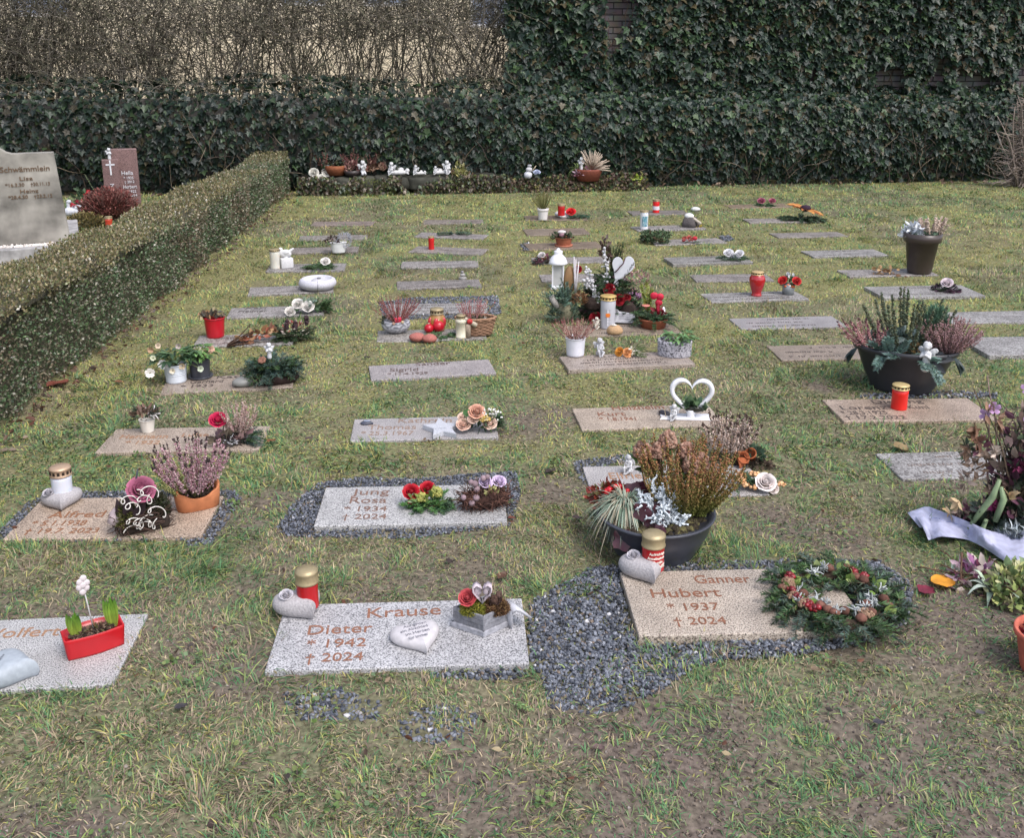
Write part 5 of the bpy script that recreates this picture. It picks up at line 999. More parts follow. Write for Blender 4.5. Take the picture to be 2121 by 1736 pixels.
ms, mf = MB(), MB(); heather(ms, mf, (-30*u, 4*u, 32*u), 34*u, 84*u, 22, [(.46, .44, .20), (.38, .36, .14), (.14, .18, .04)], None, dens=60, fr=.045, start=.1, wide=.3, lean=-.35, stem=(.10, .16, .03)); a_ = t.part('pale_heather_stems', ms, M_wood); t.part('pale_heather_flowers', mf, M_petal, a_)
b = MB(); mound(b, (0, 0, 30*u), (38*u, 18*u, 10*u), 140, 7*u, [(.02, .015, .012)], OCT, 0); t.part('potting_soil', b, M_soil)

# ---- Jung slab
t = TH('rose_spray', 'spray of bright red roses and fir laid on the Jung slab', 'bouquet', 880, 1052, z=.02, group=DEC); u = t.u; b = MB()
for k in range(46): fir(b, (random.uniform(-34, 34)*u, random.uniform(-18, 20)*u, 5*u), (random.choice((-1, .9, .7))*random.uniform(.4, 1), random.uniform(-.7, .3), random.uniform(0, .45)), random.uniform(26, 44)*u, 13*u, random.choice([(.07, .16, .05), (.05, .11, .05), (.09, .20, .06)]), None, .5, .3)
for k in range(14): fir(b, (36*u, -8*u, 4*u), (random.uniform(.3, 1), random.uniform(-1, .6), random.uniform(0, .9)), 26*u, 13*u, (.05, .09, .055), None, .5, .1)
t.part('fir_twigs', b, M_need, smooth=False)
for c, r in (((-28, 14, 28), 16), ((6, 22, 30), 15), ((-24, 4, 12), 10)): b = MB(); rose(b, np.array(c)*u, r*u, (.42, .010, .022), (0, -.6, .8), 1.1); t.part('red_rose', b, M_petal)
b = MB(); mound(b, (-6*u, 0, 18*u), (12*u, 10*u, 16*u), 150, 3*u, [(.45, .42, .12), (.30, .32, .08)], BALL, 0); mound(b, (24*u, 4*u, 26*u), (14*u, 12*u, 18*u), 170, 3*u, [(.42, .40, .11), (.28, .30, .08)], BALL, 0); t.part('yellow_buds', b, M_petal)
b = MB(); mound(b, (6*u, 0, 12*u), (40*u, 24*u, 26*u), 34, 20*u, [(.16, .22, .05), (.10, .16, .05)], LEAF, .3, wid=.8); t.part('leaves', b, M_gleaf)
t = TH('moss_arrangement', 'brown fibre cushion with two lilac roses at the right end of the Jung slab', 'arrangement', 1002, 1052, z=.02, rz=R(14), group=DEC); u = t.u; b = MB()
blob(b, (4*u, 4*u, 20*u), (50*u, 24*u, 22*u), (.05, .025, .02), 3, .06)
for k in range(520):
    d = rnddir(1)[0]; p = np.array([4*u, 4*u, 20*u])+d*np.array([50, 24, 22])*u; p[2] = max(p[2], 2*u); tube(b, crook(p, unit(np.cross(d, rng.normal(size=3))+d*.35), random.uniform(14, 34)*u, 4, .35), .7*u, jit(random.choice([(.10, .05, .04), (.16, .08, .06), (.05, .03, .025)]), .3), 3)
t.part('fibre_cushion', b, M_wood)
for c in ((4, 2, 52), (33, 4, 50)): b = MB(); rose(b, np.array(c)*u, 14.5*u, (.62, .50, .68), (.05, -.5, .9)); t.part('lilac_rose', b, M_petal)
b = MB()
for dx, dz, r in ((-20, 58, 7), (-16, 46, 7.5), (-19, 30, 7.5), (-28, 20, 7.5), (-46, 34, 6), (-2, 68, 6.5), (-28, 62, 6), (6, 70, 6)): blob(b, (dx*u, (-12+(dz > 40)*8)*u, dz*u), r*u, jit((.24, .17, .19), .15), 2, .05, fr=6)
t.part('berry_balls', b, M_matte); b = MB(); mound(b, (14*u, -14*u, 34*u), (14*u, 6*u, 16*u), 22, 13*u, [(.30, .30, .12), (.40, .36, .16)], LEAF, .3, wid=.8); t.part('leaf_tuft', b, M_gleaf)

# ---- Thomas slab
t = TH('heart_stone', 'small polished black stone at the left end of the Thomas slab', 'stone', 761, 878, rz=R(60)); b = MB(); pillow(b, heart2d(), 6*t.u, (.05, .055, .08), sc=(24*t.u, 30*t.u)); t.part('stone', b, M_plastic); b = MB(); box(b, (1*t.u, 2*t.u, 6.2*t.u), (4*t.u, 12*t.u, .001), .3, (.4, .45, .55)); t.part('mark', b, M_let, smooth=False)
t = TH('star_ornament', 'light grey star shaped block lying on the Thomas slab', 'ornament', 915, 894, rz=R(12)); u = t.u; b = MB(); a = np.linspace(0, 2*PI, 10, endpoint=False)+.2; O_ = np.stack([np.cos(a), np.sin(a)], 1)*np.where(np.arange(10) % 2 == 0, 40, 19)[:, None]*u
O_ = np.stack([O_[:, 0], O_[:, 1]*1.35], 1); plate(b, O_, 11*u, (.42, .43, .47)); t.part('star', b, M_cast, smooth=False); b = MB(); text(b, 'Du fehlst', (.30, .31, .34), lambda V: np.stack([(-16+22*V[:, 0])*u, (-12+6*V[:, 1])*u, 11*u+V[:, 2]*.0006], 1)); t.part('inscription', b, M_let, smooth=False)
t = TH('rose_spray', 'bouquet of peach roses at the right end of the Thomas slab', 'bouquet', 988, 892, group=DEC); u = t.u; b = MB(); mound(b, (6*u, 4*u, 6*u), (44*u, 24*u, 34*u), 170, 17*u, [(.06, .10, .045), (.10, .15, .06), (.04, .07, .04)], LEAF, .2, fill=.4, wid=.7)
for k in range(16): fir(b, (30*u, 2*u, 12*u), (random.uniform(.2, 1), random.uniform(-.6, .6), random.uniform(-.1, .9)), 32*u, 11*u, (.05, .09, .045), None, .5, .2)
scatter(b, LEAF, [(-30*u, 0, 34*u)], basis([(.7, -.2, .5)], (0, -1, .3)), [(34*u, 24*u, 24*u)], (.10, .22, .08)); t.part('leaves', b, M_leaf)
for c, r in (((-1, 0, 38), 17), ((-28, -8, 14), 15), ((26, -4, 14), 15), ((-30, 2, 28), 10), ((-8, -6, 26), 12)): b = MB(); rose(b, np.array(c)*u, r*u, random.choice([(.72, .48, .38), (.66, .36, .26), (.76, .56, .46)]), (0, -.6, .8)); t.part('peach_rose', b, M_petal)
b = MB(); mound(b, (14*u, -8*u, 26*u), (14*u, 8*u, 12*u), 30, 3.4*u, [(.55, .38, .10), (.66, .52, .24)], BALL, 0); mound(b, (26*u, 0, 26*u), (30*u, 14*u, 24*u), 40, 2.2*u, [(.75, .74, .70)], BALL, 0); t.part('buds', b, M_petal)

# ---- Kurt slab
t = TH('heart_ornament', 'white open heart shaped planter frame on a white base on the Kurt slab', 'ornament', 1430, 866, rz=R(4)); u = t.u; h2 = heart2d(64); b = MB(); n = 64; Wh = 92*u; V = []
for sc_, yy in ((1, -7), (1.0, 7), (.80, 7), (.80, -7)):
    P = (h2-np.array([0, .04]))*sc_+np.array([0, .04]); P = P+np.array([0, .06*(1-sc_)]); V.append(np.stack([P[:, 0]*Wh, np.full(n, yy*u)+0*P[:, 0], (P[:, 1]-h2[:, 1].min())*Wh*1.02+2*u], 1))
b.add(np.concatenate(V), [(g*n+i, g*n+(i+1) % n, ((g+1) % 4)*n+(i+1) % n, ((g+1) % 4)*n+i) for g in range(4) for i in range(n)], (.74, .74, .78)); lathe(b, [(9*u, 0), (8*u, 8*u), (12*u, 20*u), (0, 22*u)], (0, 0, 0), (.74, .74, .78), 20); t.part('heart_frame', b, M_ceram)
b = MB(); box(b, (-10*u, 0, 2*u), (104*u, 34*u, 4*u), R(4), (.70, .70, .74), 1.5*u); t.part('base', b, M_ceram); b = MB(); mound(b, (4*u, -4*u, 22*u), (28*u, 8*u, 22*u), 42, 20*u, [(.07, .13, .07), (.05, .09, .05), (.10, .16, .08)], LEAF, .4, fill=.3, wid=1.5); blob(b, (6*u, -4*u, 22*u), (22*u, 8*u, 8*u), (.03, .03, .02), 2); t.part('plant', b, M_gleaf)
cherub('tiny white angel figurine in front of the open heart on the Kurt slab', 1395, 870, 36, rz=R(-15))
t = TH('leaf_ornament', 'white heart shaped leaf dish with a looped cord and dark bead beside the tiny angel', 'ornament', 1376, 868, rz=R(-40)); u = t.u; b = MB(); pillow(b, heart2d(), 5*u, (.66, .62, .60), sc=(24*u, 34*u)); t.part('dish', b, M_ceram); b = MB(); blob(b, (-14*u, 16*u, 5*u), (16*u, 9*u, 6*u), (.03, .025, .035), 2); t.part('dark_bead', b, M_ceram); b = MB(); tube(b, [(0, 4*u, 4*u), (-6*u, 6*u, 18*u), (-2*u, 8*u, 26*u), (6*u, 8*u, 22*u), (8*u, 6*u, 10*u), (14*u, 8*u, 24*u), (16*u, 9*u, 40*u)], .9*u, (.50, .42, .30), 5); t.part('cord', b, M_matte)

# ---- Hermann slab
def pot(t, r0, r1, h, col, mat, rim=.06, fluted=None, name='pot', sy=1, seg=36, bands=()):
    b = MB(); pr = [(0, 0), (r0*.96, 0), (r0, h*.02)]+[(r0+(r1-r0)*q, h*q) for q in np.linspace(.1, .9, 9)]+[(r1*1.0, h*(1-rim)), (r1*1.05, h*(1-rim*.8)), (r1*1.05, h*.99), (r1*1.02, h), (r1*.95, h*.985), (r1*.9, h*.8), (0, h*.78)]
    for q in bands: pr = sorted(pr[:-3]+[(r0+(r1-r0)*q, h*q-.001), ((r0+(r1-r0)*q)*1.03, h*q), (r0+(r1-r0)*q, h*q+.001)], key=lambda p: p[1])+pr[-3:]
    lathe(b, pr, col=col, seg=seg, sy=sy, mod=fluted); return t.part(name, b, mat)
t = TH('flower_pot', 'small cream white pot with dark foliage and a pale ribbon on the Hermann slab', 'plant pot', 306, 894); u = t.u; pot(t, 12*u, 16*u, 28*u, (.68, .64, .58), M_plastic)
b = MB(); mound(b, (-4*u, 0, 32*u), (34*u, 22*u, 26*u), 130, 15*u, [(.06, .08, .05), (.12, .08, .06), (.20, .12, .09), (.04, .05, .035)], LEAF, .2, fill=.4, wid=.8); t.part('foliage', b, M_leaf); b = MB()
for k in range(6): tube(b, crook(np.array([0, -6*u, 36*u]), rng.normal(size=3)+np.array([.3, -.3, .8]), 30*u, 6, .5), 1.4*u, (.55, .53, .52), 4)
t.part('ribbon', b, M_plastic)
t = TH('moss_arrangement', 'pink red rose with pink heather at the right end of the Hermann slab', 'arrangement', 480, 918, group=DEC); u = t.u
ms, mf = MB(), MB(); heather(ms, mf, (16*u, 10*u, 16*u), 30*u, 74*u, 46, [(.52, .36, .32), (.44, .26, .24), (.60, .46, .42)], None, dens=40, fr=.05, start=.2, wide=.5); a_ = t.part('heather_stems', ms, M_wood); t.part('heather_flowers', mf, M_petal, a_)
b = MB(); rose(b, (-24*u, 0, 50*u), 18*u, (.46, .016, .07), (0, -.6, .8)); t.part('pink_red_rose', b, M_petal); b = MB(); mound(b, (-8*u, -4*u, 6*u), (44*u, 20*u, 34*u), 40, 26*u, [(.34, .22, .21), (.26, .15, .16), (.20, .16, .12)], LEAF, .2, fill=.4, wid=1.2); t.part('dusky_leaves', b, M_leaf)
b = MB(); mound(b, (0, -8*u, 2*u), (36*u, 16*u, 24*u), 420, 9*u, [(.03, .025, .03), (.08, .06, .06), (.05, .05, .04)], SLEAF, .1)
for k in range(20): fir(b, (20*u, -2*u, 8*u), (random.uniform(0, 1), random.uniform(-.7, .6), random.uniform(-.1, .4)), 48*u, 11*u, random.choice([FIRB, FIRC]), None, .5, .2)
t.part('base_greenery', b, M_leaf); b = MB()
for k in range(8): tube(b, crook(np.array([random.uniform(-20, 10)*u, -22*u, random.uniform(8, 22)*u]), rng.normal(size=3), 22*u, 6, .7), 1.0*u, (.55, .55, .58), 4)
t.part('silver_wire', b, M_plastic)

# ---- Gerhard slab
def hellebore(b, fb, c, Rr, u, n=26, blooms=(), lcol=((.05, .10, .045), (.08, .14, .06), (.035, .07, .035))):
    c = np.array(c, float)
    for k in range(n):
        a = random.uniform(0, 2*PI); r = random.uniform(.3, 1); e = c+np.array([math.cos(a)*Rr*r, math.sin(a)*Rr*r*.7, (30-14*r+random.uniform(-8, 8))*u]); tube(b, [c, (c+e)/2+np.array([0, 0, 8*u]), e], 1.0*u, (.14, .18, .06), 4)
        D = np.array([(math.cos(a+o), math.sin(a+o), random.uniform(-.5, .3)) for o in (-.8, 0, .8)]); scatter(b, LEAF, np.tile(e, (3, 1)), basis(D, (0, 0, 1)), np.array([(19*u, 24*u, 24*u)]*3), pick(lcol, 3, .25))
    for dx, dy, dz, rr, cc in blooms:
        p = c+np.array([dx, dy, dz])*u; tube(b, [c, (c+p)/2+np.array([0, 0, 10*u]), p], 1.1*u, (.16, .20, .08), 4); M = Vector((random.uniform(-.3, .3), -.9, random.uniform(-.2, .5))).to_track_quat('Z', 'Y').to_matrix(); petal_ring(fb, p, M, rr*.1*u, rr*.78*u, rr*.6*u, 5, .75, cc, random.random()*6, .1)
t = TH('metal_bucket', 'white ribbed metal bucket of white blooming christmas roses on the Gerhard slab', 'plant pot', 365, 790); u = t.u; pot(t, 20*u, 23*u, 40*u, (.62, .66, .72), M_plastic, bands=(.45, .55, .08), name='bucket')
b, f = MB(), MB(); hellebore(b, f, (0, 0, 34*u), 38*u, u, 30, [(-22, -14, 10, 12, (.80, .78, .78)), (-50, -10, -8, 12, (.78, .74, .70)), (-42, 0, 20, 7, (.60, .62, .45)), (14, -20, 4, 8, (.66, .52, .36)), (-6, -22, -4, 7, (.74, .66, .52)), (-44, 6, 38, 8, (.55, .35, .22)), (-30, 4, 44, 7, (.64, .50, .38)), (50, -14, -8, 8, (.60, .66, .52)), (52, 0, 26, 6, (.60, .62, .40)), (10, 4, 40, 7, (.5, .42, .4))]); a_ = t.part('leaves', b, M_gleaf); t.part('blossoms', f, M_petal, a_)
t = TH('plant_pot', 'anthracite pot with a saucer, ribbon and light green plant beside the white bucket', 'plant pot', 415, 781); u = t.u; pot(t, 19*u, 21.5*u, 40*u, (.05, .052, .065), M_plastic); b = MB(); lathe(b, [(0, -1*u), (22*u, -1*u), (26*u, 4*u), (25*u, 5*u), (20*u, 2.4*u), (0, 2.2*u)], col=(.05, .052, .065)); t.part('saucer', b, M_plastic)
b, f = MB(), MB(); hellebore(b, f, (0, 0, 34*u), 32*u, u, 24, [(6, -12, 4, 7, (.48, .62, .30)), (24, -8, 26, 9, (.66, .40, .30))], ((.10, .20, .06), (.14, .26, .08), (.06, .12, .05))); 
for dx, dz in ((-14, 56), (4, 64), (20, 50)): tube(f, [(dx*.6*u, 0, 36*u), (dx*u, 0, dz*u)], [1.5*u, .6*u], (.66, .60, .48), 5)
a_ = t.part('leaves', b, M_gleaf); t.part('blossoms', f, M_petal, a_)
t = TH('fir_arrangement', 'bushy blue green fir arrangement with a seed head on the Gerhard slab', 'arrangement', 568, 792, group=DEC); u = t.u; b = MB(); lathe(b, [(0, 0), (44*u, 0), (52*u, 12*u), (46*u, 18*u), (0, 16*u)], col=(.035, .022, .02), sy=.5); t.part('bark_dish', b, M_wood); b = MB()
for k in range(150): a = random.uniform(0, 2*PI); fir(b, (math.cos(a)*20*u, math.sin(a)*8*u, random.uniform(18, 34)*u), (math.cos(a), math.sin(a)*.6, random.uniform(-.25, 1.0)), random.uniform(30, 52)*u, 13*u, random.choice([FIRB, (.06, .10, .085), (.04, .07, .05), FIRC]), None, .8, .25)
t.part('fir_twigs', b, M_need, smooth=False); b = MB(); lathe(b, [(0, 0), (6*u, 3*u), (9*u, 10*u), (7*u, 12*u), (0, 6*u)], (-20*u, -6*u, 46*u), (.20, .10, .07), 14, tilt=(.6, -.3, 0), mod=lambda th: 1+.12*np.cos(7*th)); t.part('dried_seed_head', b, M_wood)
p_ = t.p+Vector((0, 0, 54*u)); p_ += Vector((-6*u, -4*u, 0)); cherub('little white angel bust tucked into the bushy fir arrangement', 0, 0, 34, pose='stand', p=p_)
t = TH('heart_stone', 'plain grey river stone at the front edge of the Gerhard slab', 'stone', 505, 799, rz=R(8)); b = MB(); blob(b, (0, 0, 8*t.u), (24*t.u, 17*t.u, 11*t.u), (.20, .20, .19), 3, .05, fl=-.7, fr=.8); t.part('stone', b, M_peb)
# ---- Ursula slab
t = TH('flower_pot', 'bright red tapered pot with withered flowers on the Ursula slab', 'plant pot', 446, 697); u = t.u; pot(t, 17.5*u, 21*u, 42*u, (.42, .008, .018), M_ceram); b = MB(); mound(b, (-5*u, 0, 40*u), (24*u, 16*u, 17*u), 80, 12*u, [(.06, .06, .05), (.10, .07, .05), (.12, .12, .10)], LEAF, .2, fill=.4); f = MB(); mound(f, (-5*u, 0, 42*u), (25*u, 17*u, 17*u), 22, 7*u, [(.50, .42, .26), (.34, .20, .10), (.58, .52, .40)], RND, .3, wid=1.4); t.part('withered_leaves', b, M_leaf); t.part('withered_blooms', f, M_petal)
t = TH('dried_sheaf', 'sheaf of dried brown leaves tied together, lying across the Ursula slab', 'bouquet', 520, 711, rz=R(15), group=DEC); u = t.u; b = MB()
for k in range(16): tube(b, crook(np.array([-50*u, -4*u, 3*u])+rng.normal(size=3)*1.5*u, np.array([1, .25, .12])+rng.normal(size=3)*.12, 62*u, 4, .08), 1.1*u, jit((.06, .035, .025), .3), 4)
a_ = t.part('stems', b, M_wood); b = MB(); n = 56; P = np.c_[rng.uniform(-22, 52, n), rng.uniform(-8, 18, n), rng.uniform(3, 16, n)]*u; P[:, 2] += np.maximum(0, P[:, 0])*.25; scatter(b, LEAF, P, basis(rnddir(n)*np.array([1, .6, .5])+np.array([.3, .2, .2])), 17*u*rng.uniform(.7, 1.3, n), pick([(.26, .13, .06), (.34, .20, .10), (.16, .07, .04), (.30, .10, .06)], n, .25)); t.part('dried_leaves', b, M_leaf)
t = TH('fir_arrangement', 'dark fir spray with red blooms at the right end of the Ursula slab', 'arrangement', 606, 704, group=DEC); u = t.u; b = MB()
for k in range(60): fir(b, (random.uniform(-24, 24)*u, random.uniform(-4, 10)*u, 6*u), (random.uniform(-1, 1), random.uniform(-.6, .6), random.uniform(-.05, .5)), 38*u, 10*u, random.choice([(.03, .055, .025), FIRC, (.04, .05, .03)]), None, .6, .2)
t.part('fir_twigs', b, M_need, smooth=False); b = MB(); mound(b, (4*u, 0, 20*u), (28*u, 10*u, 22*u), 60, 8*u, [(.30, .07, .06), (.42, .14, .12), (.16, .06, .06), (.45, .36, .34)], LEAF, .4); t.part('red_blooms', b, M_petal); b = MB()
for dx, dz in ((-10, 34), (30, 40), (6, 30)): mound(b, (dx*u, 0, dz*u), (4*u, 4*u, 11*u), 30, 4*u, [(.05, .03, .035)], OCT, .2, hemi=False)
mound(b, (8*u, -8*u, 14*u), (30*u, 8*u, 14*u), 30, 6*u, [(.45, .40, .34), (.3, .27, .22)], SLEAF, .2); t.part('dark_cones', b, M_matte)
# ---- Karl, ring bowl, dove slabs
t = TH('rose_spray', 'spray of three white roses with fir and pale asparagus fern on the Karl Helmer slab', 'bouquet', 636, 648, group=DEC); u = t.u; b = MB()
for k in range(30): fir(b, (random.uniform(10, 40)*u, random.uniform(0, 10)*u, 6*u), (random.uniform(.1, 1), random.uniform(-.4, .6), random.uniform(0, .7)), 30*u, 9*u, random.choice([FIRC, (.06, .11, .04)]), None, .6, .2)
for k in range(14): fir(b, (0, 2*u, 6*u), (random.uniform(-.8, .8), random.uniform(-.4, .4), random.uniform(.2, 1)), 34*u, 8*u, (.20, .27, .22), None, .9, .2)
mound(b, (-8*u, 0, 4*u), (40*u, 12*u, 12*u), 40, 14*u, [(.06, .11, .05)], LEAF, .1); t.part('greenery', b, M_need, smooth=False)
for c, r in (((-18, 0, 18), 12), ((2, -4, 12), 13), ((-34, -8, 5), 11)): b = MB(); rose(b, np.array(c)*u, r*u, (.74, .70, .66), (0, -.7, .7)); t.part('white_rose', b, M_petal)
t = TH('ring_bowl', 'white grey ring shaped stone bowl on the slab left of the mossy path', 'bowl', 658, 598); u = t.u; b = MB(); lathe(b, [(26*u, 0), (32*u, 3*u), (38*u, 9*u), (38.5*u, 14*u), (36*u, 20*u), (31*u, 23*u), (28*u, 21*u), (26*u, 16*u), (0, 13*u)], col=(.50, .49, .54), seg=48); t.part('bowl', b, M_cast); b = MB(); lathe(b, [(14*u, 14*u), (15*u, 17*u), (12*u, 20*u), (0, 21*u)], (2*u, 3*u, 0), (.44, .43, .46)); lathe(b, [(4*u, 19*u), (4*u, 23*u), (0, 23*u)], (3*u, 2*u, 0), (.15, .15, .16), 12); t.part('bowl_insert', b, M_cast); b = MB(); tube(b, [(0, -34*u, 22*u), (0, -39*u, 14*u), (-1*u, -37*u, 3*u)], .7*u, (.2, .2, .22), 4); t.part('cord', b, M_matte)
def pictf(t, r, H):
    b = MB()
    for i in range(8):
        a = -.4+i*.18; 
        for j in range(6): box(b, (r*.93*math.sin(a), -r*.93*math.cos(a), H*(.2+j*.09)), (r*.17, .0015, H*.088), a, random.choice([(.10, .25, .33), (.16, .34, .40), (.07, .16, .22), (.35, .45, .5)]))
    t.part('picture', b, M_plastic, smooth=False)
candle('clear grave light with white base and ornament beside the dove figure', 570, 556, 22, 40, (.58, .56, .50), lidh=.10, band=True, mat=M_wax)
t = TH('dove_figurine', 'white dove on a white cube, on the dark wet slab', 'figurine', 593, 554, rz=R(-6)); u = t.u; b = MB(); box(b, (0, 0, 10.5*u), (25*u, 22*u, 21*u), R(20), (.70, .69, .70), 1.5*u); t.part('cube_base', b, M_chalk)
t.part('dove', fused([('c', (-7*u, 0, 30*u), (6*u, 0, 29*u), 7.5*u, 6*u), ('e', (-10*u, 0, 38*u), (4.5*u, 4*u, 4.5*u)), ('c', (-13*u, 0, 38*u), (-17*u, 0, 37*u), 2*u, .8*u), ('c', (4*u, 0, 31*u), (15*u, 0, 39*u), 5*u, 2.2*u), ('e', (0, 6*u, 33*u), (8*u, 2*u, 4*u)), ('e', (0, -6*u, 33*u), (8*u, 2*u, 4*u)), ('c', (0, 0, 20*u), (0, 0, 28*u), 5*u, 5*u)], .6*u, (.74, .73, .74)), M_chalk)
def green_spray(label, x, y, w, h, cols, blooms, nm='rose_spray', cat='bouquet', n=34, nl=9, z=SZ, sub=None, group=DEC, bl='white_rose'):
    t = TH(nm, label, cat, x, y, z=z, group=group); u = t.u; b = MB()
    for k in range(n): a = random.uniform(0, 2*PI); fir(b, (math.cos(a)*w*.15*u, math.sin(a)*w*.08*u, h*.15*u), (math.cos(a), math.sin(a)*.6, random.uniform(-.05, h/w*1.3)), w*.46*random.uniform(.7, 1.1)*u, nl*u, random.choice(cols), None, .6, .25)
    t.part('greenery', b, M_need, smooth=False)
    for c, r, cc in blooms: b = MB(); rose(b, np.array(c)*u, r*u, cc, (0, -.6, .8)); t.part(bl, b, M_petal)
    if sub: sub(t, u)
    return t
green_spray('fir spray with one white rose right of the dove figure', 662, 556, 62, 16, [FIRC, (.05, .09, .04)], [((12, 0, 12), 10, (.76, .73, .70))])
t = TH('flower_pot', 'white oval pot with dark heather and silver grey bush, third slab from the hedge end', 'plant pot', 701, 523); u = t.u; pot(t, 13*u, 17*u, 22*u, (.62, .62, .62), M_plastic, sy=.6)
b = MB(); mound(b, (-12*u, 0, 20*u), (16*u, 10*u, 16*u), 160, 6*u, [(.06, .03, .035), (.12, .06, .06), (.05, .05, .03)], SLEAF, .4); t.part('dark_heather', b, M_leaf); b = MB(); mound(b, (12*u, 0, 26*u), (17*u, 11*u, 18*u), 300, 6*u, [(.36, .36, .42), (.44, .44, .48)], NEED, .5, wid=2.5, hemi=False); t.part('silver_bush', b, M_leaf)
candle('slim red grave candle alone on the skewed slab of the second row', 893, 516, 13, 27, (.48, .010, .010), lidh=.11, band=False)
t = TH('fir_sprig', 'single fir sprig lying over a slab behind the solitary red candle', 'fir sprig', 945, 486); u = t.u; b = MB()
for k in range(9): fir(b, (-4*u, 0, 3*u), (random.choice((-1, 1))*random.uniform(.6, 1), random.uniform(-.4, .4), .08), 36*u, 8*u, random.choice([(.08, .12, .07), FIRB]), None, .6, .1)
t.part('twig', b, M_need, smooth=False)
t = TH('small_cairn', 'little stack of grey pebbles behind the uneven dark slab', 'stone', 958, 580, z=.0); u = t.u; b = MB()
blob(b, (0, 0, 4*u), (9*u, 8*u, 4.5*u), (.24, .23, .22), 2, .05); t.part('pebble', b, M_peb); b = MB(); blob(b, (0, 0, 11*u), (6*u, 5*u, 3.5*u), (.3, .29, .28), 2, .05); t.part('pebble', b, M_peb); b = MB(); blob(b, (-1*u, 0, 17*u), (3.5*u, 3*u, 3*u), (.2, .19, .2), 2, .05); t.part('pebble', b, M_peb)

# ---- zen bowl and basket grave
t = TH('zebra_bowl', 'grey and white striped stone bowl of red heather left of the lantern', 'planter', 820, 690); u = t.u; b = MB()
V, F = ico(4); V = V.copy(); V[:, 2] = np.clip(V[:, 2], -1, .35)*.5; V *= np.array([30, 20, 40])*u; V[:, 2] += 20*u; st_ = np.sin(V[:, 2]/u*1.6+3*np.sin(V[:, 0]/u*.12)+2*np.sin(V[:, 0]/u*.3+V[:, 1]/u*.2)) > 0; cc = np.where(st_[:, None], (.58, .58, .62), (.20, .20, .23)); b.add(V, F, cc); t.part('bowl', b, M_chalk)
ms, mf = MB(), MB(); heather(ms, mf, (4*u, 0, 24*u), 46*u, 62*u, 70, [(.34, .08, .09), (.46, .22, .22), (.26, .06, .08)], (.08, .03, .04), dens=34, fr=.035, start=.2, wide=.2, stem=(.20, .10, .06)); a_ = t.part('heather_stems', ms, M_wood); t.part('heather_flowers', mf, M_petal, a_)
b = MB(); mound(b, (-18*u, -4*u, 24*u), (16*u, 10*u, 14*u), 40, 10*u, [(.06, .08, .06), (.12, .13, .09)], LEAF, .3); t.part('foliage', b, M_leaf); b = MB(); box(b, (4*u, -14*u, 32*u), (15*u, 8*u, 10*u), .3, (.45, .02, .05), 1.5*u); lathe(b, [(3*u, 0), (3*u, 3*u), (0, 3*u)], (-5*u, -18*u, 26*u), (.5, .3, .22), 12, tilt=(PI/2, 0, .3)); lathe(b, [(3*u, 0), (3*u, 3*u), (0, 3*u)], (13*u, -17*u, 28*u), (.5, .4, .25), 12, tilt=(PI/2, 0, .3)); t.part('red_toy_car', b, M_plastic)
def urn(r, H): return [(0, 0), (r*.8, 0), (r*.9, H*.06), (r*.86, H*.12), (r*.98, H*.3), (r*1.0, H*.62), (r*.9, H*.82), (r*.72, H*.93), (r*.72, H)]
def redspots(t, r, H):
    b = MB()
    for a in (-.9, -.1, .9): blob(b, (r*.93*math.sin(a), -r*.93*math.cos(a), H*.42), (r*.30, r*.14, H*.22), (.45, .03, .04), 2)
    t.part('red_petal_panels', b, M_glass)
candle('amber and red urn shaped grave lantern between the zen bowl and the basket', 905, 684, 37, 46, (.32, .16, .04), lidh=.24, prof=urn, pict=redspots, mat=M_glass, group=LG)
for x, y, w in ((888, 690, 20), (908, 688, 25)):
    b = MB(); r = w*U(x, y)/2; blob(b, (0, 0, r), r, (.42, .008, .02), 3); a_ = solo('red_bauble', 'left and smaller of two shiny red baubles before the amber lantern' if w == 20 else 'right and larger of two shiny red baubles before the amber lantern', 'bauble', x, y, b, M_ceram); b = MB(); lathe(b, [(r*.2, 0), (r*.2, r*.25), (0, r*.25)], (0, 0, r*1.9), (.5, .4, .3), 12); link('cap', b, M_gold, a_)
green_spray('fir twigs lying under the two red baubles', 915, 696, 70, 12, [(.07, .13, .06), (.09, .15, .07)], [], 'fir_sprig', 'fir sprig', 26)
for x, y, w, s in ((863, 706, 32, 'left reddish porous rock at the front of the baubles'), (889, 708, 30, 'right reddish porous rock at the front of the baubles')):
    b = MB(); q = U(x, y); blob(b, (0, 0, 7*q), (w*q/2, w*q*.42, 10*q), (.34, .12, .10), 3, .1, fl=-.7); solo('red_rock', s, 'rock', x, y, b, M_cast)
candle('ivory ribbed grave light in front of the wicker basket', 955, 699, 24, 48, (.62, .57, .45), lidh=.17, prof=lambda r, H: [(0, 0), (r, 0), (r, H*.08), (r*.92, H*.1), (r*.92, H*.78), (r*1.02, H*.8), (r*1.0, H*.9), (r*.8, H)])
t = TH('wicker_basket', 'brown wicker basket with pink heather behind the ivory grave light', 'basket', 985, 693); u = t.u; b = MB()
for j in range(11):
    z = (3+j*3.4)*u; rx_ = (32+j*.85)*u; ry_ = rx_*.55; P = []
    for i in range(49): a = 2*PI*i/48; w_ = 1+.045*math.cos(12*a+PI*(j % 2)); P.append((rx_*w_*math.cos(a), ry_*w_*math.sin(a), z))
    tube(b, P, (1.9 if j < 10 else 2.6)*u, jit((.24, .14, .09), .25), 5, False)
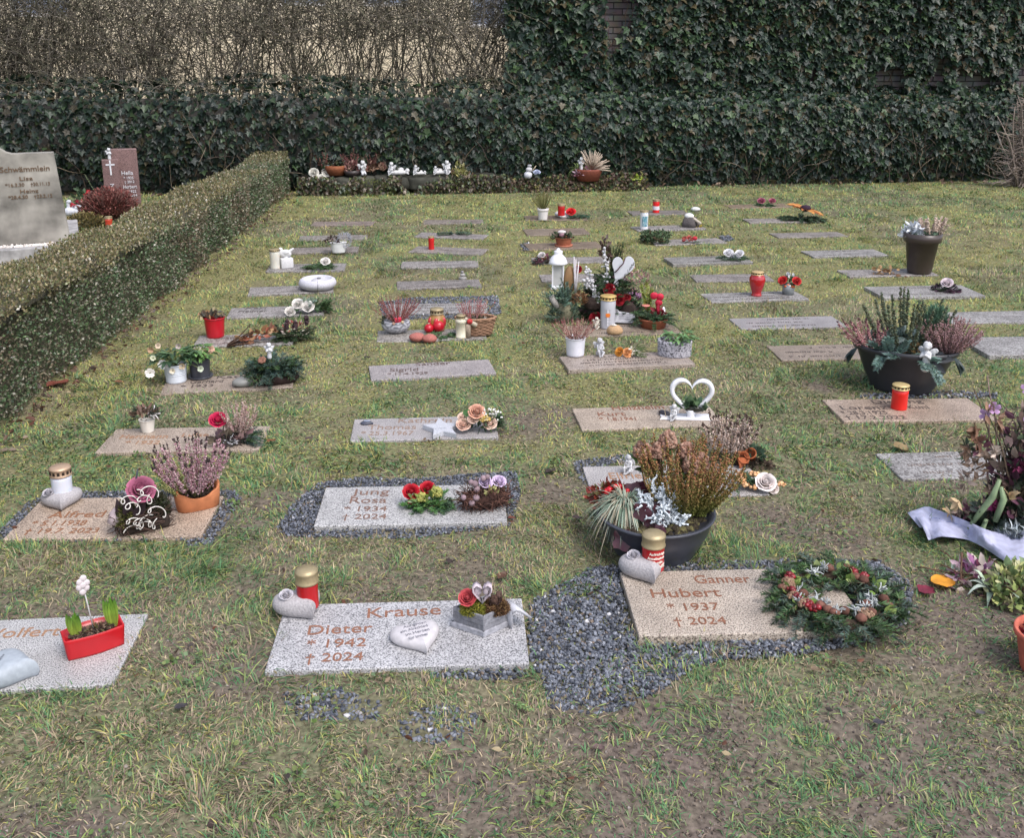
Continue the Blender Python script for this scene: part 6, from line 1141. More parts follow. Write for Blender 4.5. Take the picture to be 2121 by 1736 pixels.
t.part('woven_wall', b, M_wood); b = MB(); mound(b, (0, 0, 26*u), (34*u, 18*u, 12*u), 260, 8*u, [(.05, .045, .03), (.10, .09, .05), (.35, .32, .28)], SLEAF, .4); lathe(b, [(30*u, 2*u), (30*u, 24*u), (0, 24*u)], sy=.55, col=(.04, .03, .02)); t.part('moss_filling', b, M_leaf)
ms, mf = MB(), MB(); heather(ms, mf, (-8*u, 0, 32*u), 34*u, 46*u, 38, [(.46, .16, .18), (.56, .28, .26), (.34, .10, .12)], None, dens=40, fr=.045, start=.2, wide=.6); a_ = t.part('heather_stems', ms, M_wood); t.part('heather_flowers', mf, M_petal, a_)
b = MB(); tube(b, [(-30*u, -22*u, 44*u), (2*u, -24*u, 26*u)], 5*u, (.44, .38, .30), 10); lathe(b, [(6*u, 0), (6*u, 1*u), (0, 1*u)], (-12*u, -29*u, 36*u), (.45, .05, .05), 14, tilt=(PI/2, 0, 0)); tube(b, [(-16*u, -24*u, 1*u), (-16*u, -24*u, 30*u)], 6*u, (.28, .22, .17), 8); t.part('birch_log', b, M_wood)

# ---- slab with glossy pot
t = TH('flower_pot', 'glossy white round pot of pink heather at the left end of its slab', 'plant pot', 1191, 735, z=.03); u = t.u; pot(t, 18*u, 20.5*u, 39*u, (.66, .66, .72), M_ceram)
ms, mf = MB(), MB(); heather(ms, mf, (0, 0, 32*u), 40*u, 52*u, 78, [(.55, .33, .28), (.62, .46, .38), (.42, .14, .15)], (.25, .06, .08), dens=36, fr=.04, start=.15, wide=.35, stem=(.14, .08, .05)); a_ = t.part('heather_stems', ms, M_wood); t.part('heather_flowers', mf, M_petal, a_)
cherub('grey white cherub with folded wings sitting beside the glossy white pot', 1241, 737, 40, z=.026, rz=R(20), col=(.52, .52, .55))
t = TH('rose_spray', 'single orange rose with white gypsophila lying beside the cherub', 'bouquet', 1296, 738, z=.026, group=DEC); u = t.u; b = MB(); rose(b, (-12*u, 0, 8*u), 10*u, (.68, .30, .05), (-.5, -.7, .5)); rose(b, (2*u, -2*u, 8*u), 10*u, (.70, .33, .14), (.3, -.9, .4)); t.part('orange_rose', b, M_petal); b = MB(); mound(b, (14*u, 2*u, 4*u), (20*u, 10*u, 18*u), 90, 2.2*u, [(.62, .58, .50), (.40, .36, .26)], BALL, 0, fill=.3); t.part('gypsophila', b, M_petal); b = MB()
for k in range(16): tube(b, crook(np.array([6*u, 0, 6*u]), np.array([1, random.uniform(-.3, .5), random.uniform(.0, .8)]), 38*u, 4, .2), .8*u, (.08, .12, .04), 4)
t.part('stems', b, M_leaf)
t = TH('stone_bowl', 'speckled grey heart shaped bowl with ivy, right end of the glossy pot slab', 'planter', 1396, 736, z=.026, rz=R(0)); u = t.u; b = MB(); o_ = np.stack([np.cos(np.linspace(0, 2*PI, 36, endpoint=False))*34, np.sin(np.linspace(0, 2*PI, 36, endpoint=False))*23], 1)*u; o_[:, 1] += np.where(o_[:, 1] > 0, -np.exp(-(o_[:, 0]/(9*u))**2)*7*u, 0); vessel(b, o_, 34*u, (.62, .60, .64), .12, 1.05); t.part('bowl', b, granite('speckled_concrete', (.8, .8, .82), (.45, .45, .48), (.1, .1, .11), 90, .7, .1))
b, f = MB(), MB(); hellebore(b, f, (8*u, 4*u, 24*u), 34*u, u*.8, 18, [], ((.12, .24, .09), (.18, .32, .13), (.08, .15, .06))); t.part('green_plant', b, M_leaf); b = MB(); mound(b, (-12*u, -4*u, 24*u), (18*u, 12*u, 12*u), 90, 7*u, [(.26, .20, .17), (.16, .12, .10), (.20, .24, .22)], SLEAF, .2); t.part('withered_plant', b, M_leaf)

# ---- memorial arrangement behind it
t = TH('memorial_arrangement', 'tall dark memorial arrangement with red roses, white berries and a grey heart', 'arrangement', 1262, 662, z=0, group=DEC); u = t.u; b = MB(); blob(b, (0, 6*u, 16*u), (66*u, 30*u, 22*u), (.03, .03, .02), 3, .06)
for k in range(150):
    a = random.uniform(0, 2*PI); zz = random.uniform(6, 90); w_ = 46*(1-zz/150); fir(b, (math.cos(a)*w_*.5*u, math.sin(a)*12*u, zz*u), (math.cos(a), math.sin(a)*.5-.2, random.uniform(-.1, .9)), random.uniform(28, 46)*u, 10*u, random.choice([FIRC, (.035, .065, .03), (.06, .10, .05), (.03, .05, .03)]), None, .7, .2)
for k in range(14): fir(b, (random.uniform(-12, 16)*u, 8*u, 80*u), (random.uniform(-.25, .3), .1, 1), random.uniform(60, 92)*u, 10*u, random.choice([FIRC, (.05, .09, .04), (.08, .05, .04)]), None, .6, .05)
t.part('fir_twigs', b, M_need, smooth=False); b = MB(); mound(b, (0, 0, 10*u), (74*u, 28*u, 84*u), 460, 13*u, [(.05, .09, .045), (.035, .06, .035), (.10, .05, .06), (.09, .13, .06)], LEAF, .3, fill=.7); mound(b, (-14*u, 8*u, 128*u), (16*u, 10*u, 46*u), 70, 11*u, [(.07, .04, .035), (.10, .06, .05)], LEAF, .4, fill=.4); t.part('leaves', b, M_gleaf)
b = MB(); mound(b, (54*u, 4*u, 56*u), (34*u, 16*u, 56*u), 240, 7*u, [(.30, .14, .16), (.42, .22, .24), (.22, .10, .12), (.50, .34, .30)], SLEAF, .5, fill=.5); mound(b, (46*u, -14*u, 50*u), (22*u, 8*u, 12*u), 50, 7*u, [(.52, .30, .50), (.40, .18, .36)], SLEAF, .4); t.part('pink_sprigs', b, M_petal)
b = MB(); w_ = MB()
for x0, z0, dx, dz, L in ((-14, 30, -.3, 1, 80), (-8, 34, .05, 1, 122), (-20, 40, -.6, .8, 70), (-6, 56, .35, .9, 60), (-10, 20, -.1, 1, 90)):
    P = crook(np.array([x0*u, -22*u, z0*u]), np.array([dx, 0, dz]), L*u, 10, .12); P = [q-np.array([6*u, 0, 0]) for q in P]; tube(b, P, 1.1*u, (.60, .60, .64), 5)
    for q in P[2:]:
        for j in range(3): e = q+unit(rng.normal(size=3)+np.array([0, -.4, .2]))*random.uniform(4, 9)*u; tube(b, [q, e], .9*u, (.6, .6, .64), 4); blob(w_, e, random.uniform(2, 3.6)*u, (.62, .61, .63), 1)
bb_ = t.part('white_branches', b, M_chalk); t.part('white_berries', w_, M_chalk, bb_)
for dx, dz, r in ((-2, 70, 12), (18, 48, 12), (-28, 8, 13), (-66, 110, 8), (34, 54, 8)): b = MB(); rose(b, (dx*u, -26*u, dz*u), r*u, (.30, .015, .025), (0, -.9, .4)); t.part('red_rose', b, M_petal)
for c_, r_ in (((-34, -22, 40), (18, 14, 16)), ((36, -20, 26), (17, 12, 20))): b = MB(); blob(b, np.array(c_)*u, np.array(r_)*u, (.05, .035, .03), 3, .15, fr=5); t.part('seed_head', b, M_wood)
b = MB(); O_ = heart2d(50)*np.array([46, 62])*u; O_[:, 0] += -.45*(O_[:, 1]+26*u)*0; sk_ = O_.copy(); sk_[:, 0] -= np.clip(-(O_[:, 1]-2*u), 0, None)**1.15*.45*u**-.15; M3 = np.array(Euler((R(82), R(-4), R(0))).to_matrix()); plate(b, sk_, 3*u, (.50, .51, .55), M3, (26*u, -22*u, 110*u)); hp_ = t.part('grey_heart', b, M_plastic, smooth=False)
b = MB(); text(b, 'In Liebe', (.06, .06, .06), lambda V: (np.stack([(-2+34*V[:, 0])*u*.62+2*u, (-20+10*V[:, 1]+34*V[:, 0])*u*.8, np.full(len(V), 3.05*u)+V[:, 2]*.001], 1)) @ M3.T+np.array([26*u, -22*u, 110*u]), .01); t.part('inscription', b, M_let, hp_, smooth=False)
b = MB(); tube(b, np.array([(8, -28, 106), (14, -29, 112), (18, -29, 118), (24, -29, 124), (28, -29, 136)])*u, 1.3*u, (.10, .05, .06), 5); t.part('heart_cord', b, M_wood, hp_)
t = TH('conifer_arrangement', 'grey green conifer arrangement with a stump and white sticks left of the tall memorial', 'arrangement', 1176, 668, z=0, group=DEC); u = t.u; b = MB()
for k in range(60): fir(b, (random.uniform(-22, 12)*u, random.uniform(-8, 8)*u, random.uniform(0, 50)*u), (random.uniform(-.9, .5), random.uniform(-.5, .3), random.uniform(.2, 1.2)), random.uniform(34, 64)*u, 9*u, random.choice([(.12, .19, .15), (.09, .14, .11), (.15, .22, .16)]), None, .8, .15)
mound(b, (-10*u, 0, 6*u), (34*u, 16*u, 60*u), 500, 10*u, [(.12, .18, .14), (.08, .13, .09), (.15, .20, .12)], NEED, .6, wid=2.5); t.part('conifer_twigs', b, M_need, smooth=False)
b = MB(); lathe(b, [(16*u, 0), (17*u, 24*u), (15*u, 42*u), (0, 43*u)], (-8*u, 0, 0), (.16, .15, .10), 16, mod=lambda th: 1+.06*np.cos(7*th)); tube(b, [(-22*u, -8*u, 34*u), (-36*u, -10*u, 58*u)], 6.5*u, (.32, .30, .28), 9); t.part('stump', b, M_wood); b = MB()
for dx, dz in ((10, 140), (20, 130), (14, 134)): tube(b, [(14*u, -4*u, 50*u), (dx*u, -4*u, dz*u)], 1.5*u, (.62, .58, .60), 5)
t.part('white_sticks', b, M_chalk); b = MB(); blob(b, (2*u, 4*u, 90*u), (13*u, 8*u, 30*u), (.26, .15, .07), 3, .04, rz=.2); mound(b, (22*u, -4*u, 44*u), (18*u, 10*u, 28*u), 90, 14*u, [(.30, .17, .09), (.20, .10, .05)], NEED, .4, wid=2.5); t.part('dried_leaf', b, M_leaf)
t = TH('terracotta_arrangement', 'terracotta dish with ferns and red flowers right of the tall memorial', 'arrangement', 1352, 678, z=.01, group=DEC); u = t.u; b = MB(); lathe(b, [(0, 0), (24*u, 0), (30*u, 18*u), (31*u, 20*u), (27*u, 20*u), (0, 14*u)], col=(.26, .085, .045)); t.part('dish', b, M_terra); b = MB()
for k in range(60): a = random.uniform(0, 2*PI); fir(b, (math.cos(a)*10*u, math.sin(a)*8*u, 16*u), (math.cos(a), math.sin(a)*.6, random.uniform(0, .9)), random.uniform(30, 46)*u, 9*u, random.choice([(.06, .12, .045), FIRC, (.05, .09, .05)]), None, .6, .3)
for k in range(5): fir(b, (-12*u, 6*u, 30*u), (random.uniform(-.4, .2), .1, 1), random.uniform(50, 70)*u, 14*u, (.22, .26, .06), None, .3, .05)
t.part('fern_twigs', b, M_need, smooth=False); b = MB(); mound(b, (10*u, -6*u, 26*u), (16*u, 10*u, 22*u), 24, 14*u, [(.30, .02, .04), (.22, .03, .04)], LEAF, .6); 
for dx, dz in ((0, 68), (12, 66), (10, 54)): blob(b, (dx*u, -4*u, dz*u), (8*u, 4*u, 8*u), (.50, .02, .05), 2, .08)
tube(b, [(10*u, -4*u, 30*u), (8*u, -4*u, 56*u)], 4*u, (.36, .02, .04), 6); t.part('red_flowers', b, M_petal); b = MB(); lathe(b, [(1*u, 0), (2*u, 5*u), (9*u, 8*u), (8*u, 9*u), (0, 8*u)], (-16*u, -8*u, 40*u), (.60, .22, .18), 14); blob(b, (20*u, -8*u, 38*u), (4*u, 3*u, 9*u), (.72, .72, .75), 2); t.part('toadstool_and_angel', b, M_ceram)
t = TH('lantern', 'tall white metal lantern with a domed top behind the conifer arrangement', 'lantern', 1155, 596, z=.0); u = t.u; b = MB(); sq = lambda th: 1/np.maximum(np.abs(np.cos(th)), np.abs(np.sin(th)))*.8
lathe(b, [(18*u, 0), (18*u, 4*u), (15*u, 6*u), (0, 6*u)], col=(.66, .66, .70), seg=32, mod=sq); 
for sx_ in (-1, 1):
    for sy_ in (-1, 1): box(b, (sx_*11*u, sy_*11*u, 28*u), (3*u, 3*u, 46*u), 0, (.68, .68, .72))
t.part('frame', b, M_plastic, smooth=False); b = MB(); lathe(b, [(17*u, 50*u), (20*u, 52*u), (18*u, 56*u), (15*u, 64*u), (9*u, 70*u), (8*u, 71*u), (9*u, 76*u), (8.5*u, 78*u), (4*u, 79*u), (3*u, 83*u), (0, 84*u)], col=(.70, .70, .74), seg=32); t.part('roof', b, M_plastic); b = MB(); box(b, (0, 0, 28*u), (20*u, 20*u, 44*u), 0, (.42, .42, .42)); t.part('frosted_pane', b, M_plastic, smooth=False)
green_spray('low arrangement with a white stone and purple leaves left of the white lantern', 1122, 545, 40, 16, [(.08, .11, .09), (.12, .05, .07)], [((0, 0, 16), 7, (.70, .66, .66)), ((-4, 0, 14), 5, (.66, .62, .62))], 'stone_arrangement', 'arrangement', 30, sub=lambda t, u: t.part('dark_leaves', (lambda b: (mound(b, (6*u, 0, 2*u), (22*u, 10*u, 16*u), 60, 10*u, [(.14, .05, .07), (.20, .10, .06), (.10, .13, .11)], LEAF, .3), b)[1])(MB()), M_leaf), bl='white_bloom')
cherub('small cream angel between the pink heather and the clear grave candle', 1235, 681, 26, rz=R(10), col=(.62, .58, .50))
def crosspict(t, r, H):
    b = MB()
    for z in (.2, .3, .4, .5, .6): box(b, (r*.0, -r*.965, H*z), (r*.7, .001, H*.01), 0, (.3, .3, .32))
    box(b, (0, -r*.96, H*.36), (r*.2, .001, H*.5), 0, (.62, .62, .66)); blob(b, (0, -r*.95, H*.44), (r*.3, .002, r*.34), (.75, .20, .03), 2); t.part('printed_cross', b, M_plastic, smooth=False)
candle('tall clear candle glass with an orange sun print before the memorial arrangement', 1258, 679, 34, 68, (.46, .46, .50), lidh=.13, pict=crosspict, lid=(.55, .38, .14), mat=M_glass)
t = TH('memorial_plaque', 'grey stone plaque with a small rose, right of the tall clear candle', 'ornament', 1289, 670); u = t.u; b = MB(); O_ = np.array([(-20, 0), (20, 0), (26, 10), (24, 20), (8, 22), (-20, 26), (-24, 12)])*u; M3 = np.array(Euler((R(62), 0, 0)).to_matrix()); plate(b, O_, 8*u, (.42, .42, .45), M3); t.part('plaque', b, M_cast, smooth=False); b = MB(); rose(b, (-14*u, 4*u, 24*u), 5*u, (.5, .5, .52)); 
for k in range(3): box(b, (4*u, (3.4+k*2)*u-8.2*u*math.sin(R(62)), (8+k*4)*u+4*u), (24*u, .001, .8*u), 0, (.28, .28, .30), rot=(R(-28), 0, 0))
t.part('rose_relief', b, M_cast)
t = TH('beige_rock', 'rough beige brown rock in front of the tall clear candle', 'rock', 1273, 692); u = t.u; b = MB(); blob(b, (0, 0, 8*u), (17*u, 12*u, 12*u), (.42, .27, .15), 3, .1, fl=-.6); t.part('rock', b, M_cast); b = MB(); blob(b, (-2*u, -2*u, 20*u), (6*u, 4*u, 2*u), (.7, .66, .6), 2); t.part('shell', b, M_chalk)

# ---- terracotta pot slab, far middle row
t = TH('flower_pot', 'small terracotta pot with a saucer, greenery and a white stone, middle row', 'plant pot', 1167, 509); u = t.u; pot(t, 14*u, 18*u, 18*u, (.26, .085, .045), M_terra); b = MB(); lathe(b, [(0, -.5*u), (18*u, 0), (19*u, 3*u), (0, 2*u)], col=(.36, .13, .08)); t.part('saucer', b, M_terra); b = MB(); mound(b, (-2*u, 0, 15*u), (26*u, 14*u, 16*u), 190, 8*u, [(.05, .08, .04), (.10, .08, .06), (.08, .11, .06)], LEAF, .3, fill=.4); t.part('greenery', b, M_leaf); b = MB(); blob(b, (-4*u, -6*u, 30*u), (9*u, 5*u, 4*u), (.72, .66, .66), 2); blob(b, (-4*u, -8*u, 24*u), (6*u, 4*u, 5*u), (.34, .18, .22), 2); t.part('white_pebble', b, M_chalk)
t = TH('flower_pot', 'white pot of upright olive green heather at the head of the middle row', 'plant pot', 1124, 455); u = t.u; pot(t, 9*u, 11.5*u, 24*u, (.64, .60, .60), M_plastic, rim=.22)
ms, mf = MB(), MB(); heather(ms, mf, (0, 0, 22*u), 20*u, 44*u, 60, [(.12, .14, .04), (.16, .15, .06), (.20, .12, .07)], (.26, .16, .12), dens=36, fr=.025, start=.05, wide=.3, stem=(.12, .13, .04)); a_ = t.part('heather_stems', ms, M_wood); t.part('heather_needles', mf, M_leaf, a_)
t = TH('white_candle_dish', 'white pebble shaped candle holder with a second flat pebble, far middle row', 'candle holder', 1163, 449); u = t.u; b = MB(); blob(b, (0, 0, 6*u), (15*u, 12*u, 7*u), (.66, .64, .66), 3); t.part('dish', b, M_chalk); b = MB(); blob(b, (6*u, -12*u, 2.5*u), (11*u, 5*u, 3.5*u), (.70, .68, .68), 3); t.part('pebble', b, M_chalk)
candle('short red grave candle on the white pebble holder, far middle row', 1162, 446, 16, 24, (.42, .008, .01), lidh=.16, z=SZ+.04, band=False)
green_spray('bright red rose with dark leaves beside the white pebble holder', 1194, 451, 44, 14, [(.04, .08, .05), (.05, .09, .06)], [((-12, 0, 10), 10, (.66, .02, .03))], n=30, nl=7, bl='red_rose')
# ---- fourth row
candle('red and white banded grave candle at the far end of the fourth row', 1358, 440, 15, 27, (.60, .012, .015), lidh=.14, flame=False, pict=lambda t, r, H: t.part('white_label', (lambda b: (lathe(b, [(r*.945, H*.22), (r*.945, H*.5)], col=(.62, .60, .64), cap=False), b)[1])(MB()), M_plastic))
b = MB(); q = U(1440, 436); blob(b, (0, 0, 3*q), (10*q, 6*q, 5*q), (.70, .70, .70), 3, .06); solo('white_stone', 'white stone on the grass behind the capped stump', 'stone', 1440, 436, b, M_chalk)
candle('white grave candle with a blue picture, left end of its slab', 1333, 474, 18, 38, (.66, .66, .70), lidh=.09, band=False, pict=pictf)
t = TH('stump_ornament', 'dark weathered stump with a white mushroom shaped cap', 'ornament', 1428, 469, group=DEC); u = t.u; b = MB(); lathe(b, [(18*u, 0), (15*u, 10*u), (11*u, 20*u), (0, 21*u)], col=(.09, .08, .08), seg=18, mod=lambda th: 1+.12*np.cos(5*th)+.05*np.cos(11*th)); tube(b, [(4*u, -4*u, 20*u), (22*u, -10*u, 8*u)], 3*u, (.45, .40, .34), 6); t.part('stump', b, M_wood); b = MB(); blob(b, (-2*u, -2*u, 22*u), (10*u, 8*u, 6.5*u), (.76, .75, .75), 3, .03); t.part('white_cap', b, M_chalk); b = MB(); mound(b, (14*u, -4*u, 0), (10*u, 5*u, 6*u), 18, 7*u, [(.45, .33, .05)], SLEAF, .2); ribbons(b, (-14*u, 0, 0), 12*u, 1, 24, 20*u, 1.5*u, [(.30, .30, .14), (.18, .22, .08)], .6); t.part('yellow_leaves', b, M_leaf)
t = TH('moss_wreath', 'plain round wreath of dark green boxwood twigs in the grass', 'wreath', 1357, 500, z=.02); u = t.u; b = MB()
for k in range(260): a = random.uniform(0, 2*PI); r_ = random.uniform(18, 28); c = np.array([r_*math.cos(a), r_*math.sin(a), random.uniform(2, 15)])*u; tube(b, crook(c, np.array([-math.sin(a), math.cos(a), random.uniform(-.2, .5)])+rng.normal(size=3)*.4, 12*u, 3, .3), 1.1*u, jit(random.choice([(.07, .12, .05), (.05, .08, .04), (.10, .07, .04)]), .3), 4)
for k in range(500): pass
n = 700; a = rng.uniform(0, 2*PI, n); r_ = rng.uniform(17, 30, n); scatter(b, SLEAF, np.c_[r_*np.cos(a), r_*np.sin(a), rng.uniform(2, 20, n)]*u, basis(rnddir(n, .2)), 6*u*rng.uniform(.7, 1.3, n), pick([(.06, .10, .045), (.09, .14, .06), (.04, .06, .035)], n, .3)); t.part('boxwood_twigs', b, M_leaf)
t = TH('red_flower', 'wilted red flower with one green leaf lying on a slab', 'flower', 1428, 503, group=DEC); u = t.u; b = MB(); mound(b, (-4*u, 0, 3*u), (11*u, 6*u, 11*u), 60, 8*u, [(.42, .05, .06), (.32, .04, .05), (.5, .12, .1)], SLEAF, .2); blob(b, (10*u, 0, 10*u), (5*u, 4*u, 5*u), (.55, .03, .05), 2, .1); t.part('blossom', b, M_petal); b = MB(); scatter(b, LEAF, [(4*u, -3*u, 2*u)], basis([(1, -.2, .1)], (0, 0, 1)), [20*u], (.04, .10, .05)); tube(b, [(4*u, -2*u, 6*u), (-10*u, -6*u, 1*u)], .9*u, (.06, .10, .04), 4); t.part('stem', b, M_leaf)
green_spray('wreath like spray with two white roses and silver twigs', 1518, 540, 66, 18, [FIRC, (.06, .09, .06), (.12, .15, .12)], [((-10, 0, 14), 10, (.76, .75, .78)), ((12, 0, 14), 9, (.76, .75, .78))], n=44, sub=lambda t, u: t.part('silver_twigs', (lambda b: (mound(b, (2*u, -6*u, 4*u), (12*u, 6*u, 12*u), 120, 6*u, [(.45, .45, .48), (.30, .30, .33)], SLEAF, .3), b)[1])(MB()), M_matte))
def urn2(r, H): return [(0, 0), (r*.66, 0), (r*.66, H*.06), (r*.56, H*.1), (r*.62, H*.2), (r*.86, H*.45), (r*1.0, H*.72), (r*.98, H*.84), (r*.8, H*.95), (r*.74, H)]
candle('deep red glass urn lantern with a gold rim on a slab', 1566, 612, 33, 50, (.36, .006, .012), lidh=.13, prof=urn2, mat=M_glass, lid=(.55, .40, .20))
t = TH('glass_vase', 'small glass vase with two red roses right of the red urn lantern', 'vase', 1632, 609); u = t.u; b = MB(); lathe(b, [(0, 0), (12*u, 0), (13*u, 22*u), (12*u, 22*u), (11*u, 2*u), (0, 2*u)], col=(.20, .22, .23)); t.part('glass', b, M_glass); b = MB(); mound(b, (0, 0, 20*u), (28*u, 12*u, 18*u), 90, 9*u, [(.07, .12, .05), (.12, .16, .08), (.16, .09, .06)], LEAF, .3, fill=.4); blob(b, (0, 0, 10*u), (9*u, 9*u, 9*u), (.03, .04, .03), 2); t.part('foliage', b, M_leaf)
for dx, dz in ((-12, 28), (14, 28)): b = MB(); rose(b, (dx*u, -6*u, dz*u), 9.5*u, (.52, .03, .03), (dx*.02, -.6, .6)); t.part('red_rose', b, M_petal)
b = MB(); mound(b, (2*u, 0, 36*u), (9*u, 6*u, 10*u), 18, 10*u, [(.55, .56, .60), (.40, .42, .46)], SLEAF, .6); mound(b, (2*u, -10*u, 18*u), (12*u, 3*u, 5*u), 10, 3*u, [(.6, .16, .06)], BALL, 0); t.part('silver_ribbon', b, M_petal)
# ---- fifth row
green_spray('low sprig with two dusky pink flowers on the farthest slab of the right row', 1582, 426, 40, 9, [(.05, .10, .05)], [((-6, 0, 8), 8, (.36, .10, .16)), ((16, 0, 9), 7, (.38, .10, .16))], n=24, nl=6, bl='pink_flower')
t = green_spray('orange sunflower like bloom lying on dark fir', 1658, 455, 84, 16, [(.03, .06, .035), (.05, .08, .045)], [], 'sunflower_arrangement', 'arrangement', 50, 9); u = t.u
b = MB(); n = 15; a = np.linspace(0, 2*PI, n, endpoint=False); D = np.stack([np.cos(a), np.sin(a)*.6, .05-.28*np.cos(a)], 1); scatter(b, LEAF, np.tile((8*u, -4*u, 22*u), (n, 1))+D*5*u, basis(D, (0, -.1, 1)), np.array([(24*u, 35*u, 30*u)]*n), pick([(.46, .21, .06), (.34, .12, .04)], n, .2)); fl_ = t.part('orange_petals', b, M_petal); b = MB(); blob(b, (8*u, -4*u, 25*u), (11*u, 10*u, 7*u), (.03, .015, .03), 3, .08, fr=6); t.part('dark_centre', b, M_matte, fl_)
t = TH('tall_pot', 'tall dark brown clay pot with white and pale pink winter plants at the right', 'plant pot', 1903, 565); u = t.u; b = MB(); lathe(b, [(0, 0), (22*u, 0), (24*u, 4*u), (32*u, 66*u), (33*u, 66*u), (37*u, 67*u), (38*u, 84*u), (34*u, 84*u), (31*u, 76*u), (0, 76*u)], col=(.060, .045, .042), seg=40); t.part('pot', b, M_plastic)
b = MB(); mound(b, (-22*u, -6*u, 74*u), (24*u, 18*u, 32*u), 130, 13*u, [(.62, .64, .68), (.5, .53, .58)], LEAF, .2, fill=.5); t.part('silver_leaves', b, M_matte); ms, mf = MB(), MB(); heather(ms, mf, (14*u, 0, 78*u), 26*u, 44*u, 26, [(.56, .42, .34), (.62, .50, .42)], None, dens=44, fr=.10, start=.3, wide=.5); a_ = t.part('pale_heather_stems', ms, M_wood); t.part('pale_heather_flowers', mf, M_petal, a_); b = MB(); mound(b, (4*u, -10*u, 78*u), (30*u, 20*u, 10*u), 90, 9*u, [(.14, .22, .15), (.10, .17, .11)], LEAF, .2); t.part('green_leaves', b, M_leaf)
t = TH('dried_sheaf', 'heap of dry curled beech leaves on the slab with the tall brown pot', 'dried leaves', 1832, 568, group=DEC); u = t.u; b = MB(); n = 40; scatter(b, LEAF, np.c_[rng.uniform(-24, 22, n), rng.uniform(-8, 8, n), rng.uniform(1, 12, n)]*u, basis(rnddir(n)*np.array([1, 1, .5])), 13*u*rng.uniform(.6, 1.3, n), pick([(.36, .22, .11), (.44, .30, .16), (.26, .14, .07)], n, .2)); t.part('dry_leaves', b, M_leaf)
t = green_spray('dark arrangement topped by one pale pink rose on a pale slab', 1959, 606, 52, 18, [(.05, .045, .05), (.04, .06, .035), (.10, .05, .08)], [((0, 0, 18), 12, (.72, .62, .66))], n=46, nl=8, sub=lambda t, u: t.part('dark_twigs', (lambda b: (mound(b, (0, 0, 2*u), (30*u, 12*u, 18*u), 160, 9*u, [(.05, .03, .05), (.08, .05, .07), (.03, .04, .03)], SLEAF, .3), b)[1])(MB()), M_leaf), bl='pink_rose')

# ---- Lorenz grave bowl and candle
t = TH('plant_bowl', 'large black oval bowl with conifers, heather and fir behind the Lorenz slab', 'planter', 1866, 806, z=0); u = t.u; b = MB(); BR = 104*u; BH = 96*u
lathe(b, [(0, 0), (BR*.55, 0), (BR*.6, BH*.04), (BR*.60, BH*.10), (BR*.74, BH*.4), (BR*.9, BH*.85), (BR*.98, BH*.90), (BR*1.0, BH), (BR*.94, BH), (BR*.9, BH*.88), (0, BH*.86)], col=(.028, .028, .034), seg=56, sy=.72); t.part('bowl', b, M_plastic)
A2 = lambda x, y, z: np.array([x*u, y*u, BH*.88+z*u])
ms, mf = MB(), MB(); heather(ms, mf, A2(-66, -20, 0), 40*u, 72*u, 40, [(.50, .22, .24), (.60, .42, .38), (.36, .14, .16)], (.12, .04, .06), dens=60, fr=.05, start=.1, wide=.4, lean=-.35); a_ = t.part('pink_heather_stems', ms, M_wood); t.part('pink_heather_flowers', mf, M_petal, a_)
ms, mf = MB(), MB(); heather(ms, mf, A2(78, 0, 0), 50*u, 84*u, 190, [(.42, .24, .25), (.50, .32, .33), (.32, .18, .18)], None, dens=44, fr=.04, start=.15, wide=.3, lean=.04); a_ = t.part('round_heather_stems', ms, M_wood); t.part('round_heather_flowers', mf, M_petal, a_)
ms, mf = MB(), MB(); heather(ms, mf, A2(0, 16, 0), 66*u, 128*u, 24, [(.08, .11, .06), (.10, .10, .05), (.12, .15, .10)], None, dens=130, fr=.045, start=.08, wide=.7, stem=(.09, .07, .04)); a_ = t.part('upright_stems', ms, M_wood); t.part('upright_needles', mf, M_leaf, a_)
b = MB(); mound(b, A2(52, 14, 10), (36*u, 24*u, 92*u), 2600, 10*u, [(.10, .19, .12), (.13, .22, .14), (.07, .13, .09)], NEED, .9, wid=2.2, hemi=True, fill=.5); t.part('conifer', b, M_need); b = MB(); mound(b, A2(-18, 0, 0), (60*u, 30*u, 50*u), 130, 20*u, [(.10, .14, .13), (.07, .11, .09), (.14, .18, .17)], LEAF, .3, fill=.4, wid=1.2)
for a in (-1, 1):
    for k in range(6): scatter(b, LEAF, [A2(a*92, -10+k*3, -4)], basis([(a*.5, -.3, -1+.1*k)], (a, -.5, .3)), [(22*u, 40*u, 30*u)], jit((.04, .06, .055), .3))
t.part('leathery_leaves', b, M_gleaf); b = MB()
for x, y, d, L in ((-40, -62, (-.5, -.6, .5), 48), (-30, -60, (-.1, -.6, .9), 44), (-10, -60, (.4, -.6, .7), 44), (-38, -64, (-.3, -1, -.5), 44), (10, -62, (.9, -.4, .1), 60), (40, -60, (.6, -.7, -.7), 60), (0, -64, (-.6, -.7, .1), 50), (30, -62, (.3, -.9, -.3), 44)):
    for j in range(3): fir(b, A2(x, y+16, 4), np.array(d)+rng.normal(size=3)*.12, L*u, 15*u, (.17, .25, .22), int(L*4), .25, .1)
t.part('blue_fir_twigs', b, M_need, smooth=False); b = MB(); mound(b, A2(12, -34, 0), (20*u, 14*u, 30*u), 90, 10*u, [(.24, .15, .06), (.16, .10, .05)], SLEAF, .4); t.part('withered_blooms', b, M_leaf)
b = MB(); n = 8; bow = [(34, -50, (1, -.2, .4), 40), (34, -50, (.9, -.3, -.5), 54), (34, -50, (.3, -.3, .9), 30), (34, -50, (1, 0, 0), 60)]
for x, y, d, L in bow: scatter(b, LEAF, [A2(x, y, 4)], basis([d], (0, -1, .4)), [(L*.8*u, L*u, L*u)], (.035, .038, .045))
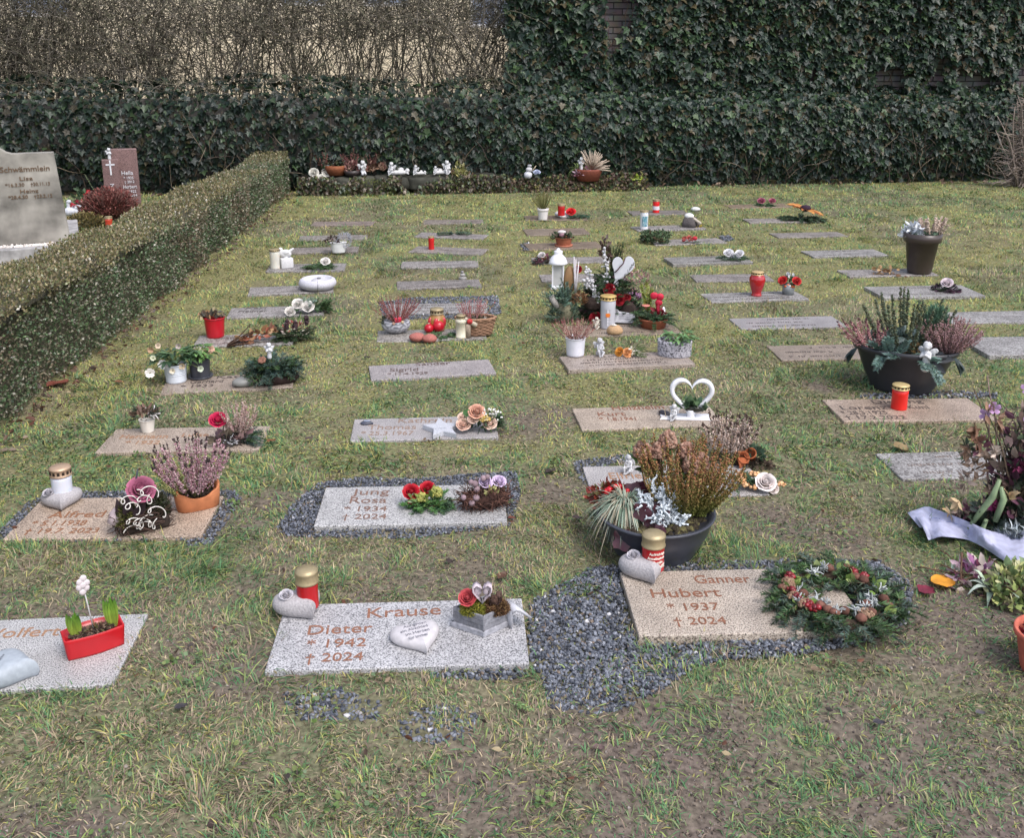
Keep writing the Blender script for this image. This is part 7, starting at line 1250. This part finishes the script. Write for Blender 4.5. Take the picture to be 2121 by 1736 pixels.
t.part('black_bow', b, M_petal)
pp = t.p+Matrix.Rotation(t.rz, 3, 'Z') @ Vector(A2(40, -66, -18)); cherub('white cherub figure perched on the rim of the large black bowl', 0, 0, 62, pose='stand', p=pp, rz=R(-14))
candle('glowing red grave candle with a lit flame and gold lid on the Lorenz slab', 1861, 846, 35, 52, (.62, .015, .01), lidh=.19, flame=True, lid=(.55, .42, .2), mat=M_wax, z=SZ)

# ---- wilted bouquet with ribbon at the right edge
t = TH('flower_sheaf', 'tall sheaf of wilted lilies, orchids and dark leaves at the right edge', 'bouquet', 2075, 1105, z=0, group=DEC); u = t.u; b = MB()
L_ = lambda x, y, z: np.array([(x-2075)*u, y*u, (1105-z)*u*1.0])
for k in range(26): p0 = L_(2075+random.uniform(-30, 40), random.uniform(-20, 30), 1060); e = L_(random.uniform(2010, 2150), random.uniform(-20, 60), random.uniform(770, 940)); P = crook(p0, e-p0, np.linalg.norm(e-p0), 8, .08); tube(b, P, np.linspace(2.6, 1.2, 9)*u, jit(random.choice([(.14, .10, .07), (.10, .12, .06), (.20, .14, .12)]), .3), 5)
for k in range(200): c = L_(random.uniform(2040, 2160), random.uniform(-20, 50), random.uniform(830, 1000)); tube(b, crook(c, rng.normal(size=3)+np.array([0, 0, .5]), random.uniform(16, 40)*u, 4, .25), .8*u, jit((.18, .10, .12), .3), 3)
t.part('stems', b, M_wood); b = MB(); mound(b, L_(2112, 10, 1085), (84*u, 50*u, 300*u), 520, 32*u, [(.045, .06, .045), (.07, .10, .06), (.12, .05, .08), (.12, .09, .07), (.22, .15, .13), (.32, .24, .20)], LEAF, .4, fill=.3); mound(b, L_(2060, -20, 1100), (80*u, 40*u, 60*u), 120, 38*u, [(.04, .06, .04), (.03, .045, .035)], LEAF, .2, fill=.4); t.part('dark_leaves', b, M_gleaf)
b = MB()
for x, z, w_, h_, c in ((2000, 880, 11, 26, (.24, .13, .08)), (2012, 900, 9, 22, (.20, .10, .07)), (2020, 830, 9, 30, (.28, .16, .10)), (2044, 850, 9, 26, (.24, .14, .09)), (1996, 920, 12, 22, (.32, .20, .14)), (2022, 925, 12, 18, (.45, .33, .26)), (2040, 915, 9, 13, (.55, .45, .38))): mound(b, L_(x, -30, z+6), (w_*.7*u, 8*u, h_*.8*u), 12, 24*u, [c, tuple(np.array(c)*.7)], LEAF, -.3, hemi=False, fill=.3, wid=.8)
for x, z in ((1990, 1020), (2078, 990), (1975, 1052)): D = rnddir(5, .1); scatter(b, LEAF, np.tile(L_(x, -36, z+16), (5, 1)), basis(D), 26*u, pick([(.55, .38, .20), (.62, .46, .28)], 5, .2))
t.part('withered_lilies', b, M_petal); b = MB()
for x, z in ((2088, 770), (2105, 760), (2098, 805), (2100, 835), (2020, 838), (2030, 822), (2110, 800)): petal_ring(b, L_(x, -20, z+10), Vector((random.uniform(-.6, .3), -.7, .3)).to_track_quat('Z', 'Y').to_matrix(), 1*u, 12*u, 9*u, 5, .6, (.50, .30, .52), random.random()*6, .1)
mound(b, L_(2056, -30, 1050), (13*u, 9*u, 26*u), 26, 18*u, [(.26, .03, .12), (.34, .06, .18)], LEAF, .4, fill=.3); mound(b, L_(2110, -10, 960), (40*u, 20*u, 36*u), 60, 24*u, [(.16, .03, .08), (.22, .05, .11)], LEAF, .3, fill=.4); t.part('purple_blooms', b, M_petal)
b = MB(); mound(b, L_(2105, -44, 1086), (44*u, 20*u, 34*u), 240, 17*u, [(.42, .46, .48), (.30, .34, .36)], NEED, .3, wid=1.6, fill=.3); t.part('silver_sprig', b, M_matte); b = MB()
for P in ([(2058, 960), (2050, 1000), (2030, 1040), (2012, 1080)], [(2062, 975), (2070, 1000), (2060, 1050)], [(2044, 1050), (2036, 1085), (2060, 1110)]): tube(b, [L_(x, -48, z+10) for x, z in P], [4*u, 7*u, 6*u, 4*u][:len(P)], (.24, .32, .18), 7)
t.part('pale_stalks', b, M_leaf); b = MB()
for k in range(9): mound(b, L_(random.uniform(1985, 2060), -24, random.uniform(850, 1090)), (20*u, 14*u, 22*u), 16, 20*u, [random.choice([(.20, .13, .09), (.07, .10, .06), (.16, .06, .09), (.34, .26, .22)])], LEAF, 0, hemi=False, fill=.3)
t.part('faded_foliage', b, M_leaf)
t2 = TH('mourning_ribbon', 'pale lilac white satin mourning ribbon draped in front of the wilted sheaf', 'ribbon', 2010, 1120, z=0); u = t2.u; b = MB(); n = 24
for (pts) in ([(1885, 1072), (1925, 1058), (1990, 1082), (2060, 1112), (2130, 1110), (2200, 1085)],):
    T = np.linspace(0, len(pts)-1, n); X_ = np.interp(T, range(len(pts)), [p[0] for p in pts]); Y_ = np.interp(T, range(len(pts)), [p[1] for p in pts]); V = []
    for i in range(n):
        for j in range(7):
            q = j/6; hgt = .035+.03*math.sin(i*.9)*math.sin(q*3+i*.3)+.05*(1-q)*math.sin(i/n*PI)+.012*math.sin(i*2.1+q*5); g = at(X_[i]+26*q-6, Y_[i]-10+(56+8*math.sin(i*.5))*q*(.55 if i < 2 else 1), max(.012, hgt*.7)); V.append(g-t2.p)
V = np.array([tuple(Matrix.Rotation(-t2.rz, 3, 'Z') @ v) for v in V]); F = [(i*7+j, i*7+j+1, (i+1)*7+j+1, (i+1)*7+j) for i in range(n-1) for j in range(6)]; V2 = V-np.array([0, 0, .0015]); b.add(np.concatenate([V, V2]), F+[tuple(x+len(V) for x in f[::-1]) for f in F], (.44, .45, .60)); t2.part('satin_band', b, M_petal); b = MB()
for k in range(6): i = 5+k; p_ = (V[i*7+2]+V[i*7+3])/2; box(b, p_+np.array([0, 0, .004]), (.022, .002, .001), .5*(-1)**k, (.25, .28, .50))
t2.part('script_line', b, M_let, smooth=False)
t = TH('flower_sheaf', 'low withered bunch of yellow green leaves and mauve petals below the mourning ribbon', 'bouquet', 2085, 1235, z=0, group=DEC); u = t.u; b = MB()
mound(b, (22*u, 0, 0), (74*u, 84*u, 74*u), 520, 24*u, [(.44, .46, .18), (.28, .34, .12), (.17, .24, .11), (.52, .50, .28)], LEAF, .2, fill=.5, wid=1.1); t.part('variegated_leaves', b, M_leaf); b = MB(); mound(b, (-56*u, 30*u, 0), (64*u, 84*u, 44*u), 150, 24*u, [(.26, .10, .22), (.44, .31, .37), (.18, .05, .09), (.50, .42, .38)], LEAF, .2, fill=.4); t.part('mauve_petals', b, M_petal); b = MB(); ribbons(b, (-30*u, -20*u, 12*u), 30*u, 1, 16, 90*u, 14*u, [(.50, .58, .50), (.38, .48, .36)], .8); mound(b, (-90*u, 40*u, 2*u), (50*u, 40*u, 14*u), 24, 32*u, [(.44, .52, .44), (.22, .28, .12)], LEAF, .1, fill=.3, wid=.7); t.part('long_leaves', b, M_leaf); b = MB()
for k in range(30): tube(b, crook(np.array([random.uniform(-110, 60), random.uniform(-30, 60), 10])*u, np.array([random.uniform(-1, 1), random.uniform(-.5, .5), .15]), 70*u, 5, .15), 1.5*u, jit((.12, .07, .05), .3), 4)
t.part('stems', b, M_wood)
t = TH('terracotta_pot', 'terracotta pot with dark red plant cut off by the right edge', 'plant pot', 2165, 1390, z=0, rz=0); u = t.u; pot(t, 48*u, 66*u, 92*u, (.46, .12, .08), M_terra, rim=.16); b = MB(); mound(b, (0, 0, 76*u), (56*u, 56*u, 26*u), 160, 24*u, [(.16, .02, .04), (.10, .02, .03), (.24, .05, .06)], LEAF, .2, fill=.4); t.part('red_foliage', b, M_gleaf)
t = TH('fir_sprig', 'loose green yew sprig lying on the front edge of the gravel', 'fir sprig', 1076, 1464, z=.012, rz=R(-42)); b = MB(); fir(b, (-30*t.u, 0, 4*t.u), (1, 0, .05), 62*t.u, 17*t.u, (.16, .24, .10), 90, .12, .0); t.part('twig', b, M_need, smooth=False)

# ---- stone ledge with pots and angels at the foot of the ivy
led = bpy.data.objects.new('stone_ledge', None); COL.objects.link(led); LP = at(800, 402, 0); led.location = (LP.x, LP.y, 0); led.rotation_euler = (0, 0, math.atan2(wd.y, wd.x)); props(led, 'low mossy rubble ledge along the foot of the ivy, left of centre', 'stone ledge'); lu = upx(LP)
x_ = -150
LZ = .235
while x_ < 190:
    w_ = random.uniform(24, 88); b = MB(); V, F = ico(3); V = V.copy(); V = np.sign(V)*np.abs(V)**.55; V *= (1+.06*np.sin(V[:, [0]]*4+V[:, [2]]*5+x_)); V *= np.array([w_*.56*lu, .30*random.uniform(.8, 1.1), LZ*random.uniform(.42, .56)]); b.add(V+np.array([(x_+w_/2)*lu, .28+random.uniform(-.05, .05), LZ*.5]), F, jit((.045, .045, .036), .3)); link('rubble_block', b, M_brick2, led); x_ += w_*.96
b = MB(); n = 3200; P = np.c_[rng.uniform(-180*lu, 260*lu, n), rng.uniform(-.10, .03, n), rng.random(n)*LZ*1.05]; k = fbm(P[:, 0], P[:, 2], 3, 3) > .44; P = P[k]; n = len(P); scatter(b, IVY, P, basis(np.array([0, -.3, -1.])+rng.normal(size=(n, 3))*.5), rng.uniform(.02, .055, n), pick([(.05, .07, .04), (.08, .06, .045), (.10, .12, .04), (.14, .11, .08)], n, .3)); link('creeping_ivy', b, M_gleaf, led, False)
b = MB(); mound(b, (-40*lu, -.05, 0), (60*lu, .10, .22), 900, .02, [(.13, .16, .03), (.18, .20, .05), (.09, .11, .03)], NEED, .3, wid=3); link('moss', b, M_leaf, led)
def L3(x, y=0): q = LP+wd*((x-800)*lu)+wn*(.22+y); return Vector((q.x, q.y, LZ+.0))
AG = 'white figurines and stone roses on the ledge below the ivy'
for x, yy, s in ((652, -.02, 'left'), (678, 0, 'right'), (668, -.13, 'lower')):
    b = MB(); p = L3(x, yy); q = upx(p); rose(b, (0, 0, 1*q), 10*q, (.62, .60, .54), (0, -.8, .5)); p.z += (.02 if s != 'lower' else -.05); solo('stone_rose', f'{s} one of three cream stone roses at the left end of the ledge', 'stone rose', 0, 0, b, M_cast, p=p, group=AG)
t = TH('plant_bowl', 'orange brown terracotta bowl with green and rust coloured plants on the ledge', 'planter', 0, 0, p=L3(697)); u = t.u; b = MB(); lathe(b, [(0, 0), (16*u, 0), (22*u, 12*u), (23*u, 20*u), (20*u, 20*u), (0, 16*u)], col=(.22, .075, .035), seg=28); t.part('bowl', b, M_terra); b = MB(); mound(b, (-2*u, 0, 18*u), (24*u, 12*u, 24*u), 160, 8*u, [(.10, .16, .08), (.14, .20, .12), (.20, .24, .24)], LEAF, .3); t.part('green_leaves', b, M_leaf); ms, mf = MB(), MB(); heather(ms, mf, (-26*u, 4*u, 14*u), 22*u, 40*u, 26, [(.26, .10, .09), (.18, .07, .06)], None, dens=30, fr=.06, start=.2); a_ = t.part('heather_stems', ms, M_wood); t.part('heather_flowers', mf, M_leaf, a_)
t = TH('plant_bowl', 'dark bowl of rosy heather right beside the orange brown bowl', 'planter', 0, 0, p=L3(731, -.06)); u = t.u; b = MB(); lathe(b, [(0, 0), (14*u, 0), (18*u, 10*u), (15*u, 10*u), (0, 8*u)], col=(.04, .03, .03)); t.part('bowl', b, M_plastic); b = MB(); mound(b, (0, 0, 6*u), (18*u, 12*u, 24*u), 200, 7*u, [(.36, .18, .17), (.26, .11, .11), (.42, .26, .22)], SLEAF, .4); ms, mf = MB(), MB(); heather(ms, mf, (-4*u, 6*u, 10*u), 20*u, 48*u, 18, [(.24, .09, .09)], None, dens=30, fr=.05, start=.3); t.part('rosy_heather', b, M_petal); a_ = t.part('heather_stems', ms, M_wood); t.part('heather_flowers', mf, M_leaf, a_)
cherub('white kneeling cherub raising its hands on the ledge', 0, 0, 32, p=L3(753, -.1), pose='kneel', group=AG, rz=R(20))
t = TH('dried_plant', 'brown dried hydrangea on the ledge right of the kneeling cherub', 'plant', 0, 0, p=L3(778, .02)); u = t.u; b = MB(); mound(b, (2*u, 0, 8*u), (20*u, 12*u, 30*u), 180, 9*u, [(.26, .16, .11), (.34, .22, .16), (.18, .08, .07)], RND, .3, fill=.4); ms, mf = MB(), MB(); heather(ms, mf, (-6*u, 6*u, 6*u), 18*u, 56*u, 16, [(.18, .08, .08)], None, dens=30, fr=.05, start=.2); t.part('withered_flowers', b, M_leaf); a_ = t.part('heather_stems', ms, M_wood); t.part('heather_flowers', mf, M_leaf, a_)
for i, (x, h, pz, s) in enumerate(((812, 24, 'sit', 'broad white angel relief, first of the row on the ledge'), (833, 15, 'lie', 'white figure lying down, second of the row on the ledge'), (862, 17, 'sit', 'small white angel, third of the row on the ledge'), (874, 9, 'lie', 'tiny white reclining angel, fourth of the row on the ledge'), (903, 14, 'sit', 'small white angel, fifth of the row on the ledge'), (927, 26, 'sit', 'larger white angel at the right end of the row, by the yellow shrub'), (914, 12, 'lie', 'low white angel just left of the larger one by the yellow shrub'))):
    if pz == 'lie':
        p = L3(x, -.12); q = upx(p); hh = h*q; o = solo('angel_figurine', s, 'figurine', 0, 0, fused([('c', (-hh*.9, 0, hh*.35), (hh*.3, 0, hh*.35), hh*.34, hh*.3), ('e', (hh*.75, 0, hh*.6), (hh*.32, hh*.3, hh*.34)), ('c', (hh*.4, 0, hh*.4), (hh*.9, -hh*.3, hh*.2), hh*.15, hh*.12), ('e', (-hh*.1, hh*.2, hh*.75), (hh*.4, hh*.1, hh*.3))], hh/16, (.66, .65, .66)), M_chalk, p=p, group=AG)
    else: cherub(s, 0, 0, h+4, p=L3(x, -.12), pose=pz, group=AG, rz=R(random.uniform(-30, 30)), name='angel_figurine')
t = TH('shrub', 'small yellow variegated shrub in front of the ivy at the end of the ledge', 'shrub', 952, 398, z=0); u = t.u; b = MB(); mound(b, (0, 0, 6*u), (24*u, 16*u, 58*u), 420, 8*u, [(.34, .32, .12), (.22, .22, .07), (.42, .38, .20), (.12, .13, .04)], LEAF, .4, fill=.3); t.part('leaves', b, M_leaf); b = MB(); [tube(b, crook(np.array([random.uniform(-4, 4)*u, 0, 0]), np.array([random.gauss(0, .3), 0, 1]), 50*u, 5, .12), 1.2*u, (.12, .08, .05), 4) for k in range(14)]; t.part('stems', b, M_wood)
t = TH('stone_snowman', 'figure of stacked round white stones beside a blue white flower, against the ivy', 'ornament', 1085, 372, z=.20, p=wallp((at(1085, 388)-WALL_A).dot(wd), -.22, .17)); u = t.u; b = MB(); blob(b, (0, 0, 7*u), (9*u, 8*u, 8*u), (.55, .55, .60), 2); blob(b, (2*u, 0, 18*u), (7*u, 6*u, 6*u), (.45, .44, .46), 2); blob(b, (3*u, 0, 26*u), (5*u, 4*u, 3*u), (.3, .3, .32), 2); t.part('stacked_stones', b, M_cast); b = MB(); rose(b, (18*u, 0, 10*u), 8*u, (.55, .60, .75)); tube(b, [(8*u, 0, 14*u), (16*u, 0, 26*u)], 1*u, (.5, .42, .3), 4); t.part('blue_white_flower', b, M_petal)
t = TH('plant_bowl', 'red brown bowl of dry straw coloured grass and pale pink foliage hanging in the ivy', 'planter', 0, 0, p=wallp((at(1208, 388)-WALL_A).dot(wd), -.22, .13)); u = t.u; b = MB(); lathe(b, [(0, 0), (22*u, 0), (29*u, 20*u), (30*u, 24*u), (26*u, 24*u), (0, 18*u)], col=(.20, .06, .04), sy=.8); t.part('bowl', b, M_terra); b = MB()
for k in range(70): a = random.uniform(-.3, 1.1); a = random.uniform(-.4, 1.5); e = np.array([math.sin(a)*random.uniform(30, 52), random.uniform(-22, 14), 16+math.cos(a)*random.uniform(26, 50)])*u; tube(b, [np.array([6*u, 0, 18*u]), np.array([6*u, 0, 22*u])*.5+e*.55, e], [.8*u, 1.9*u, .8*u], jit((.42, .34, .27), .25), 4)
t.part('dry_grass', b, M_leaf); b = MB(); ribbons(b, (-18*u, 0, 20*u), 10*u, 1, 22, 54*u, 3*u, [(.20, .27, .10), (.14, .20, .08)], 1.0); t.part('green_blades', b, M_leaf); b = MB(); mound(b, (-12*u, -14*u, 12*u), (18*u, 8*u, 20*u), 60, 9*u, [(.42, .30, .36), (.26, .12, .16)], LEAF, .2, fill=.4); t.part('pink_foliage', b, M_leaf)
pp = t.p+Matrix.Rotation(t.rz, 3, 'Z') @ Vector((-14*u, -12*u, 24*u)); cherub('small silvery white angel bust in the red brown bowl before the ivy', 0, 0, 26, p=pp, pose='stand', group=AG)
t = TH('bright_leaf_plant', 'yellow green leafed sprig showing in the ivy right of the red brown bowl', 'plant', 1312, 378, z=0, p=wallp(at(1312, 388).x-WALL_A.x, -.2, .10)); u = t.u; b = MB(); mound(b, (0, 0, 0), (18*u, 8*u, 12*u), 26, 14*u, [(.28, .36, .05), (.36, .42, .08)], LEAF, .2); t.part('leaves', b, M_leaf)
t = TH('cream_posy', 'cream coloured petals lying on the grass below the three stone roses', 'flowers', 683, 397, z=.01, group=None); u = t.u; b = MB()
for dx, dy in ((-14, 0), (-8, 16), (4, -6), (10, 12), (18, 8)): blob(b, (dx*u, dy*u, 4*u), (6*u, 5*u, 4*u), (.70, .58, .42), 2, .08)
t.part('petals', b, M_petal)

# ---- dead shrub at the right edge
t = TH('dead_shrub', 'leafless grey twiggy conifer at the far right edge of the lawn', 'shrub', 2108, 388, z=0); u = t.u; b = MB()
for k in range(14): tube(b, crook(np.array([random.uniform(-10, 14)*u, random.uniform(-8, 8)*u, 0]), np.array([random.gauss(0, .16), 0, 1]), random.uniform(90, 195)*u, 8, .11), np.linspace(2.4, .8, 9)*u, jit((.26, .21, .18), .2), 5)
br_ = t.part('branches', b, M_wood); b = MB()
for k in range(420):
    z = random.uniform(4, 180); a = random.uniform(0, 2*PI); tube(b, crook(np.array([random.uniform(-14, 14)*u, 0, z*u]), np.array([math.cos(a), math.sin(a)*.6, random.uniform(-.25, .35)]), random.uniform(24, 66)*u*(1.1-z/260), 5, .22), np.linspace(1.1, .5, 6)*u, jit((.27, .22, .19), .25), 4)
t.part('twigs', b, M_wood, br_)
# ---- plants and gifts on the red headstone grave
def PB(x, y, z=.05): return at(x, y, z)
t = TH('red_bush', 'round bush with fine reddish brown twigs in front of the red headstone', 'shrub', 225, 462, z=.02); u = t.u; b = MB(); mound(b, (5*u, 0, 20*u), (62*u, 40*u, 56*u), 3600, 7*u, [(.22, .07, .06), (.16, .05, .045), (.28, .11, .09), (.10, .05, .04)], SLEAF, .4, fill=.4); t.part('leaves', b, M_leaf); b = MB()
for k in range(120): a = random.uniform(0, 2*PI); tube(b, crook(np.array([0, 0, 0.]), np.array([math.cos(a)*.8, math.sin(a)*.5, 1]), 74*u, 6, .15), np.linspace(1.8, .6, 7)*u, (.12, .06, .05), 4)
t.part('twigs', b, M_wood)
t = TH('low_hedge_plant', 'low golden brown cushion shrub right of the grey headstone', 'shrub', 178, 474, z=0); u = t.u; b = MB(); mound(b, (0, 0, 4*u), (46*u, 26*u, 32*u), 900, 8*u, [(.20, .16, .06), (.15, .13, .05), (.26, .20, .09), (.08, .07, .04)], SLEAF, .5, fill=.6); t.part('leaves', b, M_leaf)
t = TH('white_figure', 'white swan like ornament with red flowers beside the grey headstone', 'ornament', 152, 448, z=.05); u = t.u; t.part('swan', fused([('c', (-8*u, 0, 10*u), (12*u, 0, 9*u), 10*u, 7*u), ('c', (-8*u, 0, 14*u), (-8*u, 0, 30*u), 4*u, 3*u), ('e', (-6*u, 0, 31*u), (5*u, 4*u, 4*u)), ('e', (8*u, 0, 18*u), (10*u, 6*u, 6*u))], .8*u, (.62, .64, .70)), M_chalk); b = MB(); mound(b, (14*u, 4*u, 18*u), (20*u, 10*u, 14*u), 40, 10*u, [(.36, .03, .05), (.24, .02, .04)], LEAF, .3); mound(b, (34*u, 6*u, 36*u), (10*u, 6*u, 14*u), 24, 9*u, [(.50, .04, .05)], LEAF, .4); t.part('red_flowers', b, M_petal); b = MB(); fir(b, (50*u, 8*u, 40*u), (-.5, 0, 1), 44*u, 10*u, (.26, .36, .20), 50, .2, -.1); mound(b, (24*u, 10*u, 20*u), (26*u, 10*u, 40*u), 60, 14*u, [(.06, .10, .05)], LEAF, .4, fill=.3); t.part('foliage', b, M_leaf)
candle('small orange red grave candle by the foot of the red headstone', 226, 470, 16, 22, (.50, .06, .03), lidh=.2, z=.05, band=False)
cherub('small white praying angel on top of the short red stone panel', 0, 0, 24, p=Vector(bpy.data.objects['red_headstone'].location)+Matrix.Rotation(bpy.data.objects['red_headstone'].rotation_euler[2], 3, 'Z') @ Vector((-22*U(262, 447, .02), .03, 117*U(262, 447, .02))), pose='stand')
b = MB(); 
for i in range(5): box(b, ((-60+i*26)*.0055, 0, .03), (.13, .25, .06), 0, jit((.36, .20, .12), .15), .006)
o = solo('brick_edging', 'row of reddish paving bricks beside the cushion shrub behind the hedge', 'edging', 185, 508, b, M_brick2, z=0)
